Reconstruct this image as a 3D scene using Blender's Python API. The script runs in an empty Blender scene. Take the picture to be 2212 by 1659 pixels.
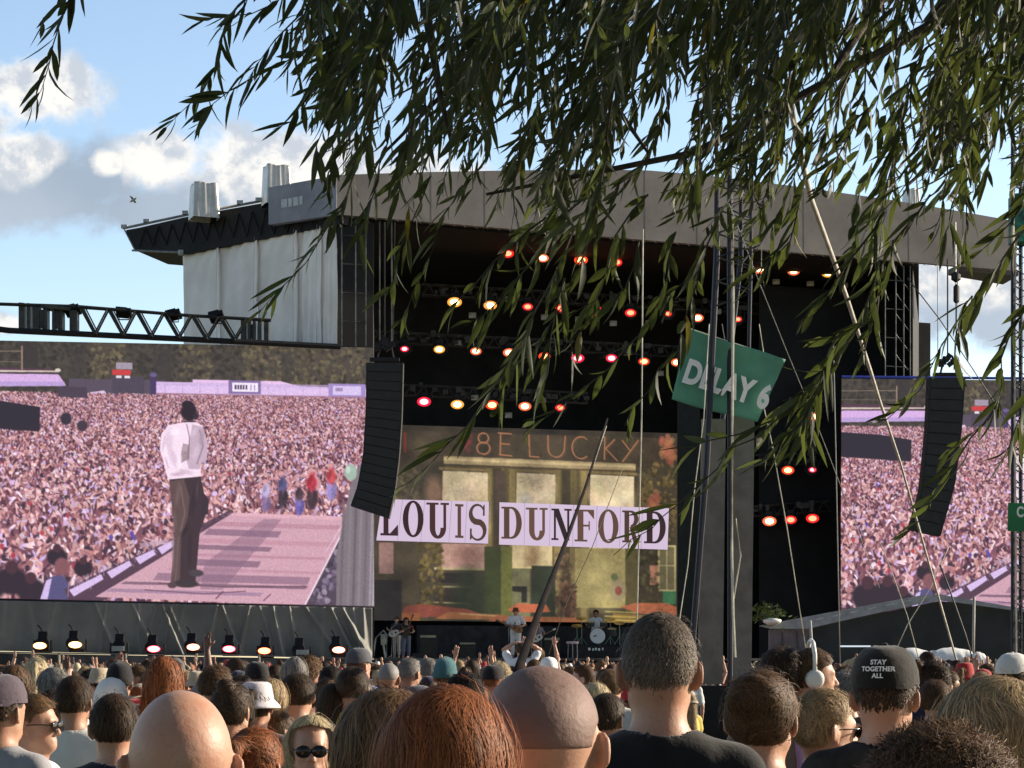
import bpy, math, random
import numpy as np
from mathutils import Vector, Matrix

C = bpy.context.scene.collection
SC = bpy.context.scene
RNG = np.random.default_rng(7)
random.seed(7)

# ------------------------------------------------------------------ camera, sky, sun, exposure
F, CX, HY, ZC = 4500.0, 1106.0, 1432.0, 1.8      # focal length / principal column / horizon row of a 2212 x 1659 picture, eye height
SUN_AZ, SUN_EL = 72.0, 22.0                      # degrees clockwise from +Y, elevation
cd = bpy.data.cameras.new("camera"); cam = bpy.data.objects.new("camera", cd); C.objects.link(cam)
cam.location = (0, 0, ZC); cam.rotation_euler = (math.radians(90), 0, 0)
cd.sensor_width = 36.0; cd.lens = 36.0*F/2212.0; cd.shift_y = (HY-829.5)/2212.0
cd.clip_start = 0.1; cd.clip_end = 3000
SC.camera = cam
SC.view_settings.view_transform = 'Standard'; SC.view_settings.look = 'None'
SC.view_settings.exposure = 0.68; SC.view_settings.gamma = 1.0
EXPO = 2.0**SC.view_settings.exposure
SC.cycles.max_bounces = 6; SC.cycles.transparent_max_bounces = 6
SC.cycles.sample_clamp_indirect = 4.0

az, el = math.radians(SUN_AZ), math.radians(SUN_EL)
to_sun = Vector((math.sin(az)*math.cos(el), math.cos(az)*math.cos(el), math.sin(el)))
sl = bpy.data.lights.new("sun", 'SUN'); sl.energy = 5.0; sl.angle = math.radians(0.5); sl.color = (1.0, 0.86, 0.68)
so = bpy.data.objects.new("sun", sl); C.objects.link(so)
so.rotation_euler = to_sun.to_track_quat('Z', 'Y').to_euler(); so.location = (60, 20, 60)

class NT:
    """tiny helper over a node tree"""
    def __init__(s, nt): s.nt = nt; s.N = nt.nodes; s.L = nt.links
    def new(s, t, **kw):
        n = s.N.new(t)
        for k, v in kw.items(): setattr(n, k, v)
        return n
    def put(s, sock, v):
        if isinstance(v, bpy.types.NodeSocket): s.L.new(v, sock)
        elif v is not None: sock.default_value = v
    def math(s, op, a, b=None, c=None, clamp=False):
        n = s.new('ShaderNodeMath', operation=op, use_clamp=clamp)
        s.put(n.inputs[0], a); s.put(n.inputs[1], b)
        if c is not None: s.put(n.inputs[2], c)
        return n.outputs[0]
    def mix(s, f, a, b, blend='MIX'):
        n = s.new('ShaderNodeMix', data_type='RGBA', blend_type=blend)
        s.put(n.inputs[0], f); s.put(n.inputs[6], a); s.put(n.inputs[7], b)
        return n.outputs[2]
    def smooth(s, v, a, b):
        n = s.new('ShaderNodeMapRange', interpolation_type='SMOOTHSTEP')
        s.put(n.inputs[0], v); n.inputs[1].default_value = a; n.inputs[2].default_value = b
        return n.outputs[0]
    def noise(s, vec, scale, detail=4, rough=0.55):
        n = s.new('ShaderNodeTexNoise'); s.put(n.inputs['Vector'], vec)
        n.inputs['Scale'].default_value = scale; n.inputs['Detail'].default_value = detail; n.inputs['Roughness'].default_value = rough
        return n.outputs[0], n.outputs[1]

world = bpy.data.worlds.new("World"); SC.world = world; world.use_nodes = True
w = NT(world.node_tree); w.N.clear()
sky = w.new('ShaderNodeTexSky', sky_type='NISHITA', sun_disc=False, sun_elevation=el, sun_rotation=az,
            altitude=50.0, air_density=1.0, dust_density=0.6, ozone_density=1.6)
tc = w.new('ShaderNodeTexCoord')
sep = w.new('ShaderNodeSeparateXYZ'); w.L.new(tc.outputs['Generated'], sep.inputs[0])
dy = w.math('MAXIMUM', sep.outputs[1], 0.05)
cu = w.math('DIVIDE', sep.outputs[0], dy)          # tangent of bearing
cv = w.math('DIVIDE', sep.outputs[2], dy)          # tangent of elevation
comb = w.new('ShaderNodeCombineXYZ'); w.L.new(cu, comb.inputs[0]); w.L.new(cv, comb.inputs[1])
n1, n1c = w.noise(comb.outputs[0], 22.0, 6, 0.6)
n2, _ = w.noise(comb.outputs[0], 55.0, 5, 0.6)
n3, _ = w.noise(comb.outputs[0], 9.0, 4, 0.5)
wob = w.math('MULTIPLY', w.math('SUBTRACT', n1, 0.5), 2.3)
wob2 = w.math('MULTIPLY', w.math('SUBTRACT', n2, 0.5), 1.0)
wobs = w.math('ADD', wob, wob2)
def puff(x, y, rx, ry, edge=0.35):
    ax = w.math('DIVIDE', w.math('SUBTRACT', cu, (x-CX)/F), rx/F)
    ay = w.math('DIVIDE', w.math('SUBTRACT', cv, (HY-y)/F), ry/F)
    d = w.math('SQRT', w.math('ADD', w.math('MULTIPLY', ax, ax), w.math('MULTIPLY', ay, ay)))
    d = w.math('ADD', d, wobs)
    return w.smooth(w.math('SUBTRACT', 1.0, d), -edge*0.5, edge), ay
def many(lst, edge=0.35):
    tot = None
    for a in lst:
        m, _ = puff(*a, edge=edge); tot = m if tot is None else w.math('MAXIMUM', tot, m)
    return tot
grey = many([(60, 430, 330, 75), (330, 455, 210, 65), (520, 440, 260, 90), (150, 400, 220, 90), (-300, 420, 300, 140), (2120, 660, 220, 90), (-150, 690, 170, 30), (760, 470, 200, 90)], 0.5)
white = many([(60, 190, 190, 85), (30, 330, 110, 62), (-90, 250, 160, 130), (350, 350, 105, 62), (560, 360, 165, 95), (720, 400, 160, 110), (235, 355, 40, 30),
              (900, 420, 160, 110), (-5200, 500, 3000, 900), (-1900, 700, 700, 260), (2080, 610, 150, 60), (-20, 700, 80, 22), (-400, 230, 200, 120), (1250, 480, 300, 80)], 0.36)  # the two far-left banks are added out of view to brighten the side wall
skyc = w.mix(1.0, sky.outputs[0], (0.84, 1.06, 1.08, 1), 'MULTIPLY')
skyc = w.mix(1.0, skyc, (2.6, 1.93, 1.80, 1), 'MULTIPLY')
deep = w.math('MULTIPLY', w.math('SUBTRACT', 1.0, w.math('MULTIPLY', w.smooth(sep.outputs[2], 0.32, 0.8), 0.6)), w.math('ADD', 0.55, w.math('MULTIPLY', w.smooth(sep.outputs[1], -0.5, 0.3), 0.45)))
dv = w.new('ShaderNodeCombineXYZ'); [w.L.new(deep, dv.inputs[i]) for i in range(3)]
skyc = w.mix(1.0, skyc, dv.outputs[0], 'MULTIPLY')
offs = w.new('ShaderNodeVectorMath', operation='ADD'); w.L.new(comb.outputs[0], offs.inputs[0]); offs.inputs[1].default_value = (0.006, 0.009, 0)
n1b, _ = w.noise(offs.outputs[0], 22.0, 6, 0.6); n2b, _ = w.noise(offs.outputs[0], 55.0, 5, 0.6)
relief = w.math('ADD', w.math('MULTIPLY', w.math('SUBTRACT', n1, n1b), 2.6), w.math('MULTIPLY', w.math('SUBTRACT', n2, n2b), 1.0))
wv = w.smooth(relief, -0.30, 0.22)
whitec = w.mix(wv, (5.0, 5.4, 6.0, 1), (8.6, 8.3, 7.8, 1))  # lit and unlit cloud sides painted into the colour from the offset noise
greyc = w.mix(w.smooth(n3, 0.3, 0.7), (3.1, 3.8, 4.7, 1), (4.2, 4.8, 5.6, 1))
c1 = w.mix(w.math('MULTIPLY', grey, 0.97), skyc, greyc)
c2 = w.mix(w.math('MULTIPLY', white, 0.95), c1, whitec)
bg = w.new('ShaderNodeBackground'); w.L.new(c2, bg.inputs[0]); bg.inputs[1].default_value = 0.078
wo = w.new('ShaderNodeOutputWorld'); w.L.new(bg.outputs[0], wo.inputs[0])

# ------------------------------------------------------------------ helpers
def P(x, y, Y):
    return Vector(((x-CX)*Y/F, Y, ZC+(HY-y)*Y/F))
T = 0.399
def Yf(x, y0=92.0):            # depth of the slanting stage front at picture column x
    return y0/(1-T*(x-CX)/F)
def Q(x, y, y0=92.0): return P(x, y, Yf(x, y0))

def tag(o, label, cat, group=None, kind=None):
    o['label'] = label; o['category'] = cat
    if group: o['group'] = group
    if kind: o['kind'] = kind
    return o
def empty(name, loc=(0, 0, 0), rz=0.0):
    o = bpy.data.objects.new(name, None); C.objects.link(o); o.location = loc; o.rotation_euler = (0, 0, rz); o.empty_display_size = 0.2
    return o
def link(name, me, m=None, parent=None, smooth=False):
    if m is not None and not me.materials: me.materials.append(m)
    o = bpy.data.objects.new(name, me); C.objects.link(o)
    if parent is not None:
        o.parent = parent
        # geometry is given in world coordinates unless the parent is a mesh/empty already in place
        o.matrix_parent_inverse = Matrix.Identity(4)
        if parent.get('_world', 0):
            o.location = -parent.location
    return o
def np_mesh(name, V, Fq, smooth=False, k=None):
    """V (n,3), Fq (m,k) all faces of k corners"""
    V = np.ascontiguousarray(V, dtype=np.float32); Fq = np.ascontiguousarray(Fq, dtype=np.int32)
    k = Fq.shape[1]; me = bpy.data.meshes.new(name)
    me.vertices.add(len(V)); me.vertices.foreach_set('co', V.ravel())
    me.loops.add(Fq.size); me.loops.foreach_set('vertex_index', Fq.ravel())
    me.polygons.add(len(Fq)); me.polygons.foreach_set('loop_start', np.arange(0, Fq.size, k, dtype=np.int32))
    me.polygons.foreach_set('loop_total', np.full(len(Fq), k, dtype=np.int32))
    if smooth: me.polygons.foreach_set('use_smooth', np.ones(len(Fq), dtype=bool))
    me.update(calc_edges=True); me.validate()
    return me
def vcol(me, cols, name='tint'):
    a = me.color_attributes.new(name, 'FLOAT_COLOR', 'POINT')
    cols = np.asarray(cols, dtype=np.float32)
    if cols.shape[1] == 3: cols = np.concatenate([cols, np.ones((len(cols), 1), np.float32)], 1)
    a.data.foreach_set('color', np.ascontiguousarray(cols).ravel())

class MB:
    """collects boxes, bars, prisms and tubes into one mesh"""
    def __init__(s): s.v = []; s.f = []
    def add(s, vs, fs):
        n = len(s.v); s.v += [tuple(p) for p in vs]; s.f += [tuple(i+n for i in f) for f in fs]
    def prism(s, pts, ext):
        pts = [Vector(p) for p in pts]; ext = Vector(ext); n = len(pts)
        s.add(pts+[p+ext for p in pts], [tuple(range(n))[::-1], tuple(range(n, 2*n))]+[(i, (i+1) % n, (i+1) % n+n, i+n) for i in range(n)])
    def box(s, c, size, rz=0.0, M=None):
        R = Matrix.Rotation(rz, 3, 'Z') if M is None else M
        c = Vector(c); h = [k/2 for k in size]
        vs = [c+R@Vector((sx*h[0], sy*h[1], sz*h[2])) for sz in (-1, 1) for sy in (-1, 1) for sx in (-1, 1)]
        s.add(vs, [(0, 2, 3, 1), (4, 5, 7, 6), (0, 1, 5, 4), (2, 6, 7, 3), (0, 4, 6, 2), (1, 3, 7, 5)])
    def tube(s, path, r, n=8, cap=True):
        path = [Vector(p) for p in path]; rs = r if isinstance(r, (list, tuple)) else [r]*len(path)
        rings = []
        up = Vector((0, 0, 1))
        for i, p in enumerate(path):
            t = (path[min(i+1, len(path)-1)]-path[max(i-1, 0)]).normalized()
            u = t.cross(up)
            if u.length < 1e-3: u = t.cross(Vector((1, 0, 0)))
            u.normalize(); v = t.cross(u)
            rings.append([p+rs[i]*(math.cos(2*math.pi*k/n)*u+math.sin(2*math.pi*k/n)*v) for k in range(n)])
        vs = [q for ring in rings for q in ring]; fs = []
        for i in range(len(path)-1):
            for k in range(n):
                a = i*n+k; b = i*n+(k+1) % n; fs.append((a, b, b+n, a+n))
        if cap: fs += [tuple(range(n))[::-1], tuple(range((len(path)-1)*n, len(path)*n))]
        s.add(vs, fs)
    def lathe(s, prof, c=(0, 0, 0), n=20, M=None):
        """prof list of (r, h) about local z"""
        R = Matrix.Identity(3) if M is None else M; c = Vector(c); vs = []; fs = []
        for r, h in prof:
            for k in range(n):
                a = 2*math.pi*k/n; vs.append(c+R@Vector((r*math.cos(a), r*math.sin(a), h)))
        for i in range(len(prof)-1):
            for k in range(n):
                a = i*n+k; b = i*n+(k+1) % n; fs.append((a, b, b+n, a+n))
        fs += [tuple(range(n))[::-1], tuple(range((len(prof)-1)*n, len(prof)*n))]
        s.add(vs, fs)
    def mesh(s, name, smooth=False):
        me = bpy.data.meshes.new(name); me.from_pydata(s.v, [], s.f); me.update()
        import bmesh
        bm = bmesh.new(); bm.from_mesh(me); bmesh.ops.recalc_face_normals(bm, faces=bm.faces); bm.to_mesh(me); bm.free()
        if smooth:
            for p in me.polygons: p.use_smooth = True
        return me
    def obj(s, name, m, parent=None, smooth=False, origin=None):
        if origin is not None:
            o3 = Vector(origin); s.v = [tuple(Vector(p)-o3) for p in s.v]
        o = link(name, s.mesh(name, smooth), m, parent)
        if origin is not None: o.location = origin
        return o

# ------------------------------------------------------------------ materials
MATS = {}
def mat(name, col, rough=0.7, metal=0.0, var=0.12, scale=3.0, bump=0.0, bscale=30.0, emit=None, estr=0.0, spec=0.5, trans=0.0):
    if name in MATS: return MATS[name]
    m = bpy.data.materials.new(name); m.use_nodes = True; t = NT(m.node_tree)
    b = t.N['Principled BSDF']; tcn = t.new('ShaderNodeTexCoord')
    b.inputs['Roughness'].default_value = rough; b.inputs['Metallic'].default_value = metal
    b.inputs['Specular IOR Level'].default_value = spec
    col = tuple(col)+(1,) if len(col) == 3 else col
    if var > 0:
        f, _ = t.noise(tcn.outputs['Object'], scale, 5, 0.6)
        dk = tuple(c*(1-var*1.6) for c in col[:3])+(1,); lt = tuple(min(1, c*(1+var*1.2)) for c in col[:3])+(1,)
        t.L.new(t.mix(t.smooth(f, 0.3, 0.7), dk, lt), b.inputs['Base Color'])
    else: b.inputs['Base Color'].default_value = col
    if bump > 0:
        f2, _ = t.noise(tcn.outputs['Object'], bscale, 4, 0.6)
        bn = t.new('ShaderNodeBump'); bn.inputs['Strength'].default_value = bump; bn.inputs['Distance'].default_value = 0.02
        t.L.new(f2, bn.inputs['Height']); t.L.new(bn.outputs[0], b.inputs['Normal'])
    if emit is not None:
        b.inputs['Emission Color'].default_value = tuple(emit)+(1,); b.inputs['Emission Strength'].default_value = estr
    MATS[name] = m; return m
def objcol_mat(name, rough=0.7, spec=0.4, tint=False, bump=0.0, bscale=60.0, sss=0.0, sheen=0.0, pattern=False, noise=0.15, nscale=20.0):
    m = bpy.data.materials.new(name); m.use_nodes = True; t = NT(m.node_tree); b = t.N['Principled BSDF']
    oi = t.new('ShaderNodeObjectInfo'); tcn = t.new('ShaderNodeTexCoord')
    col = oi.outputs['Color']
    f, _ = t.noise(tcn.outputs['Object'], nscale, 4, 0.6)
    v = t.math('ADD', t.math('MULTIPLY', f, noise*2), 1-noise)
    vv = t.new('ShaderNodeCombineXYZ'); [t.L.new(v, vv.inputs[i]) for i in range(3)]
    col = t.mix(1.0, col, vv.outputs[0], 'MULTIPLY')
    if tint:
        at = t.new('ShaderNodeAttribute', attribute_name='tint'); col = t.mix(1.0, col, at.outputs['Color'], 'MULTIPLY')
    t.L.new(col, b.inputs['Base Color'])
    b.inputs['Roughness'].default_value = rough; b.inputs['Specular IOR Level'].default_value = spec
    if sss > 0:
        b.inputs['Subsurface Weight'].default_value = sss; b.inputs['Subsurface Radius'].default_value = (0.02, 0.006, 0.003); b.inputs['Subsurface Scale'].default_value = 1.0
    if sheen: b.inputs['Sheen Weight'].default_value = sheen
    if bump > 0:
        f2, _ = t.noise(tcn.outputs['Object'], bscale, 4, 0.6)
        bn = t.new('ShaderNodeBump'); bn.inputs['Strength'].default_value = bump; bn.inputs['Distance'].default_value = 0.01
        t.L.new(f2, bn.inputs['Height']); t.L.new(bn.outputs[0], b.inputs['Normal'])
    MATS[name] = m; return m
def emis(name, col, s):
    if name in MATS: return MATS[name]
    m = bpy.data.materials.new(name); m.use_nodes = True; t = NT(m.node_tree); t.N.clear()
    e = t.new('ShaderNodeEmission'); e.inputs[0].default_value = tuple(col)+(1,); e.inputs[1].default_value = s
    o = t.new('ShaderNodeOutputMaterial'); t.L.new(e.outputs[0], o.inputs[0]); MATS[name] = m; return m
def led_mat(name, gain=1.0):
    """picture shown by a light-emitting screen: colour per pixel diode, plus a dark slightly glossy face"""
    m = bpy.data.materials.new(name); m.use_nodes = True; t = NT(m.node_tree); b = t.N['Principled BSDF']
    b.inputs['Base Color'].default_value = (0.012, 0.012, 0.014, 1); b.inputs['Roughness'].default_value = 0.6
    at = t.new('ShaderNodeAttribute', attribute_name='tint')
    t.L.new(at.outputs['Color'], b.inputs['Emission Color']); b.inputs['Emission Strength'].default_value = gain/EXPO
    MATS[name] = m; return m
def s2l(c):
    c = np.asarray(c, dtype=np.float32)/255.0
    return np.where(c <= 0.04045, c/12.92, ((c+0.055)/1.055)**2.4)

M_black = mat('black_fabric', (0.012, 0.013, 0.016), 0.85, var=0.3, scale=0.4)
M_blacksteel = mat('black_steel', (0.02, 0.02, 0.022), 0.5, 0.6, var=0.2)
M_steel = mat('galvanised_steel', (0.33, 0.35, 0.36), 0.45, 0.7, var=0.2, scale=6)
M_scrim = mat('white_scrim', (0.93, 0.89, 0.86), 0.85, var=0.07, scale=0.5, bump=0.25, bscale=1.2)
M_fascia = mat('grey_fascia', (0.262, 0.238, 0.222), 0.85, var=0.14, scale=0.35, bump=0.5, bscale=0.7)
M_fascia2 = mat('blue_grey_fascia', (0.30, 0.31, 0.36), 0.8, var=0.12, scale=0.8)
M_speaker = mat('speaker_black', (0.030, 0.033, 0.033), 0.8, var=0.1, scale=3, bump=0.1, bscale=60)
M_dark = mat('dark_stage_inside', (0.02, 0.02, 0.022), 0.9, var=0.35, scale=0.5)
M_deck = mat('stage_deck', (0.08, 0.08, 0.078), 0.7, var=0.3, scale=1.5)
M_board = mat('weathered_board', (0.20, 0.178, 0.155), 0.85, var=0.13, scale=3.0, bump=0.4, bscale=14)
M_rope = mat('cream_rope', (0.62, 0.58, 0.46), 0.8, var=0.2)
M_darkrope = mat('dark_cable', (0.03, 0.03, 0.035), 0.6, var=0.2)
M_silver = mat('silver_tarpaulin', (0.62, 0.60, 0.55), 0.32, 0.35, var=0.1, scale=1.5, bump=0.35, bscale=2.0)
M_ledge = mat('grey_ledge', (0.16, 0.165, 0.16), 0.8, var=0.2, scale=1)
M_ledgewall = mat('grey_ledge_wall', (0.075, 0.075, 0.08), 0.85, var=0.4, scale=0.6)
M_green = mat('green_banner', (0.10, 0.31, 0.21), 0.7, var=0.12, scale=1.2, bump=0.15, bscale=3)
M_green2 = mat('bright_green_banner', (0.02, 0.20, 0.07), 0.7, var=0.12, scale=1.2)
M_white = mat('white_print', (0.90, 0.90, 0.87), 0.7, var=0.05)
M_canvas = mat('white_canvas', (0.80, 0.80, 0.77), 0.7, var=0.05)

# ------------------------------------------------------------------ ground
def ground():
    m = bpy.data.materials.new('trodden_grass'); m.use_nodes = True; t = NT(m.node_tree); b = t.N['Principled BSDF']
    tcn = t.new('ShaderNodeTexCoord'); f, _ = t.noise(tcn.outputs['Object'], 0.6, 6, 0.65); f2, _ = t.noise(tcn.outputs['Object'], 14, 4, 0.6)
    c = t.mix(t.smooth(f, 0.35, 0.65), (0.06, 0.075, 0.025, 1), (0.17, 0.14, 0.08, 1)); c = t.mix(t.math('MULTIPLY', f2, 0.5), c, (0.04, 0.05, 0.02, 1))
    t.L.new(c, b.inputs['Base Color']); b.inputs['Roughness'].default_value = 0.95
    n = 60; xs = np.linspace(-600, 600, n); ys = np.linspace(-100, 1500, n)
    X, Yg = np.meshgrid(xs, ys); V = np.stack([X.ravel(), Yg.ravel(), np.zeros(n*n)], 1)
    i = np.arange(n-1)[None, :]+np.arange(n-1)[:, None]*n; i = i.ravel()
    o = link('ground', np_mesh('ground', V, np.stack([i, i+1, i+n+1, i+n], 1)), m)
    o['kind'] = 'structure'; o['label'] = 'trodden grass field under the crowd'
ground()
# ------------------------------------------------------------------ painter for the pictures on the light-emitting screens
class Canvas:
    def __init__(s, x0, y0, x1, y1, k=1.0, col=(0, 0, 0)):
        s.x0, s.y0, s.k = x0, y0, k; s.w = int((x1-x0)*k); s.h = int((y1-y0)*k)
        s.a = np.zeros((s.h, s.w, 3), np.float32)+np.asarray(col, np.float32)
    def _sl(s, xa, ya, xb, yb):
        a = max(0, int(math.floor((xa-s.x0)*s.k))); b = min(s.w, int(math.ceil((xb-s.x0)*s.k))+1)
        c = max(0, int(math.floor((ya-s.y0)*s.k))); d = min(s.h, int(math.ceil((yb-s.y0)*s.k))+1)
        if a >= b or c >= d: return None
        X, Y = np.meshgrid(s.x0+(np.arange(a, b)+.5)/s.k, s.y0+(np.arange(c, d)+.5)/s.k)
        return (slice(c, d), slice(a, b)), X, Y
    def _put(s, sl, m, col):
        m = m[..., None]; s.a[sl] = s.a[sl]*(1-m)+np.asarray(col, np.float32)*m
    def poly(s, pts, col, al=1.0):
        pts = np.array(pts, float); r = s._sl(pts[:, 0].min(), pts[:, 1].min(), pts[:, 0].max(), pts[:, 1].max())
        if r is None: return
        sl, X, Y = r; ins = np.zeros(X.shape, bool); n = len(pts)
        for i in range(n):
            xa, ya = pts[i]; xb, yb = pts[(i+1) % n]
            if ya == yb: continue
            c = ((ya > Y) != (yb > Y)) & (X < (xb-xa)*(Y-ya)/(yb-ya)+xa); ins ^= c
        s._put(sl, ins.astype(np.float32)*al, col)
    def rect(s, x0, y0, x1, y1, col, al=1.0): s.poly([(x0, y0), (x1, y0), (x1, y1), (x0, y1)], col, al)
    def ell(s, cx, cy, rx, ry, col, ang=0.0, al=1.0, soft=0.25):
        R = max(rx, ry)*1.2; r = s._sl(cx-R, cy-R, cx+R, cy+R)
        if r is None: return
        sl, X, Y = r; dx = X-cx; dy = Y-cy; ca, sa = math.cos(ang), math.sin(ang)
        d = np.sqrt(((dx*ca+dy*sa)/rx)**2+((-dx*sa+dy*ca)/ry)**2)
        s._put(sl, np.clip((1-d)/soft+0.5, 0, 1)*al, col)
    def line(s, pts, wd, col, al=1.0):
        for (xa, ya), (xb, yb) in zip(pts[:-1], pts[1:]):
            r = s._sl(min(xa, xb)-wd, min(ya, yb)-wd, max(xa, xb)+wd, max(ya, yb)+wd)
            if r is None: continue
            sl, X, Y = r; dx, dy = xb-xa, yb-ya; L = max(dx*dx+dy*dy, 1e-6)
            t = np.clip(((X-xa)*dx+(Y-ya)*dy)/L, 0, 1); d = np.hypot(X-xa-t*dx, Y-ya-t*dy)
            s._put(sl, np.clip(wd/2-d+0.5, 0, 1)*al, col)
    def grain(s, rng, amt, cell=1, box=None):
        h, wd = s.a.shape[:2]; n = rng.normal(0, amt, (h//cell+2, wd//cell+2, 1)).repeat(cell, 0).repeat(cell, 1)[:h, :wd]
        if box:
            r = s._sl(*box)[0]; s.a[r] = np.clip(s.a[r]*(1+n[r]), 0, 255)
        else: s.a = np.clip(s.a*(1+n), 0, 255)
    def sample(s, px, py):
        """bilinear"""
        u = np.clip((px-s.x0)*s.k-.5, 0, s.w-1.001); v = np.clip((py-s.y0)*s.k-.5, 0, s.h-1.001)
        i = u.astype(int); j = v.astype(int); fu = (u-i)[..., None]; fv = (v-j)[..., None]
        A = s.a
        return (A[j, i]*(1-fu)+A[j, i+1]*fu)*(1-fv)+(A[j+1, i]*(1-fu)+A[j+1, i+1]*fu)*fv
def blur(a, r):
    for ax in (0, 1):
        acc = np.zeros_like(a); ws = 0
        for d in range(-r, r+1):
            wt = math.exp(-(d/(0.6*r+.01))**2); acc += np.roll(a, d, ax)*wt; ws += wt
        a = acc/ws
    return a

def screen(name, quad, canvas, pxmap, nx, ny, m, parent, thick=0.25):
    """quad: world corners TL TR BR BL; the front face is a grid of coloured diodes"""
    TL, TR, BR, BL = [np.array(q) for q in quad]
    u, v = np.meshgrid(np.linspace(0, 1, nx), np.linspace(0, 1, ny)); u1 = u.ravel()[:, None]; v1 = v.ravel()[:, None]
    V = (TL*(1-u1)+TR*u1)*(1-v1)+(BL*(1-u1)+BR*u1)*v1
    px, py = pxmap(u.ravel(), v.ravel()); cols = s2l(canvas.sample(px, py))
    i = (np.arange(nx-1)[None, :]+np.arange(ny-1)[:, None]*nx).ravel()
    me = np_mesh(name, V, np.stack([i, i+nx, i+nx+1, i+1], 1)); vcol(me, cols)
    o = link(name, me, m, parent)
    return o

# ---- crowd picture shown by both side screens (coordinates follow the left screen)
def crowd_picture():
    rng = np.random.default_rng(11)
    c = Canvas(-110, 720, 812, 1315, 1.6, (62, 58, 48))
    # tree belt
    for i in range(2600):
        x = rng.uniform(-110, 812); y = rng.uniform(722, 850); lit = (185 < x < 790) and rng.random() < 0.62 and math.sin(x*0.035)+math.sin(x*0.011+1) > -0.3
        base = np.array((98, 90, 62) if lit else (50, 48, 41))*rng.uniform(0.6, 1.15)
        c.ell(x, y, rng.uniform(2, 7), rng.uniform(2, 6), base, rng.uniform(0, 3), 0.7)
    for x in (40, 140, 320, 335, 600): c.rect(x, 745, x+rng.uniform(20, 45), 850, (48, 46, 42), 0.55)
    c.rect(40, 705, 75, 800, (40, 38, 36), .7)
    # far canopies and towers on the picture
    c.poly([(-110, 790), (105, 795), (115, 803), (-110, 806)], (70, 45, 60)); c.poly([(-110, 800), (118, 798), (118, 801), (-110, 805)], (205, 190, 175)); c.ell(117, 797, 6, 4, (215, 205, 190))
    c.poly([(-110, 808), (118, 806), (134, 830), (-110, 836)], (206, 168, 220)); c.poly([(-110, 826), (130, 822), (134, 832), (-110, 838)], (176, 150, 205))
    c.line([(42, 745), (42, 797)], 3, (150, 125, 105)); c.line([(-110, 758), (42, 756)], 1.6, (135, 120, 100)); c.line([(-110, 780), (42, 780)], 1.2, (120, 105, 90))
    c.rect(140, 815, 345, 870, (72, 64, 78)); c.rect(232, 808, 300, 860, (62, 56, 70))
    c.rect(240, 777, 275, 792, (150, 140, 155)); c.rect(232, 793, 272, 805, (190, 50, 52)); c.rect(240, 806, 252, 812, (225, 222, 230)); c.rect(258, 806, 270, 812, (225, 222, 230))
    c.poly([(185, 845), (215, 840), (228, 862), (195, 868)], (222, 190, 222)); c.poly([(275, 845), (325, 848), (325, 862), (275, 860)], (176, 164, 178))
    c.poly([(325, 818), (405, 818), (405, 812), (500, 812), (500, 818), (800, 826), (800, 850), (325, 850)], (212, 184, 226))
    c.poly([(405, 813), (600, 812), (640, 822), (405, 822)], (224, 188, 228)); c.rect(325, 818, 800, 826, (190, 165, 212), .6)
    for x in range(345, 800, 38): c.line([(x, 824), (x, 846)], 1.2, (170, 145, 195))
    c.rect(484, 812, 555, 842, (120, 98, 150)); c.rect(492, 817, 549, 837, (236, 228, 245))
    for i, x in enumerate((497, 503, 509, 515, 521)): c.rect(x, 822, x+4, 832, (62, 48, 78))
    c.line([(533, 822), (533, 833)], 2, (120, 100, 150)); c.line([(541, 822), (541, 833)], 2, (120, 100, 150))
    c.rect(706, 815, 790, 845, (150, 130, 190)); c.rect(716, 820, 780, 840, (206, 190, 232)); c.rect(722, 824, 738, 832, (150, 130, 170))
    c.rect(313, 805, 326, 867, (55, 45, 82)); c.ell(320, 803, 8, 5, (90, 80, 125))
    c.rect(325, 843, 800, 850, (150, 110, 130))
    # the audience
    pal = [(222, 172, 176), (205, 150, 152), (182, 124, 128), (150, 96, 102), (120, 72, 82), (86, 46, 58), (66, 36, 50), (58, 40, 56), (198, 172, 222), (238, 214, 228), (228, 190, 188), (168, 110, 110), (104, 66, 78), (212, 160, 150)]
    c.rect(-110, 848, 812, 1315, (118, 70, 80))
    c.rect(-110, 1290, 812, 1315, (60, 34, 44))
    y = 848.0
    while y < 1312:
        s = 1.8+(y-848)*0.0165; n = int(922/(s*0.95))
        for _ in range(n):
            x = rng.uniform(-110, 812); yy = y+rng.uniform(-s, s); q = pal[rng.integers(len(pal))]; q = np.array(q)*rng.uniform(0.85, 1.12)
            if rng.random() < 0.50:   # arm
                c.ell(x, yy, s*rng.uniform(.28, .5), s*rng.uniform(1.0, 2.0), q, rng.normal(0, .55), .95)
            else:
                c.ell(x, yy, s*rng.uniform(.5, 1.0), s*rng.uniform(.55, 1.1), q, rng.uniform(0, 3), .95)
        y += s*0.85
    for _ in range(70):
        x, yy = rng.uniform(-110, 500), rng.uniform(900, 1290); s = 1.6+(yy-848)*.009
        c.ell(x, yy, s, s*1.4, [(70, 60, 160), (170, 50, 60), (246, 226, 240), (40, 30, 50)][rng.integers(4)], 0, .9)
    # dark shapes at the left edge of the picture
    c.poly([(-110, 862), (0, 868), (80, 880), (78, 935), (-110, 925)], (30, 28, 38)); c.poly([(116, 834), (178, 834), (180, 858), (116, 856)], (58, 50, 64))
    c.ell(134, 905, 12, 14, (42, 34, 48)); c.ell(168, 920, 11, 12, (50, 40, 52))
    for x, y2, r in ((20, 1270, 34), (60, 1290, 30), (-30, 1280, 40), (170, 1240, 20), (115, 1215, 22)): c.ell(x, y2, r, r*.9, (34, 26, 36)); c.ell(x, y2-r*.9, r*.4, r*.45, (60, 36, 44))
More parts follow.
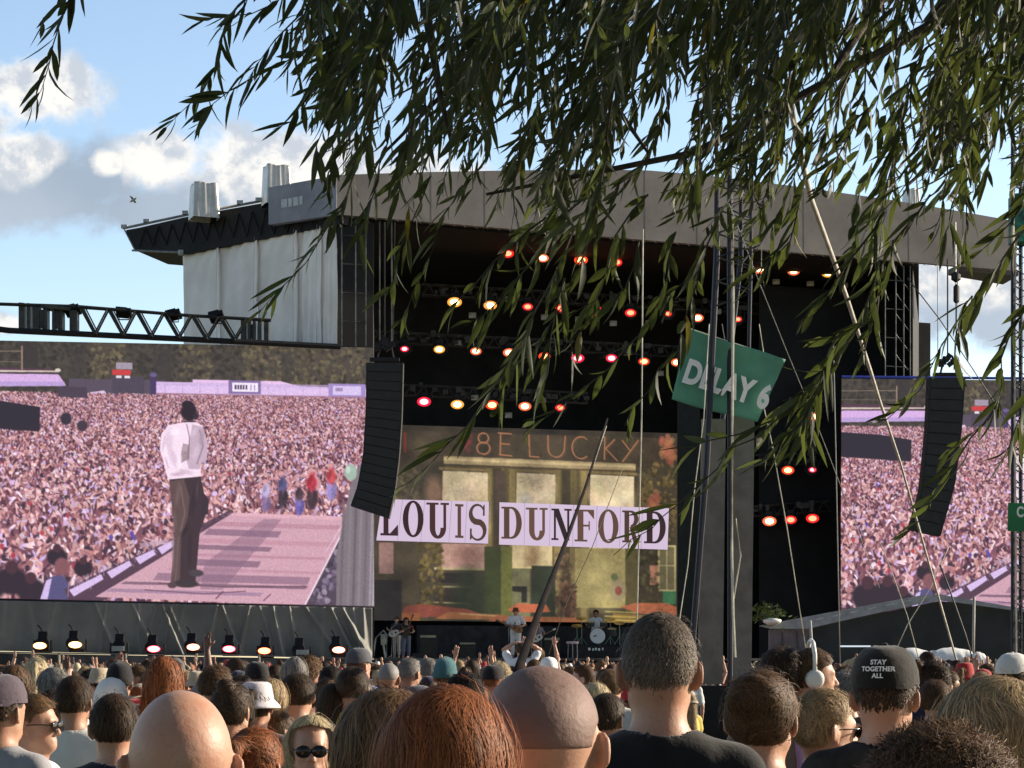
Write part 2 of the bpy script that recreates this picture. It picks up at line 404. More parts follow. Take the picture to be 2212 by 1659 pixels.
    c.poly([(80, 1315), (95, 1262), (125, 1252), (150, 1290), (160, 1315)], (72, 70, 112)); c.ell(125, 1236, 16, 20, (120, 74, 80)); c.poly([(78, 1315), (92, 1268), (104, 1262), (94, 1315)], (200, 180, 225))
    # barrier and pit on the left of the runway
    c.poly([(140, 1315), (130, 1286), (300, 1200), (490, 1100), (500, 1112), (330, 1225), (205, 1315)], (72, 50, 66))
    for i in range(70):
        t = rng.random(); x = 140+t*350; yy = 1270-t*165; c.line([(x, yy), (x+rng.uniform(-6, 20), yy+rng.uniform(14, 30)*(1.1-t))], 2.2*(1.2-t), (150, 120, 140), .8)
    for a in ((140, 1292, 208, 1256), (220, 1250, 268, 1224), (280, 1217, 320, 1198), (328, 1194, 362, 1176)):
        x0, y0, x1, y1 = a; c.poly([(x0, y0-4), (x1, y1-5), (x1+5, y1+6), (x0+10, y0+10)], (208, 184, 228))
    c.line([(300, 1168), (345, 1180), (385, 1170)], 3, (200, 170, 190))
    c.line([(210, 1296), (490, 1112)], 5, (120, 92, 108)); c.line([(225, 1300), (492, 1118)], 2, (52, 40, 52))
    # runway
    c.poly([(494, 1107), (754, 1111), (650, 1312), (195, 1302), (330, 1215)], (198, 154, 168))
    c.poly([(494, 1107), (754, 1111), (748, 1120), (485, 1114)], (214, 166, 178))
    for y0, y1, xa, xb, q in ((1128, 1138, 465, 735, (176, 128, 144)), (1144, 1158, 440, 600, (128, 96, 118)), (1166, 1176, 420, 720, (186, 136, 152)), (1180, 1190, 410, 580, (122, 92, 112)), (1200, 1206, 400, 700, (178, 128, 144)),
                              (1212, 1226, 380, 555, (124, 94, 114)), (1232, 1238, 360, 690, (182, 134, 150)), (1245, 1262, 330, 665, (138, 104, 124)), (1266, 1272, 260, 660, (108, 80, 98)), (1282, 1290, 230, 560, (150, 118, 146))):
        c.poly([(xa, y0), (xb, y0+3), (xb-8, y1+3), (xa-12, y1)], q, .85)
    c.poly([(430, 1222), (560, 1120), (600, 1120), (470, 1280), (420, 1280)], (120, 90, 112), .5)
    c.line([(330, 1268), (480, 1274), (655, 1268)], 2.2, (86, 60, 76)); c.line([(455, 1300), (470, 1284)], 3, (96, 62, 80)); c.line([(300, 1284), (430, 1290), (520, 1282)], 2, (96, 66, 82))
    c.line([(560, 1302), (575, 1288)], 2.4, (96, 62, 80))
    # stage monitors and grey drape on the right of the runway
    c.poly([(754, 1111), (790, 1108), (790, 1315), (650, 1315)], (66, 56, 70))
    for _ in range(110):
        t = rng.random(); x = 752-t*92+rng.uniform(4, 40); yy = 1120+t*185; c.ell(x, yy, rng.uniform(3, 9), rng.uniform(3, 8), [(120, 106, 132), (46, 38, 50), (160, 144, 164), (84, 72, 92)][rng.integers(4)], rng.uniform(0, 3), .8)
    c.line([(754, 1112), (652, 1310)], 3.4, (238, 214, 228)); c.line([(745, 1114), (700, 1190)], 1.5, (224, 198, 216))
    c.poly([(758, 1030), (772, 1000), (812, 960), (812, 1315), (722, 1315), (724, 1190)], (112, 104, 110))
    for x, q in ((732, 90), (748, 122), (760, 84), (772, 128), (785, 92), (798, 150), (806, 176)): c.line([(x+8, 1080), (x, 1315)], 6, (q, q*.95, q), .75)
    c.ell(756, 1012, 14, 18, (150, 178, 160)); c.ell(750, 1006, 6, 8, (180, 205, 190))
    # people by the barrier on the picture
    for x, yy, s, top, leg in ((668, 1040, 1.0, (178, 40, 56), (50, 36, 44)), (603, 1045, .9, (74, 74, 120), (44, 34, 46)), (712, 1025, .9, (190, 60, 66), (150, 140, 210)), (566, 1060, .8, (190, 178, 220), (120, 100, 150)), (640, 1065, .8, (60, 44, 56), (96, 90, 180))):
        s *= .82; c.ell(x-2, yy-34*s, 8*s, 10*s, (204, 146, 146)); c.ell(x, yy-4*s, 15*s, 26*s, top, .1, .9, .5); c.ell(x-5*s, yy-10*s, 6*s, 14*s, np.array(top)*.7, .3, .8, .6); c.ell(x-6*s, yy+42*s, 8*s, 28*s, leg, -.08, .9, .5); c.ell(x+8*s, yy+40*s, 8*s, 26*s, np.array(leg)*.8, .1, .9, .5); c.line([(x+10*s, yy-22*s), (x+24*s, yy-2*s), (x+14*s, yy+14*s)], 6*s, (196, 140, 142))
        c.line([(x-10*s, yy-20*s), (x-26*s, yy-24*s), (x-38*s, yy-20*s)], 6*s, (200, 140, 142))
    c.grain(rng, 0.05, 2)
    # performer seen from behind
    pk, pk2, dk = (240, 218, 234), (188, 164, 182), (48, 36, 40)
    c.poly([(386, 905), (412, 905), (412, 922), (382, 922)], (52, 36, 44)); c.ell(397, 884, 17, 21, (26, 20, 28)); c.ell(394, 868, 13, 9, (26, 20, 28)); c.ell(412, 893, 6, 8, (42, 30, 40))
    c.poly([(352, 915), (385, 908), (414, 907), (428, 918), (437, 950), (436, 990), (424, 998), (422, 1030), (372, 1036), (352, 1040), (344, 1008), (334, 965), (337, 935)], pk)
    c.poly([(404, 912), (428, 918), (437, 950), (436, 990), (424, 998), (420, 1012), (396, 1012), (390, 985), (400, 940)], pk2)
    c.poly([(384, 955), (398, 958), (396, 990), (378, 1000), (380, 975)], (132, 112, 116), .8); c.rect(383, 958, 394, 972, (170, 150, 160)); c.line([(392, 912), (398, 940), (396, 990)], 2, (120, 100, 110))
    c.line([(345, 940), (340, 968), (352, 1010)], 2, (196, 160, 186)); c.line([(420, 925), (428, 960), (414, 1000)], 2.5, (132, 112, 130))
    for x_, y_, rx_, ry_, q_, a_ in ((352, 950, 9, 26, (212, 186, 206), .2), (366, 930, 10, 8, (250, 236, 246), 0), (362, 985, 7, 22, (208, 182, 204), -.3), (388, 1018, 16, 5, (196, 168, 190), .2), (424, 945, 5, 22, (158, 136, 154), .1), (412, 975, 6, 18, (206, 184, 200), .3), (376, 1000, 4, 16, (250, 234, 244), .2), (345, 975, 5, 14, (250, 232, 244), .1), (372, 1024, 14, 4, (182, 152, 176), -.1), (408, 930, 5, 10, (206, 186, 204), .5)):
        c.ell(x_, y_, rx_, ry_, q_, a_, .75, 1.0)
    c.poly([(354, 1036), (422, 1028), (434, 1085), (432, 1118), (420, 1150), (410, 1268), (362, 1272), (366, 1150), (360, 1105)], dk)
    c.poly([(354, 1040), (386, 1034), (398, 1075), (394, 1120), (380, 1160), (376, 1272), (356, 1274), (366, 1155), (360, 1105)], (80, 62, 60))
    c.line([(378, 1050), (388, 1110), (378, 1150)], 2.5, (110, 88, 84)); c.line([(366, 1060), (372, 1120)], 2, (74, 56, 56)); c.line([(374, 1165), (366, 1272)], 1.5, (120, 98, 104))
    for x_, y_, rx_, ry_, q_, a_ in ((372, 1070, 5, 26, (104, 84, 80), .15), (366, 1130, 4, 22, (100, 80, 78), 0), (370, 1210, 4, 40, (92, 74, 74), 0), (362, 1190, 2.5, 50, (126, 104, 106), 0), (408, 1080, 6, 30, (34, 26, 32), .2), (414, 1060, 3, 20, (72, 56, 60), .1), (398, 1190, 4, 40, (38, 28, 34), .05), (388, 1150, 4, 14, (30, 22, 28), .5)):
        c.ell(x_, y_, rx_, ry_, q_, a_, .7, 1.0)
    c.poly([(426, 1060), (440, 1080), (438, 1112), (424, 1118)], (44, 34, 40)); c.ell(390, 1268, 27, 9, (46, 40, 42)); c.ell(412, 1244, 16, 8, (58, 52, 58)); c.ell(360, 1272, 10, 7, (70, 54, 58))
    c.poly([(290, 1180), (352, 1170), (352, 1180), (292, 1190)], (190, 160, 176), .7)
    c.a = blur(c.a, 2)*.93+np.array((232, 190, 215))*.09
    c.grain(rng, 0.045, 1)
    c.rect(-110, 1309, 812, 1316, (60, 40, 50), .6)
    return c

# ---- the house-front picture on the wall behind the band
def house_picture():
    rng = np.random.default_rng(5)
    c = Canvas(800, 915, 1475, 1350, 1.6, (58, 52, 40))
    c.rect(800, 915, 1475, 1000, (66, 52, 40)); c.rect(800, 915, 1475, 934, (40, 34, 30))
    for _ in range(900):
        x, y = rng.uniform(800, 1475), rng.uniform(915, 1350); v = rng.uniform(.7, 1.3); r = rng.uniform(6, 26)
        c.ell(x, y, r, r*rng.uniform(.6, 2), np.array((66, 56, 40))*v, rng.uniform(0, 3), .25, 1.0)
    # frieze
    c.poly([(950, 986), (1370, 992), (1370, 1008), (950, 1003)], (150, 128, 88)); c.poly([(950, 990), (1370, 996), (1370, 1001), (950, 996)], (178, 154, 108)); c.rect(950, 1006, 1370, 1016, (84, 66, 42))
    # pillars
    for x0, x1 in ((1035, 1108), (1185, 1265)):
        c.rect(x0, 1010, x1, 1345, (96, 82, 46)); c.rect(x0+3, 1010, x0+16, 1345, (122, 104, 60)); c.rect(x0+20, 1010, x0+38, 1345, (66, 56, 36)); c.rect(x1-18, 1010, x1-5, 1345, (128, 108, 62)); c.rect(x1-28, 1010, x1-22, 1345, (84, 70, 42))
    c.rect(1060, 1015, 1082, 1100, (76, 60, 48))
    # upper windows
    for x0, x1, yb in ((948, 1044, 1170), (1106, 1190, 1170), (1268, 1366, 1180)):
        c.poly([(x0, 1018), (x1, 1020), (x1, yb), (x0-3, yb)], (198, 176, 136))
        for _ in range(30): c.ell(rng.uniform(x0+8, x1-8), rng.uniform(1030, 1160), 14, 18, (206-rng.uniform(0, 22), 184-rng.uniform(0, 24), 144-rng.uniform(0, 22)), 0, .4, 1.0)
        c.poly([(x0-8, 1010), (x1+8, 1012), (x1+8, 1018), (x0-8, 1016)], (120, 100, 60))
    c.ell(1126, 1080, 14, 18, (150, 146, 140), 0, .6, 1.); c.ell(930, 1065, 18, 34, (150, 108, 82), 0, .7, .9); c.ell(1390, 1080, 20, 60, (92, 72, 38), 0, .8, .9)
    # lower windows and doors
    c.rect(815, 1175, 845, 1242, (132, 98, 90)); c.rect(945, 1175, 1040, 1228, (156, 118, 104)); c.ell(1000, 1200, 30, 24, (120, 82, 72), 0, .7, 1.); c.rect(930, 1226, 1040, 1232, (150, 132, 96))
    c.rect(930, 1234, 1040, 1350, (58, 50, 38)); c.rect(940, 1238, 1015, 1260, (36, 32, 30)); c.line([(938, 1268), (1008, 1268)], 2.6, (156, 142, 96)); c.line([(928, 1302), (1006, 1304)], 2.6, (150, 136, 90)); c.rect(944, 1272, 1006, 1300, (50, 42, 36))
    c.rect(1096, 1175, 1184, 1222, (178, 156, 112)); c.ell(1140, 1200, 16, 26, (130, 100, 66), 0, .8, 1.); c.rect(1096, 1222, 1192, 1226, (190, 168, 112)); c.rect(1096, 1226, 1135, 1350, (102, 98, 66)); c.rect(1138, 1220, 1190, 1330, (44, 50, 34)); c.poly([(1096, 1265), (1128, 1265), (1128, 1300), (1116, 1300), (1116, 1278), (1096, 1276)], (40, 38, 32))
    c.rect(1036, 1180, 1072, 1345, (58, 64, 34)); c.rect(1072, 1180, 1096, 1345, (96, 96, 44)); c.ell(1005, 1290, 34, 60, (38, 46, 30), 0, .85, .8)
    c.rect(1222, 1180, 1346, 1310, (142, 126, 74)); c.rect(1222, 1180, 1234, 1320, (104, 88, 52)); c.ell(1290, 1250, 50, 60, (158, 142, 88), 0, .6, 1.2); c.rect(1346, 1175, 1376, 1330, (84, 74, 44)); c.ell(1330, 1270, 18, 26, (136, 120, 84)); c.ell(1331, 1272, 8, 10, (122, 64, 52)); c.ell(1322, 1242, 8, 8, (92, 100, 60))
    c.rect(1420, 1170, 1462, 1272, (160, 146, 96)); c.rect(1425, 1174, 1458, 1268, (98, 88, 60)); c.line([(1441, 1174), (1441, 1268)], 2, (164, 150, 100)); c.line([(1425, 1215), (1458, 1215)], 2, (164, 150, 100)); c.rect(1402, 1215, 1420, 1258, (166, 108, 84))
    c.rect(1432, 1272, 1462, 1300, (56, 104, 66))
    # climbing plants
    for x0, x1, y0, y1, q in ((895, 948, 1170, 1330, (84, 70, 34)), (1190, 1225, 1190, 1340, (82, 62, 44)), (1376, 1420, 1000, 1330, (64, 58, 36)), (1205, 1235, 1260, 1345, (74, 50, 36)), (800, 900, 1010, 1090, (72, 62, 40)), (1400, 1463, 990, 1160, (92, 74, 40))):
        for _ in range(160): c.ell(rng.uniform(x0, x1), rng.uniform(y0, y1), rng.uniform(2, 6), rng.uniform(2, 7), np.array(q)*rng.uniform(.55, 1.5), rng.uniform(0, 3), .6)
    # orange parasols and tables
    c.poly([(868, 1312), (900, 1306), (1000, 1316), (1040, 1330), (860, 1336)], (122, 58, 44)); c.poly([(960, 1322), (1085, 1328), (1085, 1338), (930, 1338)], (142, 86, 50)); c.line([(985, 1326), (1060, 1330)], 2.2, (176, 142, 90))
    c.poly([(1086, 1316), (1108, 1302), (1170, 1304), (1180, 1320), (1150, 1322), (1096, 1322)], (168, 84, 52)); c.poly([(1060, 1330), (1240, 1332), (1250, 1345), (1040, 1345)], (136, 78, 46))
    c.poly([(1335, 1308), (1370, 1298), (1440, 1298), (1463, 1306), (1463, 1325), (1380, 1322)], (160, 86, 54)); c.poly([(1320, 1322), (1463, 1328), (1463, 1345), (1300, 1345)], (120, 92, 44))
    for y in (1318, 1328, 1336): c.line([(1300, y), (1370, y+2)], 2, (170, 150, 70))
    c.rect(860, 1325, 900, 1345, (140, 80, 40), .8); c.rect(800, 1255, 862, 1350, (40, 36, 34))
    # flowers
    for cx, cy, rx, ry in ((1442, 950, 20, 26), (1450, 975, 12, 16), (1415, 1075, 12, 20), (1410, 1090, 8, 12)):
        for _ in range(26): c.ell(cx+rng.normal(0, rx*.5), cy+rng.normal(0, ry*.5), 6, 7, (160, 92+rng.uniform(-20, 20), 62), 0, .5)
    for _ in range(20): c.ell(995+rng.normal(0, 6), 956+rng.normal(0, 9), 5, 6, (120, 46, 46), 0, .6)
    c.line([(869, 940), (869, 980)], 5, (136, 46, 40))
    h_, w_ = c.a.shape[:2]; nz = np.zeros((h_, w_))
    for cell, am in ((90, .10), (40, .05), (14, .03), (5, .04)):
        g = rng.normal(0, am, (h_//cell+3, w_//cell+3)); yy, xx = np.mgrid[0:h_, 0:w_]; u = xx/cell; v = yy/cell; i = u.astype(int); j = v.astype(int); fu = u-i; fv = v-j
        fu = fu*fu*(3-2*fu); fv = fv*fv*(3-2*fv); nz += (g[j, i]*(1-fu)+g[j, i+1]*fu)*(1-fv)+(g[j+1, i]*(1-fu)+g[j+1, i+1]*fu)*fv
    c.a = np.clip(blur(c.a, 3)*(1.0*(1+nz))[..., None], 0, 255); gm = c.a.mean(2, keepdims=True); c.a = gm+(c.a-gm)*.86
    # hand-drawn neon words
    o, o2 = (158, 106, 74), (112, 78, 58)
    def st(pts): c.line(pts, 2.6, o); c.line([(x+3, y+2) for x, y in pts], 1.1, o2)
    def arc(cx, cy, rx, ry, a0, a1, n=14): return [(cx+rx*math.cos(math.radians(a0+(a1-a0)*i/n)), cy+ry*math.sin(math.radians(a0+(a1-a0)*i/n))) for i in range(n+1)]
    st(arc(1034, 945, 11, 11, 0, 360)); st(arc(1034, 967, 14, 13, 0, 360))
    st([(1071, 933), (1070, 980)]); st([(1066, 933), (1094, 934)]); st([(1071, 956), (1090, 957)]); st([(1069, 980), (1095, 982)])
    st([(1132, 934), (1134, 982), (1154, 983)])
    st([(1174, 936)]+arc(1192, 962, 18, 20, 180, 0)[0:]+[(1212, 936)])
    st(arc(1247, 960, 20, 24, -50, -310))
    st([(1300, 934), (1299, 984)]); st([(1322, 940), (1302, 960), (1328, 986)])
    st([(1340, 942), (1356, 962)]); st([(1376, 940), (1340, 988)])
    return c

# ------------------------------------------------------------------ the stage
YS = {'scr0': 85.0, 'scr1': 89.3}
def Yl(x): return YS['scr0']+(YS['scr1']-YS['scr0'])*(x/805.0)
def stage():
    st = empty('stage', Q(1106, 1432, 96)*1.0); st.location.z = 0; st['_world'] = 1
    tag(st, 'large outdoor concert stage with arched grey roof front and white side wall', 'stage')
    # arched front fascia (thick)
    mb = MB(); N = 24; ext = Vector((0.12, 0.35, 0))
    tops = [(727, 378), (900, 372), (1100, 368), (1300, 366), (1400, 368), (1520, 378), (1700, 400), (1900, 428), (2050, 452), (2195, 478)]
    bots = [(727, 463), (2195, 585)]
    def ib(x, l):
        for (a, b), (c2, d) in zip(l[:-1], l[1:]):
            if x <= c2: return b+(d-b)*(x-a)/(c2-a)
        return l[-1][1]
    for i in range(N):
        xa = 727+(2195-727)*i/N; xb = 727+(2195-727)*(i+1)/N
        mb.prism([Q(xa, ib(xa, tops)), Q(xb, ib(xb, tops)), Q(xb, ib(xb, bots)), Q(xa, ib(xa, bots))], ext)
    mb.obj('fascia', M_fascia, st)
    mb = MB()
    for x in (812, 930, 1046, 1160, 1278, 1392, 1505, 1622, 1735, 1850, 1962, 2080):
        a, b = ib(x, tops)+1, ib(x, bots)-1; o_ = Vector((.002, -.004, 0)); mb.prism([Q(x, a)+o_, Q(x+1.3, a)+o_, Q(x+2.0, b)+o_, Q(x+.7, b)+o_], (0, .03, 0))
    for i in range(60):
        x = 735+i*24.2; y = ib(x, bots); mb.tube([Q(x, y+1)+Vector((.0, -.005, 0)), Q(x+4, y+5)+Vector((.02, .03, 0))], .015, 4)
    mb.obj('seam', mat('seam_dark', (.15, .135, .125), .85, var=.2), st)
    # return of the fascia on the left side
    A = lambda x, y: P(x, y, 89.0+(727-x)/147.0*1.9)
    mb = MB(); mb.prism([A(580, 405), A(727, 379), A(727, 464), A(580, 485)], (0.2, 0.3, 0))
    for x in (606, 634, 662, 700): mb.prism([A(x, 400+(727-x)*.0), A(x+1.6, 400), A(x+1.6, 470), A(x, 472)], (-0.01, -0.03, 0)) if 0 else None
    mb.obj('side_fascia', M_fascia2, st)
    mb = MB()   # remains of the white roof lettering
    for i, (x, wd) in enumerate(((608, 13), (623, 8), (633, 12), (647, 7))):
        mb.prism([A(x, 431-i*2.2), A(x+wd, 430-i*2.2), A(x+wd, 448-i*2.2), A(x, 450-i*2.2)], (-0.005, -0.03, 0))
    mb.obj('roof_lettering', mat('pale_lettering', (0.55, 0.58, 0.62), .7, var=.1), st)
    # dark eave running out to the left
    B = lambda x, y: P(x, y, 89.3+(727-x)*0.0172)
    mb = MB(); mb.prism([B(272, 497), B(300, 492), B(395, 470), B(470, 456), B(582, 436), B(740, 452), B(740, 482), B(560, 517), B(400, 548), B(290, 540)], (1.0, 3.5, 0.0))
    mb.obj('roof_eave', M_black, st)
    mb = MB()   # edge tube, end strut, little clamps along the eave
    mb.tube([B(268, 494)+Vector((0, -.1, 0)), B(395, 467)+Vector((0, -.1, 0)), B(582, 432)+Vector((0, -.1, 0))], 0.06, 6); mb.tube([B(268, 494), B(292, 541)], 0.04, 6)
    mb.tube([B(286, 541), B(386, 545)], 0.05, 6)
    for x, y in ((270, 494), (318, 482), (402, 464), (470, 452), (520, 442), (560, 436)): mb.box(B(x, y-3)+Vector((0, -.15, 0)), (.28, .2, .16))
    mb.box(B(391, 546), (.25, .25, .22)); mb.obj('eave_rail', M_steel, st)
    mb = MB()   # truss seen in the eave
    rng = random.Random(3)
    for i in range(15):
        x = 300+i*29; mb.tube([B(x, 535-(x-300)*.10)+Vector((0, -.08, 0)), B(x+14, 495-(x-300)*.16)+Vector((0, -.08, 0)), B(x+29, 532-(x-300)*.10)+Vector((0, -.08, 0))], 0.035, 5)
    mb.obj('eave_lattice', mat('dull_steel', (.025, .025, .025), .6, .3, var=.2), st)
    # white side wall, four panels with sagging edges
    Wd = lambda x, y: P(x, y, 89.0+(727-x)/330.0*6.4)
    edges = [398, 474, 555, 640, 690, 727]
    tp = lambda x: 546-(x-398)*0.205
    for i in range(5):
        a, b = edges[i]-0.2, edges[i+1]+(1.2 if i < 4 else -.3); nx, nz = 26, 40; V = []; rg = np.random.default_rng(40+i)
        ph = rg.uniform(0, 6, 4)
        for j in range(nz+1):
            v = j/nz
            for k in range(nx+1):
                u = k/nx; x = a+(b-a)*u; y = tp(x)+(752-tp(x))*v
                p = Wd(x, y); dsp = 0.04*math.sin(u*7+ph[0]+v*3)*math.sin(v*4+ph[1])+0.015*math.sin(u*17+ph[2]+v*5)+(0.05 if i in (3, 4) else .008)*math.sin(u*24+ph[3]+v*2.0)*v+ (0.06*math.sin((u+v)*20)*(max(0, .22-v)/.22))
                V.append(p+Vector((-0.8, -0.6, 0))*dsp+Vector((0, 0.10*i-.1*(u > .93), 0)))
        idx = (np.arange(nx)[None, :]+np.arange(nz)[:, None]*(nx+1)).ravel()
        o = link('side_scrim', np_mesh('side_scrim', np.array(V), np.stack([idx, idx+nx+1, idx+nx+2, idx+1], 1), True), M_scrim, st)
        so_ = o.modifiers.new('s', 'SOLIDIFY'); so_.thickness = 0.02
    mb = MB(); e0, e1 = Q(2066, 560, 92.8), Q(2200, 585, 92.8); e0.z = e1.z = 21.15; mb.prism([e0, e1, e1+Vector((-.2, 2.4, 0)), e0+Vector((-.2, 1.2, 0))], (0, 0, -.25)); mb.obj('roof_underside', M_blacksteel, st)
    mb = MB()
    for x in (474, 555, 640, 690): mb.tube([Wd(x, tp(x))+Vector((-.1, -.14, 0)), Wd(x+.5, 640)+Vector((-.14, -.18, 0)), Wd(x-.5, 750)+Vector((-.1, -.14, 0))], .008, 4)
    mb.obj('scrim_seam', mat('seam_grey', (.42, .43, .43), .8, var=.2), st)
    # inside: floor deck, back wall, side walls, ceiling, black proscenium pieces
    mb = MB(); fl = [Q(700, 1420, 92.6), Q(1990, 1420, 92.6), Q(1990, 1420, 108), Q(700, 1420, 108)]
    for p in fl: p.z = 2.02
    mb.prism(fl, (0, 0, -0.12)); mb.obj('deck', M_deck, st)
    mb = MB(); b = [Q(690, 470, 107.6), Q(2010, 560, 107.6), Q(2010, 1440, 107.6), Q(690, 1440, 107.6)]; b[2].z = b[3].z = 0; b[0].z = b[1].z = 20.88
    mb.prism(b, (0, .3, 0)); mb.obj('back_wall', M_dark, st)
    mb = MB()
    c = [Q(700, 470, 92.7), Q(1985, 560, 92.7), Q(1985, 560, 108), Q(760, 470, 108)]
    for p in c: p.z = 20.9
    mb.prism(c, (0, 0, .3)); mb.obj('ceiling', mat('black_ceiling', (.006, .006, .007), .95, var=.2), st)
    def wall(xa, xb, y0a, y0b, z0, z1, name, m, th=.3, y0=92.6):
        mb = MB(); p = [Q(xa, 0, y0a), Q(xb, 0, y0b)]; q = [Vector((p[0].x, p[0].y, z0)), Vector((p[1].x, p[1].y, z0)), Vector((p[1].x, p[1].y, z1)), Vector((p[0].x, p[0].y, z1))]
        mb.prism(q, (0.02, th, 0)); return mb.obj(name, m, st)
    wall(728, 806, 92.55, 92.55, 0.0, 20.85, 'wing_curtain', M_black)
    wall(1640, 1972, 97.5, 97.5, 0.0, 20.4, 'wing_curtain', M_black)
    wall(1463, 1512, 97.4, 97.4, 0.0, 17, 'wing_curtain', mat('dark_green_curtain', (.02, .026, .024), .9))
    wall(1972, 1985, 92.6, 108, 0.0, 20.9, 'wing_curtain', M_black)
    pass
    # scaffold tubes on the left tower and the right tower
    for xs, ya, yb, y0 in (((738, 768, 790, 820, 846), 478, 748, 92.2), ((1912, 1935, 1952, 1966), 575, 812, 92.2)):
        mb = MB()
        for x in xs: mb.tube([Q(x, ya, y0), Q(x, yb, y0)], 0.035, 6)
        for y in range(int(ya)+30, int(yb), 62): mb.tube([Q(xs[0], y, y0), Q(xs[2], y+2, y0)], 0.03, 6)
        if xs[0] > 1900:
            for y in range(590, 800, 44): mb.tube([Q(1935, y, y0), Q(1966, y+40, y0)], 0.025, 5)
        mb.obj('scaffold_tower', mat('tube_steel', (.08, .09, .085), .45, .6, var=.3), st)
    # front lip under the video wall and under the opening
    Lp = lambda x, y: P(x, y, Yl(x)-2.2)
    mb = MB(); mb.prism([Lp(-90, 1406), Lp(420, 1414), Lp(420, 1416.5), Lp(-90, 1409)], (0, 2.6, 0)); mb.prism([Lp(422, 1411), Lp(640, 1417), Lp(640, 1420), Lp(422, 1414)], (0, 2.6, 0)); mb.prism([Lp(642, 1418), Lp(800, 1422), Lp(800, 1425), Lp(642, 1421)], (0, 2.6, 0))
    mb.prism([Q(868, 1422, 92.2), Q(1500, 1440, 92.2), Q(1500, 1443, 92.2), Q(868, 1426, 92.2)], (0, .4, 0)); mb.obj('stage_lip', M_ledge, st)
    mb = MB(); a, b2 = Lp(-90, 1409), Lp(800, 1425); mb.prism([(a.x, a.y+.1, 0), (b2.x, b2.y+.1, 0), (b2.x, b2.y+.1, b2.z), (a.x, a.y+.1, a.z)], (0, .3, 0))
    a, b2 = Q(800, 1424, 92.3), Q(1660, 1437, 92.3); mb.prism([(a.x, a.y, 0), (b2.x, b2.y, 0), (b2.x, b2.y, b2.z), (a.x, a.y, a.z)], (0, .2, 0)); mb.obj('front_panel', M_ledgewall, st)
    mb = MB()
    for x in (128, 272, 425, 560, 812, 1001): 
        p = (Lp(x, 1412) if x < 800 else Q(x, 1424, 92.2))+Vector((0, -.05, 0)); mb.tube([p, p+Vector((.05, -.1, -1.2))], .05, 6)
    mb.obj('lip_strut', mat('pale_strut', (.30, .30, .24), .8), st)
    # riser skirts at the back of the deck
    mb = MB(); a, b2 = Q(900, 1400, 98.6), Q(1463, 1400, 98.6); mb.prism([(a.x, a.y, 2.03), (b2.x, b2.y, 2.03), (b2.x, b2.y, 3.55), (a.x, a.y, 3.55)], (0, 1.2, 0)); mb.obj('band_riser', mat('riser_black', (.015, .018, .022), .8, var=.4, scale=2), st)
    return st
STAGE = stage()

# ------------------------------------------------------------------ screens
pic = crowd_picture(); house = house_picture()
M_led = led_mat('video_wall', 1.08); M_led2 = led_mat('video_wall_dim', 1.22)
def thing(name, label, cat, loc, group=None, kind=None):
    e = empty(name, loc); e['_world'] = 1; tag(e, label, cat, group, kind); return e
def frame(mb, q, t=.12, d=.35, off=.02):
    TL, TR, BR, BL = [Vector(p) for p in q]; n = Vector((0, 1, 0))
    mb.prism([p+n*off for p in (TL, TR, BR, BL)], n*d)

# left video wall
q = [P(-80, 734, Yl(-80)), P(806, 751, Yl(806)), P(808, 1311, Yl(808)), P(-80, 1292, Yl(-80))]
t = thing('video_screen', 'huge left video wall showing a performer on a runway before a pink crowd', 'video screen', (q[3]+q[2])/2)
screen('picture', q, pic, lambda u, v: (-80+u*888, 733+v*578), 620, 410, M_led, t)
mb = MB(); frame(mb, q); mb.obj('cabinet_back', M_blacksteel, t)
mb = MB(); mb.tube([q[3]+Vector((0, -.06, -.05)), q[2]+Vector((0, -.06, -.05))], .07, 6); mb.obj('bottom_rail', M_black, t)
# right video wall
q = [P(1818, 818, 98), P(2270, 822, 99.5), P(2270, 1330, 99.5), P(1816, 1318, 98)]
t = thing('video_screen', 'right video wall showing only the pink crowd, partly behind a hanging speaker column', 'video screen', (q[3]+q[2])/2)
kx = 0.85
screen('picture', q, pic, lambda u, v: (-97+(u*453)/kx, 727+(v*500)/kx), 380, 400, M_led, t)
mb = MB(); frame(mb, q); mb.obj('cabinet_back', M_blacksteel, t)
mb = MB(); mb.tube([q[0]+Vector((0, -.06, .08)), q[1]+Vector((0, -.06, .08))], .07, 6); mb.obj('top_rail', mat('blue_rail', (.05, .08, .5), .5), t)
# backdrop
q = [Q(806, 916, 99.9), Q(1463, 936, 99.9), Q(1463, 1346, 99.9), Q(806, 1340, 99.9)]
t = thing('backdrop_screen', 'painted-looking house front on the screen behind the band with BE LUCKY written along its top', 'backdrop', (q[3]+q[2])/2)
screen('picture', q, house, lambda u, v: (803+u*662, 922+v*420), 520, 320, M_led2, t)
mb = MB(); frame(mb, q, d=.25); mb.obj('cabinet_back', M_blacksteel, t)

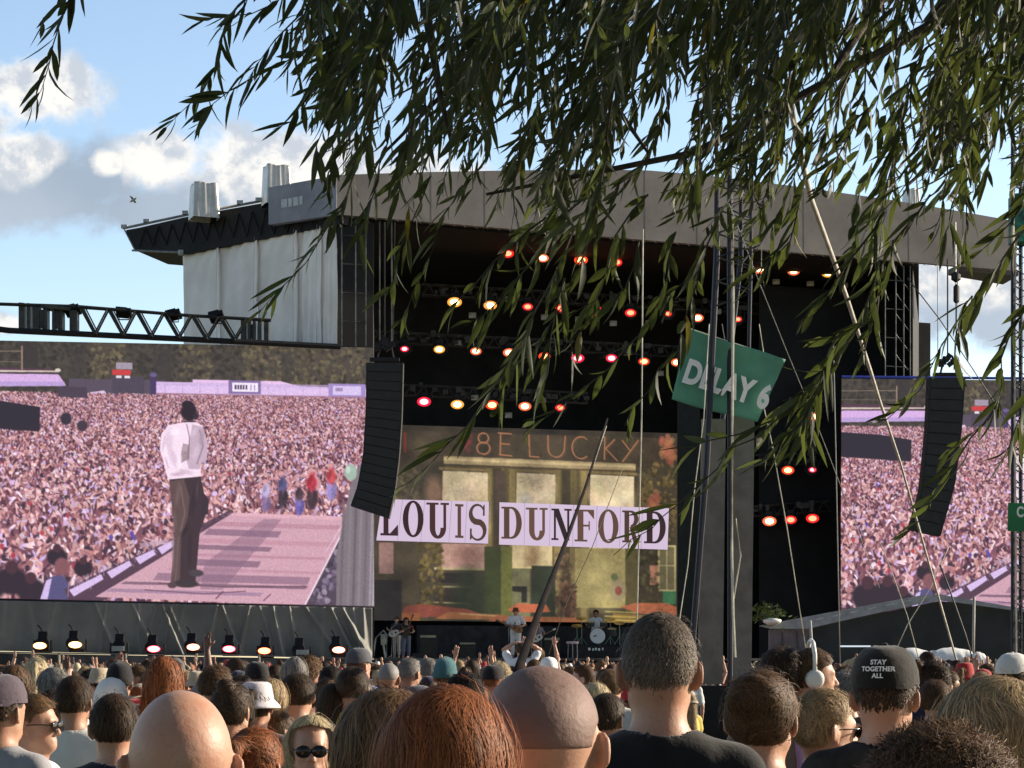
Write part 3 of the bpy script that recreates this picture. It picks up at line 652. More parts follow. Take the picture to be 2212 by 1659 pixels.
# ---- LED letter panels across the opening; cards and letters emit their own colour
GL = {}
def glyph(ch, n=26):
    """condensed slab serif letters as lists of polygons in a unit box (x right, y up)"""
    r = lambda a, b, c, d: [(a, b), (c, b), (c, d), (a, d)]
    def ring(cx, cy, ax, ay, bx, by, a0=0, a1=360):
        out = []
        for i in range(n):
            t0 = math.radians(a0+(a1-a0)*i/n); t1 = math.radians(a0+(a1-a0)*(i+1)/n)
            out.append([(cx+ax*math.cos(t0), cy+ay*math.sin(t0)), (cx+ax*math.cos(t1), cy+ay*math.sin(t1)), (cx+bx*math.cos(t1), cy+by*math.sin(t1)), (cx+bx*math.cos(t0), cy+by*math.sin(t0))])
        return out
    if ch == 'L': return [r(.2, .0, .46, 1), r(.04, .94, .62, 1), r(.04, 0, .95, .07), [(.55, .07), (.95, .07), (.95, .34)]]
    if ch == 'O': return ring(.5, .5, .48, .51, .22, .45)
    if ch == 'U': return [r(.14, .28, .38, 1), r(.0, .94, .52, 1), r(.72, .3, .84, 1), r(.6, .94, .96, 1)]+ring(.49, .3, .35, .31, .11, .22, 180, 360)
    if ch == 'I': return [r(.34, 0, .68, 1), r(.1, .93, .92, 1), r(.1, 0, .92, .07)]
    if ch == 'S':
        pts = []
        for i in range(n+1):
            t0 = i/n; a = math.radians(20+t0*250) if t0 < .5 else math.radians(145-(t0-.5)*2*125-0)
        top = [(.5+.36*math.cos(math.radians(a)), .74+.24*math.sin(math.radians(a))) for a in np.linspace(25, 250, 12)]
        bot = [(.5+.38*math.cos(math.radians(a)), .26+.25*math.sin(math.radians(a))) for a in np.linspace(70, -155, 12)]
        c = top+bot; out = []; N = len(c)
        wd = [.045+.10*math.exp(-((i/(N-1)-.5)/.22)**2) for i in range(N)]
        nn = []
        for i in range(N):
            a_, b_ = c[max(0, i-1)], c[min(N-1, i+1)]; dx, dy = (b_[0]-a_[0])*.45, b_[1]-a_[1]; L = math.hypot(dx, dy) or 1; nn.append((-dy/L, dx/L*.6))
        for i in range(N-1):
            (x0, y0), (x1, y1) = c[i], c[i+1]; p0, p1 = nn[i], nn[i+1]
            out.append([(x0+p0[0]*wd[i], y0+p0[1]*wd[i]), (x1+p1[0]*wd[i+1], y1+p1[1]*wd[i+1]), (x1-p1[0]*wd[i+1], y1-p1[1]*wd[i+1]), (x0-p0[0]*wd[i], y0-p0[1]*wd[i])])
        out += [[(.78, .68), (.88, .68), (.88, 1.0), (.80, .96)], [(.10, .32), (.20, .32), (.20, .04), (.10, 0)]]
        return out
    if ch == 'D': return [r(.12, 0, .38, 1), r(0, .94, .5, 1), r(0, 0, .5, .06)]+ring(.48, .5, .48, .5, .22, .43, -90, 90)
    if ch == 'N': return [r(.12, 0, .22, 1), r(.76, 0, .86, 1), [(.08, 1), (.36, 1), (.88, 0), (.62, 0)], r(0, 0, .34, .06), r(.62, .94, .98, 1), r(0, .94, .3, 1)]
    if ch == 'F': return [r(.14, 0, .42, 1), r(.0, .94, .92, 1), [(.92, .94), (.92, .7), (.62, .94)], r(0, 0, .6, .06), r(.42, .47, .7, .53), r(.66, .36, .72, .64)]
    if ch == 'R': return [r(.12, 0, .38, 1), r(0, .94, .5, 1), r(0, 0, .5, .06), [(.4, .48), (.6, .5), (.86, .0), (.6, .0)], r(.6, 0, .98, .06)]+ring(.46, .74, .42, .26, .18, .19, -90, 90)
def banner(label, corners, cards, letters, y0):
    TL, TR, BR, BL = corners
    def W(u, v, off=0.0):
        x = (TL[0]*(1-u)+TR[0]*u)*(1-v)+(BL[0]*(1-u)+BR[0]*u)*v; y = (TL[1]*(1-u)+TR[1]*u)*(1-v)+(BL[1]*(1-u)+BR[1]*u)*v
        return Q(x, y, y0)+Vector((off*.37, -off, 0))
    t = thing('letter_banner', label, 'banner', W(.5, 1))
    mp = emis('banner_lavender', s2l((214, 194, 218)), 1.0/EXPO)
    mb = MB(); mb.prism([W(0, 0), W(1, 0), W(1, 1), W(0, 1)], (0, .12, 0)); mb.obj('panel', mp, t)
    mb = MB(); x0, x1 = TL[0], TR[0]
    for cx in cards:
        u = (cx-x0)/(x1-x0); du = .9/(x1-x0); mb.prism([W(u, 0, .012), W(u+du, 0, .012), W(u+du*.8, 1, .012), W(u, 1, .012)], (0, .004, 0))
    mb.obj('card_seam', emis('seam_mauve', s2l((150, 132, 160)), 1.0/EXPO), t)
    for ch, a, b, ya, yb, col in letters:
        mb = MB()
        for pl in glyph(ch):
            pts = []
            for gx, gy in pl:
                x = a+(b-a)*gx; y = yb+(ya-yb)*gy+(gx-.5)*1.0; pts.append(Q(x, y, y0)+Vector((.0, -.03, 0)))
            mb.prism(pts, (0, .012, 0))
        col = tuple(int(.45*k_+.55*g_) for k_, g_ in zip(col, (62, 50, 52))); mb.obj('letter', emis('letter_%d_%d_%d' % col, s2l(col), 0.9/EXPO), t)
pl, br, tn, dkb = (78, 48, 58), (70, 46, 48), (160, 118, 92), (56, 48, 52)
banner('lavender letter cards spelling LOUIS beside the left speaker column', ((826, 1078), (1056, 1084), (1054, 1174), (813, 1167)), (869, 917, 975, 1008),
       [('L', 820, 862, 1085, 1157, pl), ('O', 869, 916, 1082, 1160, br), ('U', 921, 972, 1086, 1163, (104, 66, 62)), ('I', 981, 1003, 1089, 1162, (150, 108, 88)), ('S', 1011, 1052, 1089, 1167, (126, 96, 76))], 97.0)
banner('lavender letter cards spelling DUNFORD hung across the stage behind the leaning pole', ((1079, 1085), (1445, 1098), (1442, 1187), (1078, 1176)), (1133, 1188, 1238, 1289, 1340, 1387),
       [('D', 1083, 1129, 1095, 1164, (146, 108, 82)), ('U', 1136, 1185, 1097, 1167, (172, 128, 98)), ('N', 1191, 1236, 1099, 1167, dkb), ('F', 1241, 1287, 1101, 1170, (166, 124, 92)), ('O', 1291, 1337, 1101, 1173, (158, 116, 92)), ('R', 1344, 1384, 1103, 1172, (120, 88, 72)), ('D', 1391, 1440, 1105, 1174, (66, 50, 52))], 97.0)

# ------------------------------------------------------------------ skirt under the left video wall
def skirt():
    nx, nz = 520, 36; xs = np.linspace(-90, 804, nx); V = np.zeros((nz, nx, 3)); rg = np.random.default_rng(21)
    folds = [(230, 215, 5, .10), (340, 305, 6, .10), (398, 372, 7, .05), (205, 250, 6, .2), (285, 340, 8, .24), (300, 300, 6, .1), (372, 352, 5, .12), (350, 395, 8, .26), (365, 410, 6, .2), (470, 445, 7, .16), (480, 520, 7, .2), (540, 515, 7, .18),
             (590, 612, 7, .3), (625, 645, 6, .22), (560, 600, 6, .12), (660, 740, 9, .2), (700, 690, 12, .12), (715, 770, 9, .42), (740, 800, 9, .45), (762, 778, 10, .2), (785, 790, 8, .25), (120, 90, 14, .08), (60, 75, 16, .06), (10, 0, 18, .06)]
    for j in range(nz):
        v = j/(nz-1); base = 1297+(xs/805.)*16; bottom = 1406+(xs/805.)*17
        y = base+(bottom-base)*v; Yd = YS['scr0']+(YS['scr1']-YS['scr0'])*xs/805.-.25
        d = 0.03*np.sin(xs*.051+v*2)*np.sin(xs*.023+1)+.006*np.sin(xs*.17+v*4+np.sin(xs*.05)*3)
        for xt, xb, wd, am in folds:
            c = xt+(xb-xt)*v; wv_ = wd*(.45+.75*v); a = am*(.35+.9*v); s = (xs-c)/wv_; d += a*np.where(s > 0, np.exp(-s*s*3.0), np.exp(-s*s*.5))
        Yd = Yd-d*.9
        V[j, :, 0] = (xs-CX)*Yd/F; V[j, :, 1] = Yd; V[j, :, 2] = ZC+(HY-y)*Yd/F
    idx = (np.arange(nx-1)[None, :]+np.arange(nz-1)[:, None]*nx).ravel()
    me = np_mesh('skirt', V.reshape(-1, 3), np.stack([idx, idx+nx, idx+nx+1, idx+1], 1), True)
    m = mat('skirt_cloth', (.16, .162, .148), .65, var=.15, scale=.6, spec=.7, bump=.15, bscale=6)
    o = link('stage_skirt', me, m); o.modifiers.new('s', 'SOLIDIFY').thickness = .01
    tag(o, 'dark creased cloth skirt hanging below the left video wall', 'stage skirt')
skirt()
# ------------------------------------------------------------------ video truss with floodlights
def truss(mb, a, b, s, d, n, r=0.05, rl=.03, back=True):
    """box truss between a and b: depth s downwards, d back"""
    a, b = Vector(a), Vector(b); dn = Vector((0, 0, -s)); bk = Vector((0, d, 0))
    for o in (Vector(), dn, bk, dn+bk): mb.tube([a+o, b+o], r, 6)
    for off in (Vector(), bk):
        for i in range(n):
            p0 = a.lerp(b, i/n); p1 = a.lerp(b, (i+.5)/n); p2 = a.lerp(b, (i+1)/n)
            mb.tube([p0+off, p1+dn+off], rl, 5); mb.tube([p1+dn+off, p2+off], rl, 5)
def roof_truss():
    t = thing('video_truss', 'black lattice truss above the left video wall', 'truss', P(290, 700, 87))
    Yt = lambda x: Yl(x)-.4
    mb = MB()
    mb.tube([P(-60, 655, Yt(-60)), P(165, 662, Yt(165)), P(400, 681, Yt(400)), P(585, 692, Yt(585))], .075, 6)
    mb.tube([P(-60, 704, Yt(-60))+Vector((0, 0, 0)), P(20, 714, Yt(20)), P(735, 749, Yt(735))], .13, 6)
    mb.tube([P(165, 664, Yt(165)+.9), P(585, 693, Yt(585)+.9)], .06, 6); mb.tube([P(20, 713, Yt(20)+.9), P(735, 747, Yt(735)+.9)], .09, 6)
    mb.obj('chord', mat('truss_black', (.03, .032, .034), .5, .5), t)
    mb = MB(); 
    xt = lambda x: 662+(x-165)*.0715; xb = lambda x: 720+(x-165)*.0455
    for off in (0, .9):
        for k in range(6):
            x = 172+k*60+off*5
            mb.tube([P(x, xt(x), Yt(x)+off), P(x+32, xb(x+32), Yt(x)+off)], .04, 5); mb.tube([P(x+32, xb(x+32), Yt(x)+off), P(x+60, xt(x+60), Yt(x)+off)], .04, 5)
            mb.tube([P(x+7, xt(x), Yt(x)+off), P(x+37, xb(x+32), Yt(x)+off)], .03, 5)
    for x0, x1 in ((40, 52), (58, 64), (70, 84), (96, 102), (112, 118), (130, 135), (150, 166), (520, 530), (534, 540), (546, 550), (556, 562), (570, 580)):
        mb.prism([P(x0, xt(x0), Yt(x0)), P(x1, xt(x1), Yt(x1)), P(x1, xb(x1), Yt(x1)), P(x0, xb(x0), Yt(x0))], (0, .5, 0))
    for x0, x1, in ((84, 96), (118, 130), (540, 546)): mb.prism([P(x0, xt(x0)+15, Yt(x0)+.1), P(x1, xt(x1)+10, Yt(x1)+.1), P(x1, xb(x1), Yt(x1)+.1), P(x0, xb(x0)-14, Yt(x0)+.1)], (0, .3, 0))
    mb.prism([P(88, 656, Yt(90)-.1), P(152, 664, Yt(150)-.1), P(150, 671, Yt(150)-.1), P(88, 664, Yt(90)-.1)], (0, .8, 0))
    mb.obj('lattice', mat('lattice_grey', (.05, .053, .05), .5, .5, var=.3), t)
    for i, (x, y, lab) in enumerate(((157, 671, 'black floodlight at the left end of the video truss'), (268, 676, 'second black floodlight along the video truss'), (375, 681, 'black floodlight in front of the pale sky, third along the truss'), (468, 684, 'black floodlight on the truss before the white side wall'))):
        f = thing('floodlight', lab, 'floodlight', P(x, y, Yt(x)), 'floodlights on the video truss')
        c = P(x, y, Yt(x)+.2); M = Matrix.Rotation(math.radians(-14 if i != 1 else 5), 3, 'Y')@Matrix.Rotation(math.radians(-25), 3, 'X')
        mb = MB(); mb.box(c, (.62, .5, .2), M=M); mb.box(c+Vector((-.1, 0, .1)), (.45, .4, .1), M=M); mb.obj('housing', M_blacksteel, f)
        mb = MB(); mb.tube([c+Vector((-.22, 0, 0)), c+Vector((-.2, 0, -.28)), c+Vector((.2, 0, -.28)), c+Vector((.22, 0, 0))], .03, 5); mb.obj('bracket', M_blacksteel, f)
roof_truss()

# ------------------------------------------------------------------ line arrays
def line_array(lab, L, R, n, Y, hangy):
    """L, R: outlines from top to bottom as picture points"""
    def at(l, t):
        d = [0]
        for a, b in zip(l[:-1], l[1:]): d.append(d[-1]+math.hypot(a[0]-b[0], a[1]-b[1]))
        s = t*d[-1]
        for i in range(len(l)-1):
            if s <= d[i+1]+1e-6: u = (s-d[i])/(d[i+1]-d[i]); return (l[i][0]+(l[i+1][0]-l[i][0])*u, l[i][1]+(l[i+1][1]-l[i][1])*u)
        return l[-1]
    top = P((L[0][0]+R[0][0])/2, L[0][1], Y)
    t = thing('speaker_column', lab, 'loudspeaker', top)
    for i in range(n):
        a, b, c, d = at(L, i/n), at(R, i/n), at(R, (i+1)/n), at(L, (i+1)/n)
        g = .014
        lerp = lambda p, q, k: (p[0]+(q[0]-p[0])*k, p[1]+(q[1]-p[1])*k)
        a2, b2, c2, d2 = lerp(a, d, g), lerp(b, c, g), lerp(c, b, g), lerp(d, a, g)
        mb = MB(); mb.prism([P(*a2, Y), P(*b2, Y), P(*c2, Y), P(*d2, Y)], (0, .75, 0))
        m_ = P(*lerp(a, b, .5), Y); 
        # shallow grille step
        e = lambda p, k: lerp(p, lerp(lerp(a, b, .5), lerp(d, c, .5), .5), k)
        mb.prism([P(*e(a2, .1), Y-.03), P(*e(b2, .1), Y-.03), P(*e(c2, .1), Y-.03), P(*e(d2, .1), Y-.03)], (0, .028, 0))
        mb.obj('cabinet', M_speaker, t)
    mb = MB(); a, b = P(*L[0], Y+.3), P(*R[0], Y+.3); m_ = (a+b)/2
    mb.box(m_+Vector((0, 0, .12)), (abs(b.x-a.x)*.8, .3, .14)); mb.tube([a.lerp(b, .3)+Vector((0, 0, .15)), m_+Vector((-.15, 0, .9))], .05, 6); mb.tube([a.lerp(b, .75)+Vector((0, 0, .15)), m_+Vector((.2, 0, .95))], .05, 6)
    for k in range(5): mb.box(m_+Vector((-.3+k*.15, -.1+.05*(k % 2), .62+.12*((k*7) % 3))), (.22, .2, .34), M=Matrix.Rotation(.3*k, 3, 'Y'))
    mb.tube([m_+Vector((0, 0, .9)), P((L[0][0]+R[0][0])/2, hangy, Y+.3)], .035, 6); mb.tube([m_+Vector((.35, 0, .9)), P((L[0][0]+R[0][0])/2+22, hangy, Y+.3)], .025, 6)
    mb.obj('flying_frame', M_blacksteel, t)
line_array('tall curved black speaker column hanging at the right edge of the left video wall', [(791, 783), (790, 880), (784, 980), (772, 1050), (757, 1092)], [(871, 783), (868, 900), (862, 990), (853, 1060), (840, 1119)], 16, 87.2, 480)
line_array('curved black speaker column hanging in front of the right video wall', [(2008, 815), (2003, 930), (1990, 1060), (1966, 1143)], [(2086, 815), (2078, 930), (2064, 1045), (2032, 1158)], 14, 92.0, 560)

# ------------------------------------------------------------------ lighting trusses and lamps inside the roof
RED, PINK, ORG, WARM, YEL, OFF = 'red', 'pink', 'orange', 'warm white', 'yellow', 'unlit'
LC = {RED: ((1.0, .10, .05), (1., .02, .02)), PINK: ((1., .16, .18), (1., .02, .06)), ORG: ((1., .30, .10), (1., .06, .02)), WARM: ((1., .50, .26), (1., .16, .06)), YEL: ((1., .74, .28), (.95, .38, .06))}
ORD = ['first', 'second', 'third', 'fourth', 'fifth', 'sixth', 'seventh', 'eighth', 'ninth', 'tenth', 'eleventh', 'twelfth']
def lens_mats(k):
    a, b = LC[k]; return emis('lamp_core_'+k.replace(' ', '_'), a, 7.5/EXPO), emis('lamp_rim_'+k.replace(' ', '_'), b, 1.3/EXPO)
def lamp(x, y, Y, k, label, group, rx=.25, rz=.17):
    c = P(x, y, Y); t = thing('stage_lamp', label, 'stage lamp', c+Vector((0, 0, .5)), group)
    M = Matrix.Rotation(math.radians(90), 3, 'X')
    mb = MB(); mb.lathe([(.16, -.62), (.24, -.5), (.30, -.15), (.31, -.02), (.27, 0)], c, 16, M); mb.box(c+Vector((0, .3, .38)), (.34, .3, .22))
    for s in (-1, 1): mb.box(c+Vector((s*.34, .25, .18)), (.05, .16, .5))
    hs_ = mb.obj('housing', M_blacksteel, t)
    if k == OFF:
        mb = MB(); mb.lathe([(.26, .01), (.2, .05), (.02, .07)], c, 16, M@Matrix.Diagonal((1, .7, 1))); mb.obj('lens', mat('dull_lens', (.30, .36, .36), .25), hs_); return
    core, rim = lens_mats(k); D = Matrix.Diagonal((rx/.25, rz/.25, 1))
    mb = MB(); mb.lathe([(.31, .012), (.32, .03), (.27, .04)], c, 18, M@D); mb.obj('lens_rim', rim, hs_)
    mb = MB(); mb.lathe([(.20, .042), (.16, .07), (.06, .09)], c, 18, M@D); mb.obj('lens', core, hs_)
rows = [
 ('highest lighting truss', 97.0, [(1097, 548, RED), (1173, 558, WARM), (1255, 562, ORG), (1332, 567, RED)]),
 ('truss end right of the tower mast', 96.6, [(1640, 582, WARM), (1714, 586, WARM), (1788, 590, YEL), (1861, 593, RED)]),
 ('second lighting truss', 98.5, [(982, 653, YEL), (1059, 660, YEL), (1140, 663, RED), (1213, 666, RED), (1288, 672, RED), (1362, 676, RED), (1443, 678, RED), (1507, 687, WARM), (1594, 690, RED), (1660, 692, PINK)]),
 ('third lighting truss', 99.0, [(874, 754, PINK), (949, 755, YEL), (1028, 759, WARM), (1100, 762, WARM), (1176, 770, ORG), (1248, 774, PINK), (1321, 774, PINK), (1391, 781, ORG), (1462, 783, WARM)]),
 ('lowest lighting truss', 99.4, [(916, 868, PINK), (988, 874, YEL), (1063, 875, ORG), (1134, 878, WARM), (1210, 881, RED)]),
 ('right wing lighting bar', 96.8, [(1761, 900, WARM)]),
 ('middle right wing bar', 96.8, [(1702, 1016, ORG), (1755, 1015, PINK)]),
 ('low right wing bar', 96.8, [(1662, 1126, WARM), (1708, 1123, RED), (1755, 1120, RED)])]
small = {(1140, 663), (1443, 678), (1594, 690), (1210, 881), (874, 754), (1755, 1015), (1861, 593)}
for nm, y0, ls in rows:
    xs = [l[0] for l in ls]; ya, yb = ls[0][1], ls[-1][1]; big = len(ls) > 4
    xa, xb = (xs[0]-70, xs[-1]+(60 if big else 40)); sl_ = (yb-ya)/max(1, xs[-1]-xs[0]) if len(ls) > 1 else 0.02
    a = Q(xa, ya-13-70*sl_, y0); b = Q(xb, yb-13+50*sl_, y0)
    t = thing('lighting_truss', 'dark lattice '+nm+' carrying glowing lamps' if 'truss' in nm else 'dark '+nm+' carrying glowing lamps', 'truss', (a+b)/2)
    mb = MB(); truss(mb, a, b, -.5, .45, max(3, int((xb-xa)/26)), .035, .02); rr = random.Random(int(y0*10+ya))
    for i in range(int((xb-xa)/18)):
        p = a.lerp(b, rr.random()); mb.box(p+Vector((0, -.25, rr.uniform(.1, .5))), (rr.uniform(.1, .3), .1, rr.uniform(.08, .3)))
    mb.obj('lattice', mat('dim_truss', (.06, .06, .055), .6, .4, var=.3), t)
    for i, (x, y, k) in enumerate(ls):
        s = (.72 if (x, y) in small else 1.0)*rr.uniform(.8, 1.08)
        lamp(x, y, Yf(x, y0)-.3, k, '%s lamp, %s from the left on the %s' % (k, ORD[i], nm), 'glowing stage lamps', .25*s, .17*s)
    # small white blinders beside the lamps
    for i in range(len(ls)-1):
        if rr.random() < .45:
            x = (xs[i]+xs[i+1])/2; c = Q(x, (ls[i][1]+ls[i+1][1])/2+rr.choice((-16, 20, 24)), y0)
            o = MB(); o.box(c+Vector((0, .12, 0)), (.34, .2, .24)); o.box(c, (.24, .06, .10)); 
            ob = o.obj('blinder_lamp', mat('pale_blinder', (.38, .38, .32), .5, var=.3), None, origin=c); tag(ob, 'pale unlit blinder %s on the %s' % (('after %s lamp' % ORD[i]), nm), 'stage lamp', 'pale blinders between the lamps')

# footlights along the lip of the left wing
fl = [(90, 1395, YEL), (166, 1393, YEL), (255, 1400, OFF), (335, 1402, PINK), (420, 1398, WARM), (497, 1402, PINK), (573, 1406, ORG), (652, 1408, OFF), (733, 1404, WARM)]
for i, (x, y, k) in enumerate(fl):
    c = P(x, y, Yl(x)-1.9); t = thing('footlight', '%s moving footlight, %s from the left along the lip below the left video wall' % (k, ORD[i]), 'footlight', (c.x, c.y, c.z-.25), 'footlights under the left video wall')
    rr = random.Random(i); dx = rr.uniform(-.22, 0.02)
    mb = MB(); mb.box(c+Vector((0, .25, -.22)), (.62, .45, .14)); mb.obj('base', M_blacksteel, t)
    mb = MB(); mb.box(c+Vector((-.34, .25, .0)), (.06, .22, .44)); mb.box(c+Vector((.34, .25, .0)), (.06, .22, .44)); mb.obj('yoke', M_blacksteel, t)
    M = Matrix.Rotation(math.radians(64), 3, 'X')
    mb = MB(); mb.lathe([(.10, -.45), (.21, -.40), (.27, -.17), (.28, -.02), (.25, 0)], c+Vector((dx, .05, .1)), 16, M); mb.box(c+Vector((dx, .35, .38)), (.34, .3, .3), M=M)
    mb.tube([c+Vector((dx, .3, .5)), c+Vector((dx-.1, .3, .72)), c+Vector((dx-.2, .25, .85))], .03, 5); hd_ = mb.obj('head', M_blacksteel, t)
    M2 = Matrix.Rotation(math.radians(90), 3, 'X')@Matrix.Diagonal((.92, .46, 1))
    if k == OFF: mb = MB(); mb.box(c+Vector((0.05, -.3, -.02)), (.5, .06, .2)); mb.obj('lens', mat('dull_lens', (.30, .36, .36), .25), hd_)
    else:
        core, rim = lens_mats(k); mb = MB(); mb.lathe([(.30, -.02), (.31, .02), (.28, .03)], c+Vector((0, -.3, 0)), 18, M2); mb.obj('lens_rim', rim, hd_)
        mb = MB(); mb.lathe([(.27, .032), (.22, .06), (.1, .08)], c+Vector((0, -.3, 0)), 18, M2); mb.obj('lens', core, hd_)

# ------------------------------------------------------------------ shrouded boxes on the roof
def shroud(lab, xl, xr, yt, yb, Y, seed):
    nx, nz = 88, 24; rg = np.random.default_rng(seed); ph = rg.uniform(0, 6, 5); V = []; t0 = P((xl+xr)/2, yb, Y); wd = (xr-xl)*Y/F; h = (yb-yt)*Y/F
    for j in range(nz+1):
        v = j/nz; s = (.86+.14*(1-v))*.5*wd
        for k in range(nx):
            a = 2*math.pi*k/nx; ca, sa = math.cos(a), math.sin(a); q = (abs(ca)**18+abs(sa)**18)**(-1/18); fold = .012*wd*math.sin(a*9+ph[0]+v*1.5)*(1-v*.6)+.008*wd*math.sin(a*17+ph[1])
            r = s*q*.92+fold
            xx_, yy_ = r*ca*.86, r*sa*.86; V.append((t0.x+xx_*.94-yy_*.34, t0.y+1.2+xx_*.34+yy_*.94, t0.z+h*v+.03*math.sin(a*5+ph[3])*(v > .8)))
    V.append((t0.x, t0.y+1.2, t0.z+h*1.01)); n = nx; fs = []
    mb = MB(); 
    for j in range(nz):
        for k in range(nx): fs.append((j*n+k, j*n+(k+1) % n, (j+1)*n+(k+1) % n, (j+1)*n+k))
    for k in range(nx): fs.append((nz*n+k, nz*n+(k+1) % n, len(V)-1))
    mb.add(V, fs); o = mb.obj('shrouded_box', M_silver, None, True, origin=(t0.x, t0.y+1.2, t0.z))
    tag(o, lab, 'covered equipment', 'sheeted boxes on the stage roof')
shroud('silver sheeted box standing alone on the left end of the dark roof eave', 394, 470, 386, 462, 92.0, 1)
shroud('taller silver sheeted box beside the blue grey roof corner', 553, 626, 347, 432, 90.5, 2)
shroud('pale sheeted box on the roof behind the willow at the right', 1958, 1997, 398, 446, 103, 3)

# ------------------------------------------------------------------ delay tower with its sign
def tower():
    Y = 38.0; t = thing('delay_tower', 'dark steel lattice tower with weathered grey boards, guyed in the crowd right of centre', 'tower', (P(1570, 0, Y).x, Y, 0))
    def px(x, z=None, y=None, Yy=Y): p = P(x, y if y is not None else 0, Yy); return Vector((p.x, Yy, z if z is not None else p.z))
    for x, xb_, Yy, r in ((1548, 1505, 38.0, .06), (1576, 1577, 38.3, .05), (1622, 1612, 39.3, .035), (1600, 1550, 39.3, .05)):
        mb = MB(); mb.tube([P(x, -150, Yy), P(x, 560, Yy), P((x+xb_)/2 if x == 1548 else xb_, 1000, Yy), Vector(((xb_-CX)*Yy/F*1.0-(0.25 if x == 1548 else 0), Yy, 0))], r, 8); mb.obj('mast_post', mat('navy_black_steel', (.016, .018, .03), .5, .4), t)
    mb = MB()
    for i in range(16):
        y0 = -120+i*52; 
        if y0 > 640: break
        mb.tube([P(1548, y0, 38), P(1622, y0+26, 38), P(1548, y0+52, 38)], .02, 5); mb.tube([P(1576, y0, 38.6), P(1622, y0+20, 38), P(1576, y0+52, 38.6)], .018, 5)
    mb.obj('lattice', mat('dark_lattice', (.04, .045, .05), .5, .5), t)
    # climbing cladding high on the mast (dark sheet seen through the leaves)
    for xa, xb_, ya, yb in ((1516, 1568, 905, 1478), (1580, 1630, 900, 1470)):
        mb = MB(); nz = 14
        for i in range(nz):
            v0, v1 = i/nz, (i+1)/nz; s0 = -7*v0; s1 = -7*v1; w_ = .35*math.sin(i*2.1)
            ww = .35*math.sin((i+1)*2.1)
            mb.prism([P(xa+s0+w_, ya+(yb-ya)*v0, Y+.9), P(xb_+s0, ya+(yb-ya)*v0, Y+.9), P(xb_+s1, ya+(yb-ya)*v1, Y+.9), P(xa+s1+ww, ya+(yb-ya)*v1, Y+.9)], (0, .12, 0))
        mb.obj('cladding_board', M_board, t)
    mb = MB(); a = P(1512, 1300, Y+1.2); b = P(1630, 1300, Y+1.2); mb.box(((a.x+b.x)/2, Y+1.3, .7), (b.x-a.x, .8, 1.35)); mb.obj('ballast_block', M_blacksteel, t)
    mb = MB(); mb.tube([P(1583, 470, 37.7), P(1584, 640, 37.7), P(1582, 900, 37.7), P(1581, 1200, 37.7), P(1584, 1330, 37.7), P(1588, 1420, 37.7)], .028, 6)
    mb.tube([P(1590, 1120, 37.7), P(1600, 1200, 37.7), P(1584, 1300, 37.7)], .012, 5); mb.obj('cable_loom', M_rope, t)
tower()
def text_mesh(s, size, ext=.01, bold=.0, name='lettering', sx=1.0):
    cu = bpy.data.curves.new('t', 'FONT'); cu.body = s; cu.size = size; cu.extrude = ext; cu.offset = bold; cu.align_x = 'LEFT'; cu.resolution_u = 6; cu.space_character = 1.02
    o = bpy.data.objects.new('t', cu); C.objects.link(o); bpy.context.view_layer.update()
    me = bpy.data.meshes.new_from_object(o.evaluated_get(bpy.context.evaluated_depsgraph_get())); me.name = name
    bpy.data.objects.remove(o); bpy.data.curves.remove(cu)
    for v in me.vertices: v.co.x *= sx
    return me
def sign():
    Y = 38.3; pts = [(1487, 709), (1590, 742), (1697, 778), (1690, 830), (1668, 896), (1630, 915), (1560, 893), (1451, 862), (1469, 770), (1473, 752), (1467, 747)]
    o3 = P(1451, 862, Y); t = thing('sign', 'green fabric sign reading DELAY 6, tilted on the lattice tower', 'sign', o3)
    # draped sheet: bilinear between the left and right edges with a fold line
    nx, ny = 30, 20; V = []
    for j in range(ny+1):
        v = j/ny
        for i in range(nx+1):
            u = i/nx; top = (1487+210*u, 709+69*u+2.5*math.sin(u*6)); bot = (1451+(1636-1451)*u, 862+(914-862)*u+ (2.5*math.sin(u*5)))
            x = top[0]+(bot[0]-top[0])*v; y = top[1]+(bot[1]-top[1])*v
            if v < .27: x -= (1-u)*0; 
            d = .05*math.sin(u*3+1)*v - .07*max(0, .27-v)/.27
            V.append(P(x, y, Y+d))
    idx = (np.arange(nx)[None, :]+np.arange(ny)[:, None]*(nx+1)).ravel()
    o = link('sheet', np_mesh('sheet', np.array(V), np.stack([idx, idx+nx+1, idx+nx+2, idx+1], 1), True), M_green, t); o.modifiers.new('s', 'SOLIDIFY').thickness = .012
    me = text_mesh('DELAY 6', .60, .004, .026, sx=.71); me.materials.append(M_white)
    o = bpy.data.objects.new('lettering', me); C.objects.link(o); o.parent = t
    p = P(1472, 822, Y-.12); ang = math.radians(-18.5)
    o.location = p-t.location; o.rotation_euler = (math.radians(90), -ang, 0)
    o.rotation_euler = (Matrix.Rotation(-ang, 3, 'Y')@Matrix.Rotation(math.radians(90), 3, 'X')).to_euler()
    mb = MB(); mb.tube([P(1487, 709, Y-.02), P(1697, 778, Y-.02)], .012, 5); mb.tube([P(1560, 700, Y), P(1566, 735, Y)], .008, 5); mb.tube([P(1640, 700, Y), P(1650, 765, Y)], .008, 5); mb.obj('tie_cord', M_rope, t)
sign()
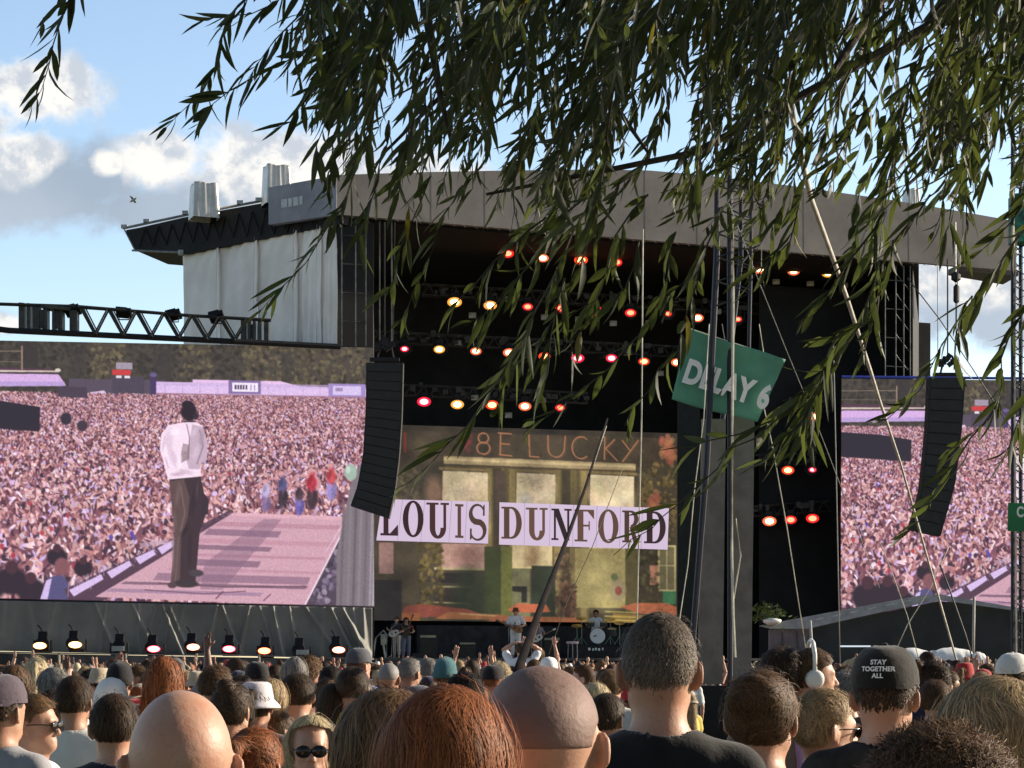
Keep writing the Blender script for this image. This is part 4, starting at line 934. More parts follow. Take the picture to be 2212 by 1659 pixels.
# second mast at the right edge
def tower2():
    Y = 44.0; t = thing('lattice_mast', 'slim dark lattice mast at the right edge with cables and a green wrap', 'tower', (P(2200, 0, Y).x, Y, 0))
    for x, Yy in ((2188, Y), (2222, Y), (2205, Y+.4)):
        mb = MB(); a = P(x, -150, Yy); mb.tube([a, (a.x, Yy, 0)], .045, 7); mb.obj('mast_post', mat('navy_black_steel', (.016, .018, .03), .5, .4), t)
    mb = MB()
    for i in range(44):
        y0 = -140+i*36; mb.tube([P(2188, y0, Y), P(2222, y0+18, Y), P(2188, y0+36, Y)], .018, 5); mb.tube([P(2205, y0, Y+.4), P(2188, y0+18, Y), P(2205, y0+36, Y+.4)], .016, 5)
    mb.obj('lattice', mat('dark_lattice', (.04, .045, .05), .5, .5), t)
    mb = MB(); mb.tube([P(2194, 500, Y-.1), P(2192, 900, Y-.1), P(2196, 1430, Y-.1)], .02, 5); mb.obj('cable_loom', M_rope, t)
    mb = MB(); mb.prism([P(2190, 418, Y-.08), P(2230, 414, Y-.08), P(2230, 522, Y-.08), P(2190, 520, Y-.08)], (0, .5, 0)); mb.obj('green_wrap', mat('teal_wrap', (.02, .16, .11), .5, var=.6, scale=6), t)
    s = thing('sign', 'small bright green sign on the mast at the right edge', 'sign', P(2205, 1148, Y-.2))
    mb = MB(); mb.prism([P(2178, 1086, Y-.2), P(2262, 1088, Y-.2), P(2262, 1150, Y-.2), P(2177, 1147, Y-.2)], (0, .03, 0)); mb.obj('sheet', M_green2, s)
    me = text_mesh('C', .30, .004, .01, sx=.7); me.materials.append(M_white); o = bpy.data.objects.new('lettering', me); C.objects.link(o); o.parent = s
    o.location = P(2196, 1116, Y-.21)-s.location; o.rotation_euler = (math.radians(90), 0, 0)
tower2()

# ------------------------------------------------------------------ ropes, poles, hoist
def rope(name, lab, pts, r, m, n=6, cat='rope'):
    mb = MB(); ps = [P(*p) for p in pts]; mb.tube(ps, r, n); o = mb.obj(name, m, None, True, origin=ps[-1]); tag(o, lab, cat); return o
rope('guy_rope', 'thin cream vertical line hanging in front of the DUNFORD letters', [(1389, 495, 34), (1386, 900, 34), (1376, 1340, 34), (1374, 1470, 34)], 0.0124, M_rope)
rope('guy_strap', 'pale grey strap slanting from the willow down to the right video wall', [(1700, 180, 9), (1722, 300, 10), (1752, 430, 11.5), (1800, 560, 14), (1830, 645, 16), (1880, 800, 20), (1900, 865, 23), (1946, 1003, 30), (2070, 1440, 38)], [.016, .016, .016, .017, .017, .018, .018, .018, .02], mat('grey_strap', (.42, .40, .37), .7, var=.15))
rope('guy_rope', 'cream guy line running down the left side of the lattice tower', [(1532, 700, 37.4), (1520, 905, 37.2), (1500, 1060, 37), (1486, 1220, 36.8), (1466, 1350, 36.5), (1440, 1500, 36)], 0.0099, M_rope)
rope('guy_rope', 'thin grey guy line crossing the right wing down to the right video wall edge', [(1575, 440, 37), (1640, 610, 37), (1700, 760, 38), (1760, 905, 39), (1815, 1047, 40), (1900, 1270, 42)], 0.0074, mat('grey_line', (.35, .35, .32), .7))
rope('guy_rope', 'cream guy line right of the lattice tower, low half of the right wing', [(1650, 880, 37), (1668, 960, 37), (1700, 1140, 37), (1745, 1430, 37)], 0.0093, M_rope)
rope('guy_rope', 'thin vertical grey line beside the right video wall left edge', [(1800, 730, 60), (1806, 1000, 60), (1810, 1200, 60), (1815, 1440, 60)], 0.0155, mat('grey_line', (.35, .35, .32), .7))
rope('guy_rope', 'dark line slanting in the patch of sky right of the stage', [(1960, 600, 50), (2030, 690, 50), (2100, 795, 50), (2200, 950, 50)], 0.0136, M_darkrope)
rope('guy_rope', 'thin vertical grey line in the patch of sky right of the stage', [(2025, 570, 90), (2026, 790, 90)], 0.0186, mat('grey_line', (.35, .35, .32), .7))
rope('guy_rope', 'pale line beside the dark leaning pole, in front of the singer', [(1310, 920, 34), (1240, 1130, 34), (1175, 1290, 34), (1150, 1400, 34)], 0.0087, M_rope)
rope('guy_rope', 'thin olive line slanting between singer and drummer', [(1345, 1010, 40), (1280, 1180, 40), (1225, 1300, 40), (1185, 1415, 40)], 0.0087, mat('olive_line', (.20, .18, .12), .7))
rope('guy_rope', 'pale line crossing down to the right in front of the low side tent', [(1900, 1170, 40), (1928, 1240, 40), (1960, 1330, 40), (1985, 1425, 40)], 0.0087, M_rope)
rope('guy_rope', 'pale line crossing down to the left in front of the low side tent', [(2050, 1180, 40), (2010, 1270, 40), (1960, 1350, 40), (1915, 1450, 40)], 0.0087, M_rope)
rope('guy_rope', 'dark line crossing the low side tent towards the white canopies', [(2030, 1220, 36), (2050, 1270, 36), (2085, 1370, 36), (2112, 1460, 36)], 0.0149, M_darkrope)
rope('support_pole', 'vertical grey pole at the right part of the low side tent', [(2104, 1290, 70), (2102, 1445, 70)], .05, mat('grey_line', (.35, .35, .32), .7), cat='pole')
rope('support_pole', 'vertical grey pole before the dark wall of the side tent', [(1750, 1340, 70), (1757, 1445, 70)], .05, mat('grey_line', (.35, .35, .32), .7), cat='pole')
# the dark leaning pole
mb = MB(); ps = [P(1312, 905, 22), P(1262, 1060, 18), P(1215, 1190, 14.5), P(1165, 1320, 11.5), P(1122, 1440, 9.5), P(1105, 1500, 9.0)]
mb.tube(ps, [.010, .013, .016, .019, .022, .024], 10); o = mb.obj('leaning_pole', mat('dark_varnished_pole', (.010, .006, .005), .9, var=.3, spec=.08), None, True, origin=ps[-1]); tag(o, 'dark tapering pole leaning across the stage in front of the letters', 'pole')
t = thing('chain_hoist', 'black chain hoist with hook hanging in the sky right of the stage', 'hoist', P(2066, 560, 95))
mb = MB(); mb.tube([P(2064, 480, 95), P(2065, 700, 95)], .035, 5); mb.obj('chain', M_steel, t)
mb = MB(); c = P(2065, 598, 94.9); mb.lathe([(.05, -.25), (.22, -.12), (.22, .1), (.06, .22)], c, 10); mb.obj('block', M_blacksteel, t)
mb = MB(); c = P(2066, 634, 94.9); mb.lathe([(.06, -.45), (.14, -.35), (.14, .3), (.05, .42)], c, 10); mb.obj('motor', M_blacksteel, t)

# ------------------------------------------------------------------ low side tent and white canopies on the right
def side_tent():
    t = thing('side_tent', 'low dark backstage tent with pale grey sloping roof at the right', 'tent', (P(1950, 0, 80).x, 80, 0))
    Y = 80; mb = MB(); e = Vector((0, 6, .35))
    mb.prism([P(1640, 1352, Y), P(1700, 1340, Y), P(1850, 1312, Y), P(1990, 1286, Y), P(2030, 1284, Y), P(2230, 1318, Y), P(2230, 1324, Y), P(2035, 1297, Y), P(1990, 1304, Y), P(1850, 1334, Y), P(1745, 1358, Y), P(1665, 1358, Y)], (0, .25, 0))
    mb.obj('roof', mat('grey_pvc', (.30, .33, .36), .35, var=.15, scale=2, bump=.2, bscale=4), t)
    mb = MB(); 
    for k in range(7):
        x = 1760+k*38; y = 1344-(x-1760)*.205; mb.prism([P(x, y-6, Y-.02), P(x+18, y-10, Y-.02), P(x+20, y-8, Y-.02), P(x+2, y-4, Y-.02)], (0, .01, 0))
    mb.obj('roof_seam', mat('pale_seam', (.5, .52, .54), .5), t)
    mb = MB(); a = P(1752, 1356, Y+.4); b = P(2240, 1330, Y+.4); c = P(2030, 1298, Y+.4)
    mb.prism([(a.x, a.y, 0), (b.x, b.y, 0), P(2240, 1322, Y+.4), c, P(1752, 1355, Y+.4)], (0, .3, 0)); mb.obj('dark_wall', mat('charcoal_wall', (.028, .034, .036), .8, var=.2, scale=.8), t)
    mb = MB(); a = P(1662, 1360, Y+.3); b = P(1750, 1358, Y+.3); mb.prism([(a.x, a.y, 0), (b.x, b.y, 0), b, a], (0, .3, 0)); mb.obj('grey_wall', mat('mauve_grey_wall', (.16, .145, .16), .8, var=.2, scale=1.5), t)
    mb = MB(); 
    for x in (1690, 1722): mb.tube([P(x, 1362, Y+.25), P(x, 1430, Y+.25)], .03, 5)
    mb.obj('wall_rib', mat('rib_dark', (.07, .065, .07), .8), t)
    mb = MB(); mb.box(P(1847, 1396, Y+.1), (1.2, .06, .06)); mb.obj('strip_light', emis('tent_strip', (.8, .9, 1.), .9/EXPO), t)
    o = MB(); c = P(1668, 1342, Y-.4); o.lathe([(.10, -.16), (.34, -.05), (.36, .05), (.14, .12)], c, 14); q = o.obj('white_speaker_light', mat('white_housing', (.8, .8, .76), .4), None, True, origin=c); tag(q, 'small white fitting under the eave of the low tent', 'light fitting')
    # foliage tuft on the corner of the roof
    rg = np.random.default_rng(3); mb = MB(); c = P(1660, 1330, Y-.3)
    for _ in range(150):
        d = Vector((rg.normal(0, .32), rg.normal(0, .2), rg.normal(0, .18))); a = c+d; u = Vector((rg.normal(0, 1), rg.normal(0, .6), rg.uniform(0, 1))).normalized()*.28; v = Vector((-u.z, .2, u.x)).normalized()*.035
        mb.add([a, a+u*.5+v, a+u, a+u*.5-v], [(0, 1, 2, 3)])
    q = mb.obj('fern_plant', mat('fern_green', (.10, .14, .03), .6, var=.5, scale=5), None, origin=c); tag(q, 'yellow green fern tuft at the left corner of the low tent roof', 'plant')
side_tent()
def canopy(lab, x0, x1, yt, yb, Y, seed):
    t = thing('white_canopy', lab, 'canopy', (P((x0+x1)/2, 0, Y).x, Y, 0), 'white canopies in the crowd')
    a, b = P(x0, yb, Y), P(x1, yb, Y); h = (yb-yt)*Y/F; rg = random.Random(seed); mb = MB(); n = 10
    top = []; fr = []; bk = []
    for i in range(n+1):
        u = i/n; x = a.x+(b.x-a.x)*u; z = a.z+h*(.55+.3*math.sin(u*math.pi)+rg.uniform(-.05, .05)); fr.append((x, Y-.6+rg.uniform(-.05, .05), a.z+h*.12*(i % 2))); top.append((x+rg.uniform(-.02, .02), Y, z+h*.25)); bk.append((x, Y+1.2, a.z+h*.5))
    V = fr+top+bk; m = n+1; fs = []
    for i in range(n): fs += [(i, i+1, m+i+1, m+i), (m+i, m+i+1, 2*m+i+1, 2*m+i)]
    mb.add(V, fs); me = mb.mesh('cover', True); o = link('cover', me, M_canvas, t); o.modifiers.new('s', 'SOLIDIFY').thickness = .03
    for u, yy in ((.06, -.5), (.94, -.5), (.06, 1.1), (.94, 1.1)):
        mb = MB(); x = a.x+(b.x-a.x)*u; mb.tube([(x, Y+yy, a.z+h*.35), (x, Y+yy, 0)], .03, 6); mb.obj('leg', M_steel, t)
canopy('small white canopy behind the man in the black cap', 1885, 1912, 1405, 1414, 56, 4)
canopy('white canopy left of the two by the dark tent wall', 1930, 2008, 1402, 1425, 56, 1)
canopy('wider rumpled white canopy before the dark tent wall', 2014, 2098, 1401, 1426, 56, 2)
canopy('smallest low white canopy at the right end of the canopies', 2098, 2128, 1410, 1434, 54, 3)

# ------------------------------------------------------------------ gull
mb = MB(); c = P(288, 432, 60)
mb.lathe([(.003, -.14), (.03, -.07), (.036, .03), (.02, .1), (.006, .13)], c, 8, Matrix.Rotation(math.radians(65), 3, 'Y')@Matrix.Rotation(.4, 3, 'X'))
mb.add([c+Vector((-.05, 0, .02)), c+Vector((.05, 0, .0)), c+Vector((-.02, -.06, .08)), c+Vector((-.10, -.07, .11))], [(0, 1, 2, 3)]); mb.add([c+Vector((-.05, 0, .0)), c+Vector((.06, 0, -.02)), c+Vector((.08, .06, -.08)), c+Vector((.02, .07, -.07))], [(0, 1, 2, 3)])
o = mb.obj('gull', mat('gull_grey', (.35, .35, .33), .7, var=.3, scale=9), None, origin=c); tag(o, 'small grey gull flying over the left end of the roof', 'bird')
# ------------------------------------------------------------------ weeping willow overhead
def leaf_material():
    m = bpy.data.materials.new('willow_leaf'); m.use_nodes = True; t = NT(m.node_tree); b = t.N['Principled BSDF']
    at = t.new('ShaderNodeAttribute', attribute_name='tint'); geo = t.new('ShaderNodeNewGeometry')
    top = t.mix(1.0, at.outputs['Color'], (0.017, 0.026, 0.011, 1), 'MULTIPLY'); und = t.mix(1.0, at.outputs['Color'], (0.033, 0.042, 0.026, 1), 'MULTIPLY')
    col = t.mix(geo.outputs['Backfacing'], top, und)
    t.L.new(col, b.inputs['Base Color']); b.inputs['Roughness'].default_value = .55; b.inputs['Specular IOR Level'].default_value = .30
    tr = t.new('ShaderNodeBsdfTranslucent'); t.L.new(t.mix(1.0, at.outputs['Color'], (0.13, 0.165, 0.035, 1), 'MULTIPLY'), tr.inputs[0])
    mx = t.new('ShaderNodeMixShader'); mx.inputs[0].default_value = .26
    t.L.new(b.outputs[0], mx.inputs[1]); t.L.new(tr.outputs[0], mx.inputs[2])
    t.L.new(mx.outputs[0], t.N['Material Output'].inputs[0]); return m
LEAFV = []; LEAFF = []; LEAFC = []; STEMS = MB(); NLV = 0
def leaves(base, d, n, L, W, curl, tint):
    """arrays: base (k,3), direction, normal, length, width, curl -> pointed willow leaves with a folded midrib"""
    global NLV
    k = len(base); d = d/np.linalg.norm(d, axis=1, keepdims=True); n = n-(n*d).sum(1, keepdims=True)*d; n /= np.linalg.norm(n, axis=1, keepdims=True)+1e-9; s = np.cross(d, n)
    st = [0.0, .22, .5, .78, 1.0]; wd = [0.06, .8, 1.0, .62, .0]
    rows = []
    for u, w_ in zip(st, wd):
        c = base+d*(L*u)[:, None]+n*(-curl*L*u*u)[:, None]
        if u in (1.0,): rows.append(c[:, None]); continue
        h = (W*w_*.5)[:, None]; rows.append(np.stack([c-s*h+n*h*.35, c, c+s*h+n*h*.35], 1))
    V = np.concatenate(rows, 1)   # 13 verts
    q = []
    for i in range(3):
        a = i*3; q += [(a, a+1, a+4, a+3), (a+1, a+2, a+5, a+4)]
    q += [(9, 10, 12, 12), (10, 11, 12, 12)]
    V = V.reshape(-1, 3); LEAFV.append(V)
    f4 = np.array(q[:6]); f3 = np.array([(9, 10, 12), (10, 11, 12)])
    off = (np.arange(k)*13+NLV)[:, None, None]
    LEAFF.append(((f4[None]+off).reshape(-1, 4), (f3[None]+off).reshape(-1, 3))); LEAFC.append(np.repeat(tint, 13, 0)); NLV += 13*k
rgw = np.random.default_rng(99)
def tints(k, dark=1.0):
    t = rgw.uniform(.65, 1.3, (k, 1))*np.array([[1., 1., 1.]])*dark; y = rgw.random(k) < .012
    t[y] = t[y]*np.array([2.2, 1.5, .8]); return t
def twig(pts, Y, Y1=None, dens=1.0, ll=.085, lw=.0115, stem=.0016, spread=1.0, px=True, tail=True):
    """pts in picture columns/rows at depth Y..Y1 (or world points if px is False)"""
    Y1 = Y if Y1 is None else Y1
    if px: W = [P(x, y, Y+(Y1-Y)*i/(len(pts)-1)) for i, (x, y) in enumerate(pts)]
    else: W = [Vector(p) for p in pts]
    W = np.array(W)
    # smooth resample
    seg = np.linalg.norm(np.diff(W, axis=0), axis=1); s = np.concatenate([[0], np.cumsum(seg)]); n = max(4, int(s[-1]/.05))
    u = np.linspace(0, s[-1], n); R = np.stack([np.interp(u, s, W[:, i]) for i in range(3)], 1)
    for _ in range(3): R[1:-1] = (R[:-2]+R[1:-1]*2+R[2:])/4
    R[1:-1] += rgw.normal(0, .005, R[1:-1].shape)+np.sin(np.linspace(0, rgw.uniform(2, 7), n))[1:-1, None]*rgw.normal(0, .018, (1, 3))
    STEMS.tube([Vector(p) for p in R], [stem*(1.8-1.3*i/(n-1)) for i in range(n)], 4, False)
    k = max(3, int(s[-1]/.021*dens)); t = (np.arange(k)+rgw.uniform(-.4, .4, k))/k*s[-1]; t = np.clip(t, 0, s[-1]*.999)
    base = np.stack([np.interp(t, u, R[:, i]) for i in range(3)], 1); g = np.gradient(R, axis=0); g /= np.linalg.norm(g, axis=1, keepdims=True)
    tg = np.stack([np.interp(t, u, g[:, i]) for i in range(3)], 1)
    side = rgw.normal(0, 1, (k, 3)); side -= (side*tg).sum(1, keepdims=True)*tg; side /= np.linalg.norm(side, axis=1, keepdims=True)
    d = tg*1.0+side*(.62*spread*rgw.uniform(.5, 1.5, (k, 1)))+np.array([[-.12, 0, -.28]])
    nn = rgw.normal(0, 1, (k, 3))+np.array([[0, -.3, .5]])
    fade = np.where(t/s[-1] > .88, .7, 1.0)
    leaves(base, d, nn, ll*rgw.uniform(.45, 1.3, k)*fade, lw*rgw.uniform(.6, 1.25, k)*fade, rgw.uniform(-.18, .5, k), tints(k))
def willow():
    t = thing('willow_tree', 'weeping willow whose long narrow leaves hang over the top of the view', 'tree', (6.4, 1.4, 0))
    # hand-placed sprays (picture columns and rows)
    H = [([(172, -60), (158, 20), (140, 90), (100, 170), (62, 240)], 5.2, 1.0), ([(150, -30), (112, 5), (85, 75)], 5.2, .5),
         ([(590, -60), (520, 30), (470, 130), (415, 215), (350, 285)], 5.6, 1.), ([(720, -40), (640, 90), (600, 160), (500, 220), (420, 290)], 5.4, 1.), ([(640, -60), (560, 20), (430, 45)], 5.8, .8), ([(650, 30), (590, 120), (530, 180)], 5.5, .9),
         ([(780, 40), (700, 170), (640, 250), (590, 280)], 5.4, 1.), ([(800, 300), (735, 430), (690, 540), (620, 600), (560, 676)], 5.0, .9), ([(840, 260), (800, 420), (770, 520), (790, 560)], 5.6, .9),
         ([(760, 180), (705, 280), (690, 360), (720, 430)], 5.2, 1.1), ([(930, 380), (870, 520), (830, 640)], 5.8, .8), ([(1000, 400), (920, 560), (860, 700)], 6.0, .7), ([(900, 300), (880, 420), (905, 480)], 5.2, .9),
         ([(1290, 400), (1215, 560), (1150, 700), (1060, 850), (990, 945), (925, 1010), (845, 1062)], 4.4, .62), ([(1140, 700), (1110, 790), (1070, 890)], 4.5, 1.2), ([(1220, 600), (1190, 700), (1165, 860)], 4.6, .8),
         ([(1330, 440), (1260, 600), (1190, 720), (1110, 800)], 4.6, .8), ([(1260, 430), (1170, 560), (1080, 640), (1000, 705)], 4.7, .8), ([(1400, 420), (1330, 560), (1260, 660), (1200, 700)], 4.8, .8), ([(1180, 470), (1090, 580), (1010, 660), (960, 690)], 5.0, .7),
         ([(1460, 500), (1400, 660), (1330, 790), (1250, 870), (1130, 940)], 5.2, .6), ([(1520, 520), (1470, 680), (1420, 810), (1350, 920)], 5.4, .55), ([(1380, 520), (1320, 620), (1270, 700), (1240, 790)], 4.8, .8), ([(1550, 480), (1480, 600), (1430, 700)], 5.4, .8),
         ([(1900, 560), (1850, 700), (1750, 850), (1640, 930), (1560, 1020), (1470, 1090), (1390, 1150), (1325, 1200)], 4.6, .48), ([(1780, 790), (1740, 870), (1690, 960), (1625, 1015)], 4.6, 1.5), ([(1810, 740), (1760, 830), (1730, 880), (1750, 950)], 4.6, 1.4), ([(1700, 870), (1600, 940), (1480, 985)], 4.8, .6),
         ([(1900, 480), (1830, 580), (1780, 650), (1720, 700)], 5.0, 1.0), ([(1930, 520), (1880, 640), (1890, 720), (1870, 800)], 4.9, 1.0), ([(1890, 690), (1820, 710), (1770, 730)], 4.9, 1.2), ([(2010, 420), (1930, 540), (1870, 620), (1860, 680)], 5.0, .9),
         ([(2230, 480), (2140, 620), (2050, 720), (1980, 830), (1900, 920)], 4.9, .75), ([(2240, 640), (2180, 780), (2120, 900), (2040, 980)], 5.2, 1.0), ([(2240, 800), (2200, 900), (2160, 1010)], 5.0, 1.0), ([(2100, 640), (2050, 740), (2060, 800)], 5.0, 1.0),
         ([(2160, 860), (2080, 960), (2010, 1080), (1920, 1180)], 5.6, .5), ([(2110, 280), (2100, 420), (2085, 560)], 5.0, 1.1), ([(2240, 380), (2170, 470), (2100, 560)], 5.2, 1.0), ([(2020, 160), (2000, 300), (1950, 420), (1870, 500)], 5.4, .8),
         ([(1800, 120), (1790, 240), (1730, 330), (1700, 440), (1600, 560)], 5.0, 1.0), ([(1740, 380), (1690, 480), (1640, 560), (1610, 600)], 4.9, 1.2)]
    for pts, Y, dn in H: twig(pts, Y, Y+.1, 1.15*dn, ll=.098, lw=.0165)
    # the hanging mass
    Lx = [(560, 60), (610, 150), (640, 250), (700, 360), (780, 440), (840, 480), (900, 500), (980, 440), (1060, 470), (1150, 540), (1240, 540), (1320, 480), (1400, 440), (1460, 480), (1550, 560), (1640, 520), (1700, 400), (1760, 460), (1830, 420), (1900, 440), (1960, 380), (2030, 500), (2090, 560), (2130, 400), (2170, 380), (2230, 620), (2330, 700)]
    lim = lambda x: float(np.interp(x, [a for a, _ in Lx], [b for _, b in Lx]))
    # rows of open sky: (x0, x1, y0, y1, rejection)
    gaps = [(815, 915, -60, 270, .80), (900, 1000, 60, 300, .30), (1330, 1500, 205, 420, .88), (1040, 1240, 250, 370, .6), (1690, 1800, 180, 440, .75), (1790, 1990, 130, 470, .86), (2120, 2190, 120, 470, .9), (1980, 2030, 60, 150, .5), (500, 610, -60, 400, .78), (620, 730, 300, 460, .4), (960, 1060, 260, 370, .7)]
    bl = [(650, 800, -60, 340, 1.), (920, 1350, -60, 230, 1.), (1430, 1830, -60, 190, 1.), (1970, 2130, 50, 420, 1.), (2190, 2300, 0, 600, 1.)]
    cnt = 0; tries = 0
    while cnt < 650 and tries < 12000:
        tries += 1
        x0 = rgw.uniform(580, 2460); y0 = rgw.uniform(-320, 360); L = rgw.uniform(150, 330); Y = rgw.uniform(3.9, 7.4)
        dx = -L*rgw.uniform(.10, .62); y1 = y0+L; xm = x0+dx*.5; ym = y0+L*.6; x1 = x0+dx
        if x1 < 540: continue
        if y1 > lim(x1)+rgw.normal(0, 28): continue
        rej = 0.0
        for a, b_, c, d, r in gaps:
            if a < xm < b_ and c < ym < d: rej = max(rej, r)
            if a < x1 < b_ and c < y1 < d: rej = max(rej, r*.9)
        dense = any(a < xm < b_ and c < ym < d for a, b_, c, d, _ in bl)
        if not dense: rej = max(rej, .38)
        if ym > 330: rej = max(rej, .5)
        if rgw.random() < rej: continue
        s = 5.4/Y
        twig([(x0, y0), (x0+dx*.25, y0+L*.35), (x0+dx*.6, y0+L*.7), (x1, y1)], Y, Y+rgw.uniform(-.2, .2), 1.0, ll=.092, lw=.0145); cnt += 1
    # boughs that carry the mass
    for a in ([(2600, -900, 6.2), (2200, -420, 6.1), (1700, -200, 6.0), (1200, -60, 5.9), (980, 180, 5.8), (830, 330, 5.7)], [(2600, -900, 6.2), (2300, -300, 6.0), (2000, 60, 5.8), (1780, 180, 5.7), (1500, 330, 5.6), (1250, 380, 5.5), (1050, 420, 5.5)],
              [(2600, -900, 6.2), (2100, -500, 6.4), (1500, -330, 6.5), (900, -220, 6.4), (560, -140, 6.2), (160, -120, 5.6)], [(2500, -500, 5.6), (2300, 0, 5.4), (2120, 260, 5.3), (1960, 400, 5.2)], [(2200, -200, 5.6), (1900, 0, 5.5), (1790, 170, 5.4), (1720, 300, 5.3)], [(1650, -200, 5.9), (1400, 40, 5.8), (1330, 230, 5.7), (1400, 330, 5.6)],
              [(1000, -150, 5.9), (920, 20, 5.8), (950, 200, 5.7), (975, 310, 5.7)], [(760, -200, 6.), (760, 0, 5.8), (720, 160, 5.7)]):
        n = len(a); mb = MB(); mb.tube([P(*p) for p in a], [.020-.016*i/(n-1) for i in range(n)], 7); mb.obj('branch', mat('willow_bark', (.055, .045, .03), .9, var=.4, scale=20, bump=.4), t)
    # unseen crown to the right and above, added to shade the hanging mass
    for _ in range(1900):
        x = rgw.uniform(1.5, 7.5); y = rgw.uniform(3.6, 9.5); z = rgw.uniform(3.2+(x-1.2)*.52, 3.7+(x-1.2)*.55+1.6)
        if x < 1.9 and z < 3.3: continue
        L = rgw.uniform(.4, .8)
        twig([(x, y, z+L), (x-.1*L, y, z+L*.5), (x-.3*L, y+rgw.normal(0, .1), z)], 0, px=False, dens=.55, ll=.15, lw=.034)
    for _ in range(420):
        x = rgw.uniform(-1.6, 3.5); y = rgw.uniform(4.2, 8.5); z = ZC+(HY+60)*y/F+rgw.uniform(.15, 1.6); L = rgw.uniform(.4, .9)
        twig([(x, y, z+L), (x-.1*L, y, z+L*.5), (x-.3*L, y, z)], 0, px=False, dens=.62, ll=.12, lw=.022)
    # unseen crown overhead and curtain behind the viewer, added to cut the sky fill
    for _ in range(620):
        x = rgw.uniform(-5, 5.5); y = rgw.uniform(-5, 2.6); z = rgw.uniform(3.0, 5.6) if y > -2.6 else rgw.uniform(1.2, 4.6); L = rgw.uniform(.5, 1.0)
        if z < 3.6 and y > 1.6: continue
        twig([(x, y, z+L), (x-.1*L, y, z+L*.5), (x-.3*L, y, z)], 0, px=False, dens=.5, ll=.16, lw=.042)
    V = np.concatenate(LEAFV); me = bpy.data.meshes.new('crown')
    f4 = np.concatenate([f[0] for f in LEAFF]); f3 = np.concatenate([f[1] for f in LEAFF])
    me.vertices.add(len(V)); me.vertices.foreach_set('co', V.astype(np.float32).ravel())
    idx = np.concatenate([f4.ravel(), f3.ravel()]).astype(np.int32); me.loops.add(len(idx)); me.loops.foreach_set('vertex_index', idx)
    nf = len(f4)+len(f3); me.polygons.add(nf); tot = np.concatenate([np.full(len(f4), 4), np.full(len(f3), 3)]).astype(np.int32)
    me.polygons.foreach_set('loop_start', np.concatenate([[0], np.cumsum(tot)[:-1]]).astype(np.int32)); me.polygons.foreach_set('loop_total', tot)
    me.polygons.foreach_set('use_smooth', np.ones(nf, bool)); me.update(calc_edges=True); vcol(me, np.concatenate(LEAFC))
    link('crown', me, leaf_material(), t)
    STEMS.obj('twigs', mat('willow_twig', (.045, .042, .022), .7, var=.2), t)
    mb = MB(); mb.tube([(6.4, 1.4, 0), (6.4, 1.6, 1.4), (6.2, 2.2, 3.2), (5.4, 3.6, 4.6), tuple(P(2600, -900, 6.2))], [.36, .30, .25, .18, .05], 14)
    mb.tube([(6.2, 2.2, 3.2), (6.6, 4.6, 4.8), (6.6, 7.5, 6.4)], [.2, .14, .05], 10); mb.tube([(5.4, 3.6, 4.6), (4.2, 5.0, 5.2), (2.6, 5.7, 5.6)], [.14, .08, .03], 8)
    mb.obj('trunk', mat('willow_bark', (.055, .045, .03), .9, var=.4, scale=20, bump=.4), t)
willow()
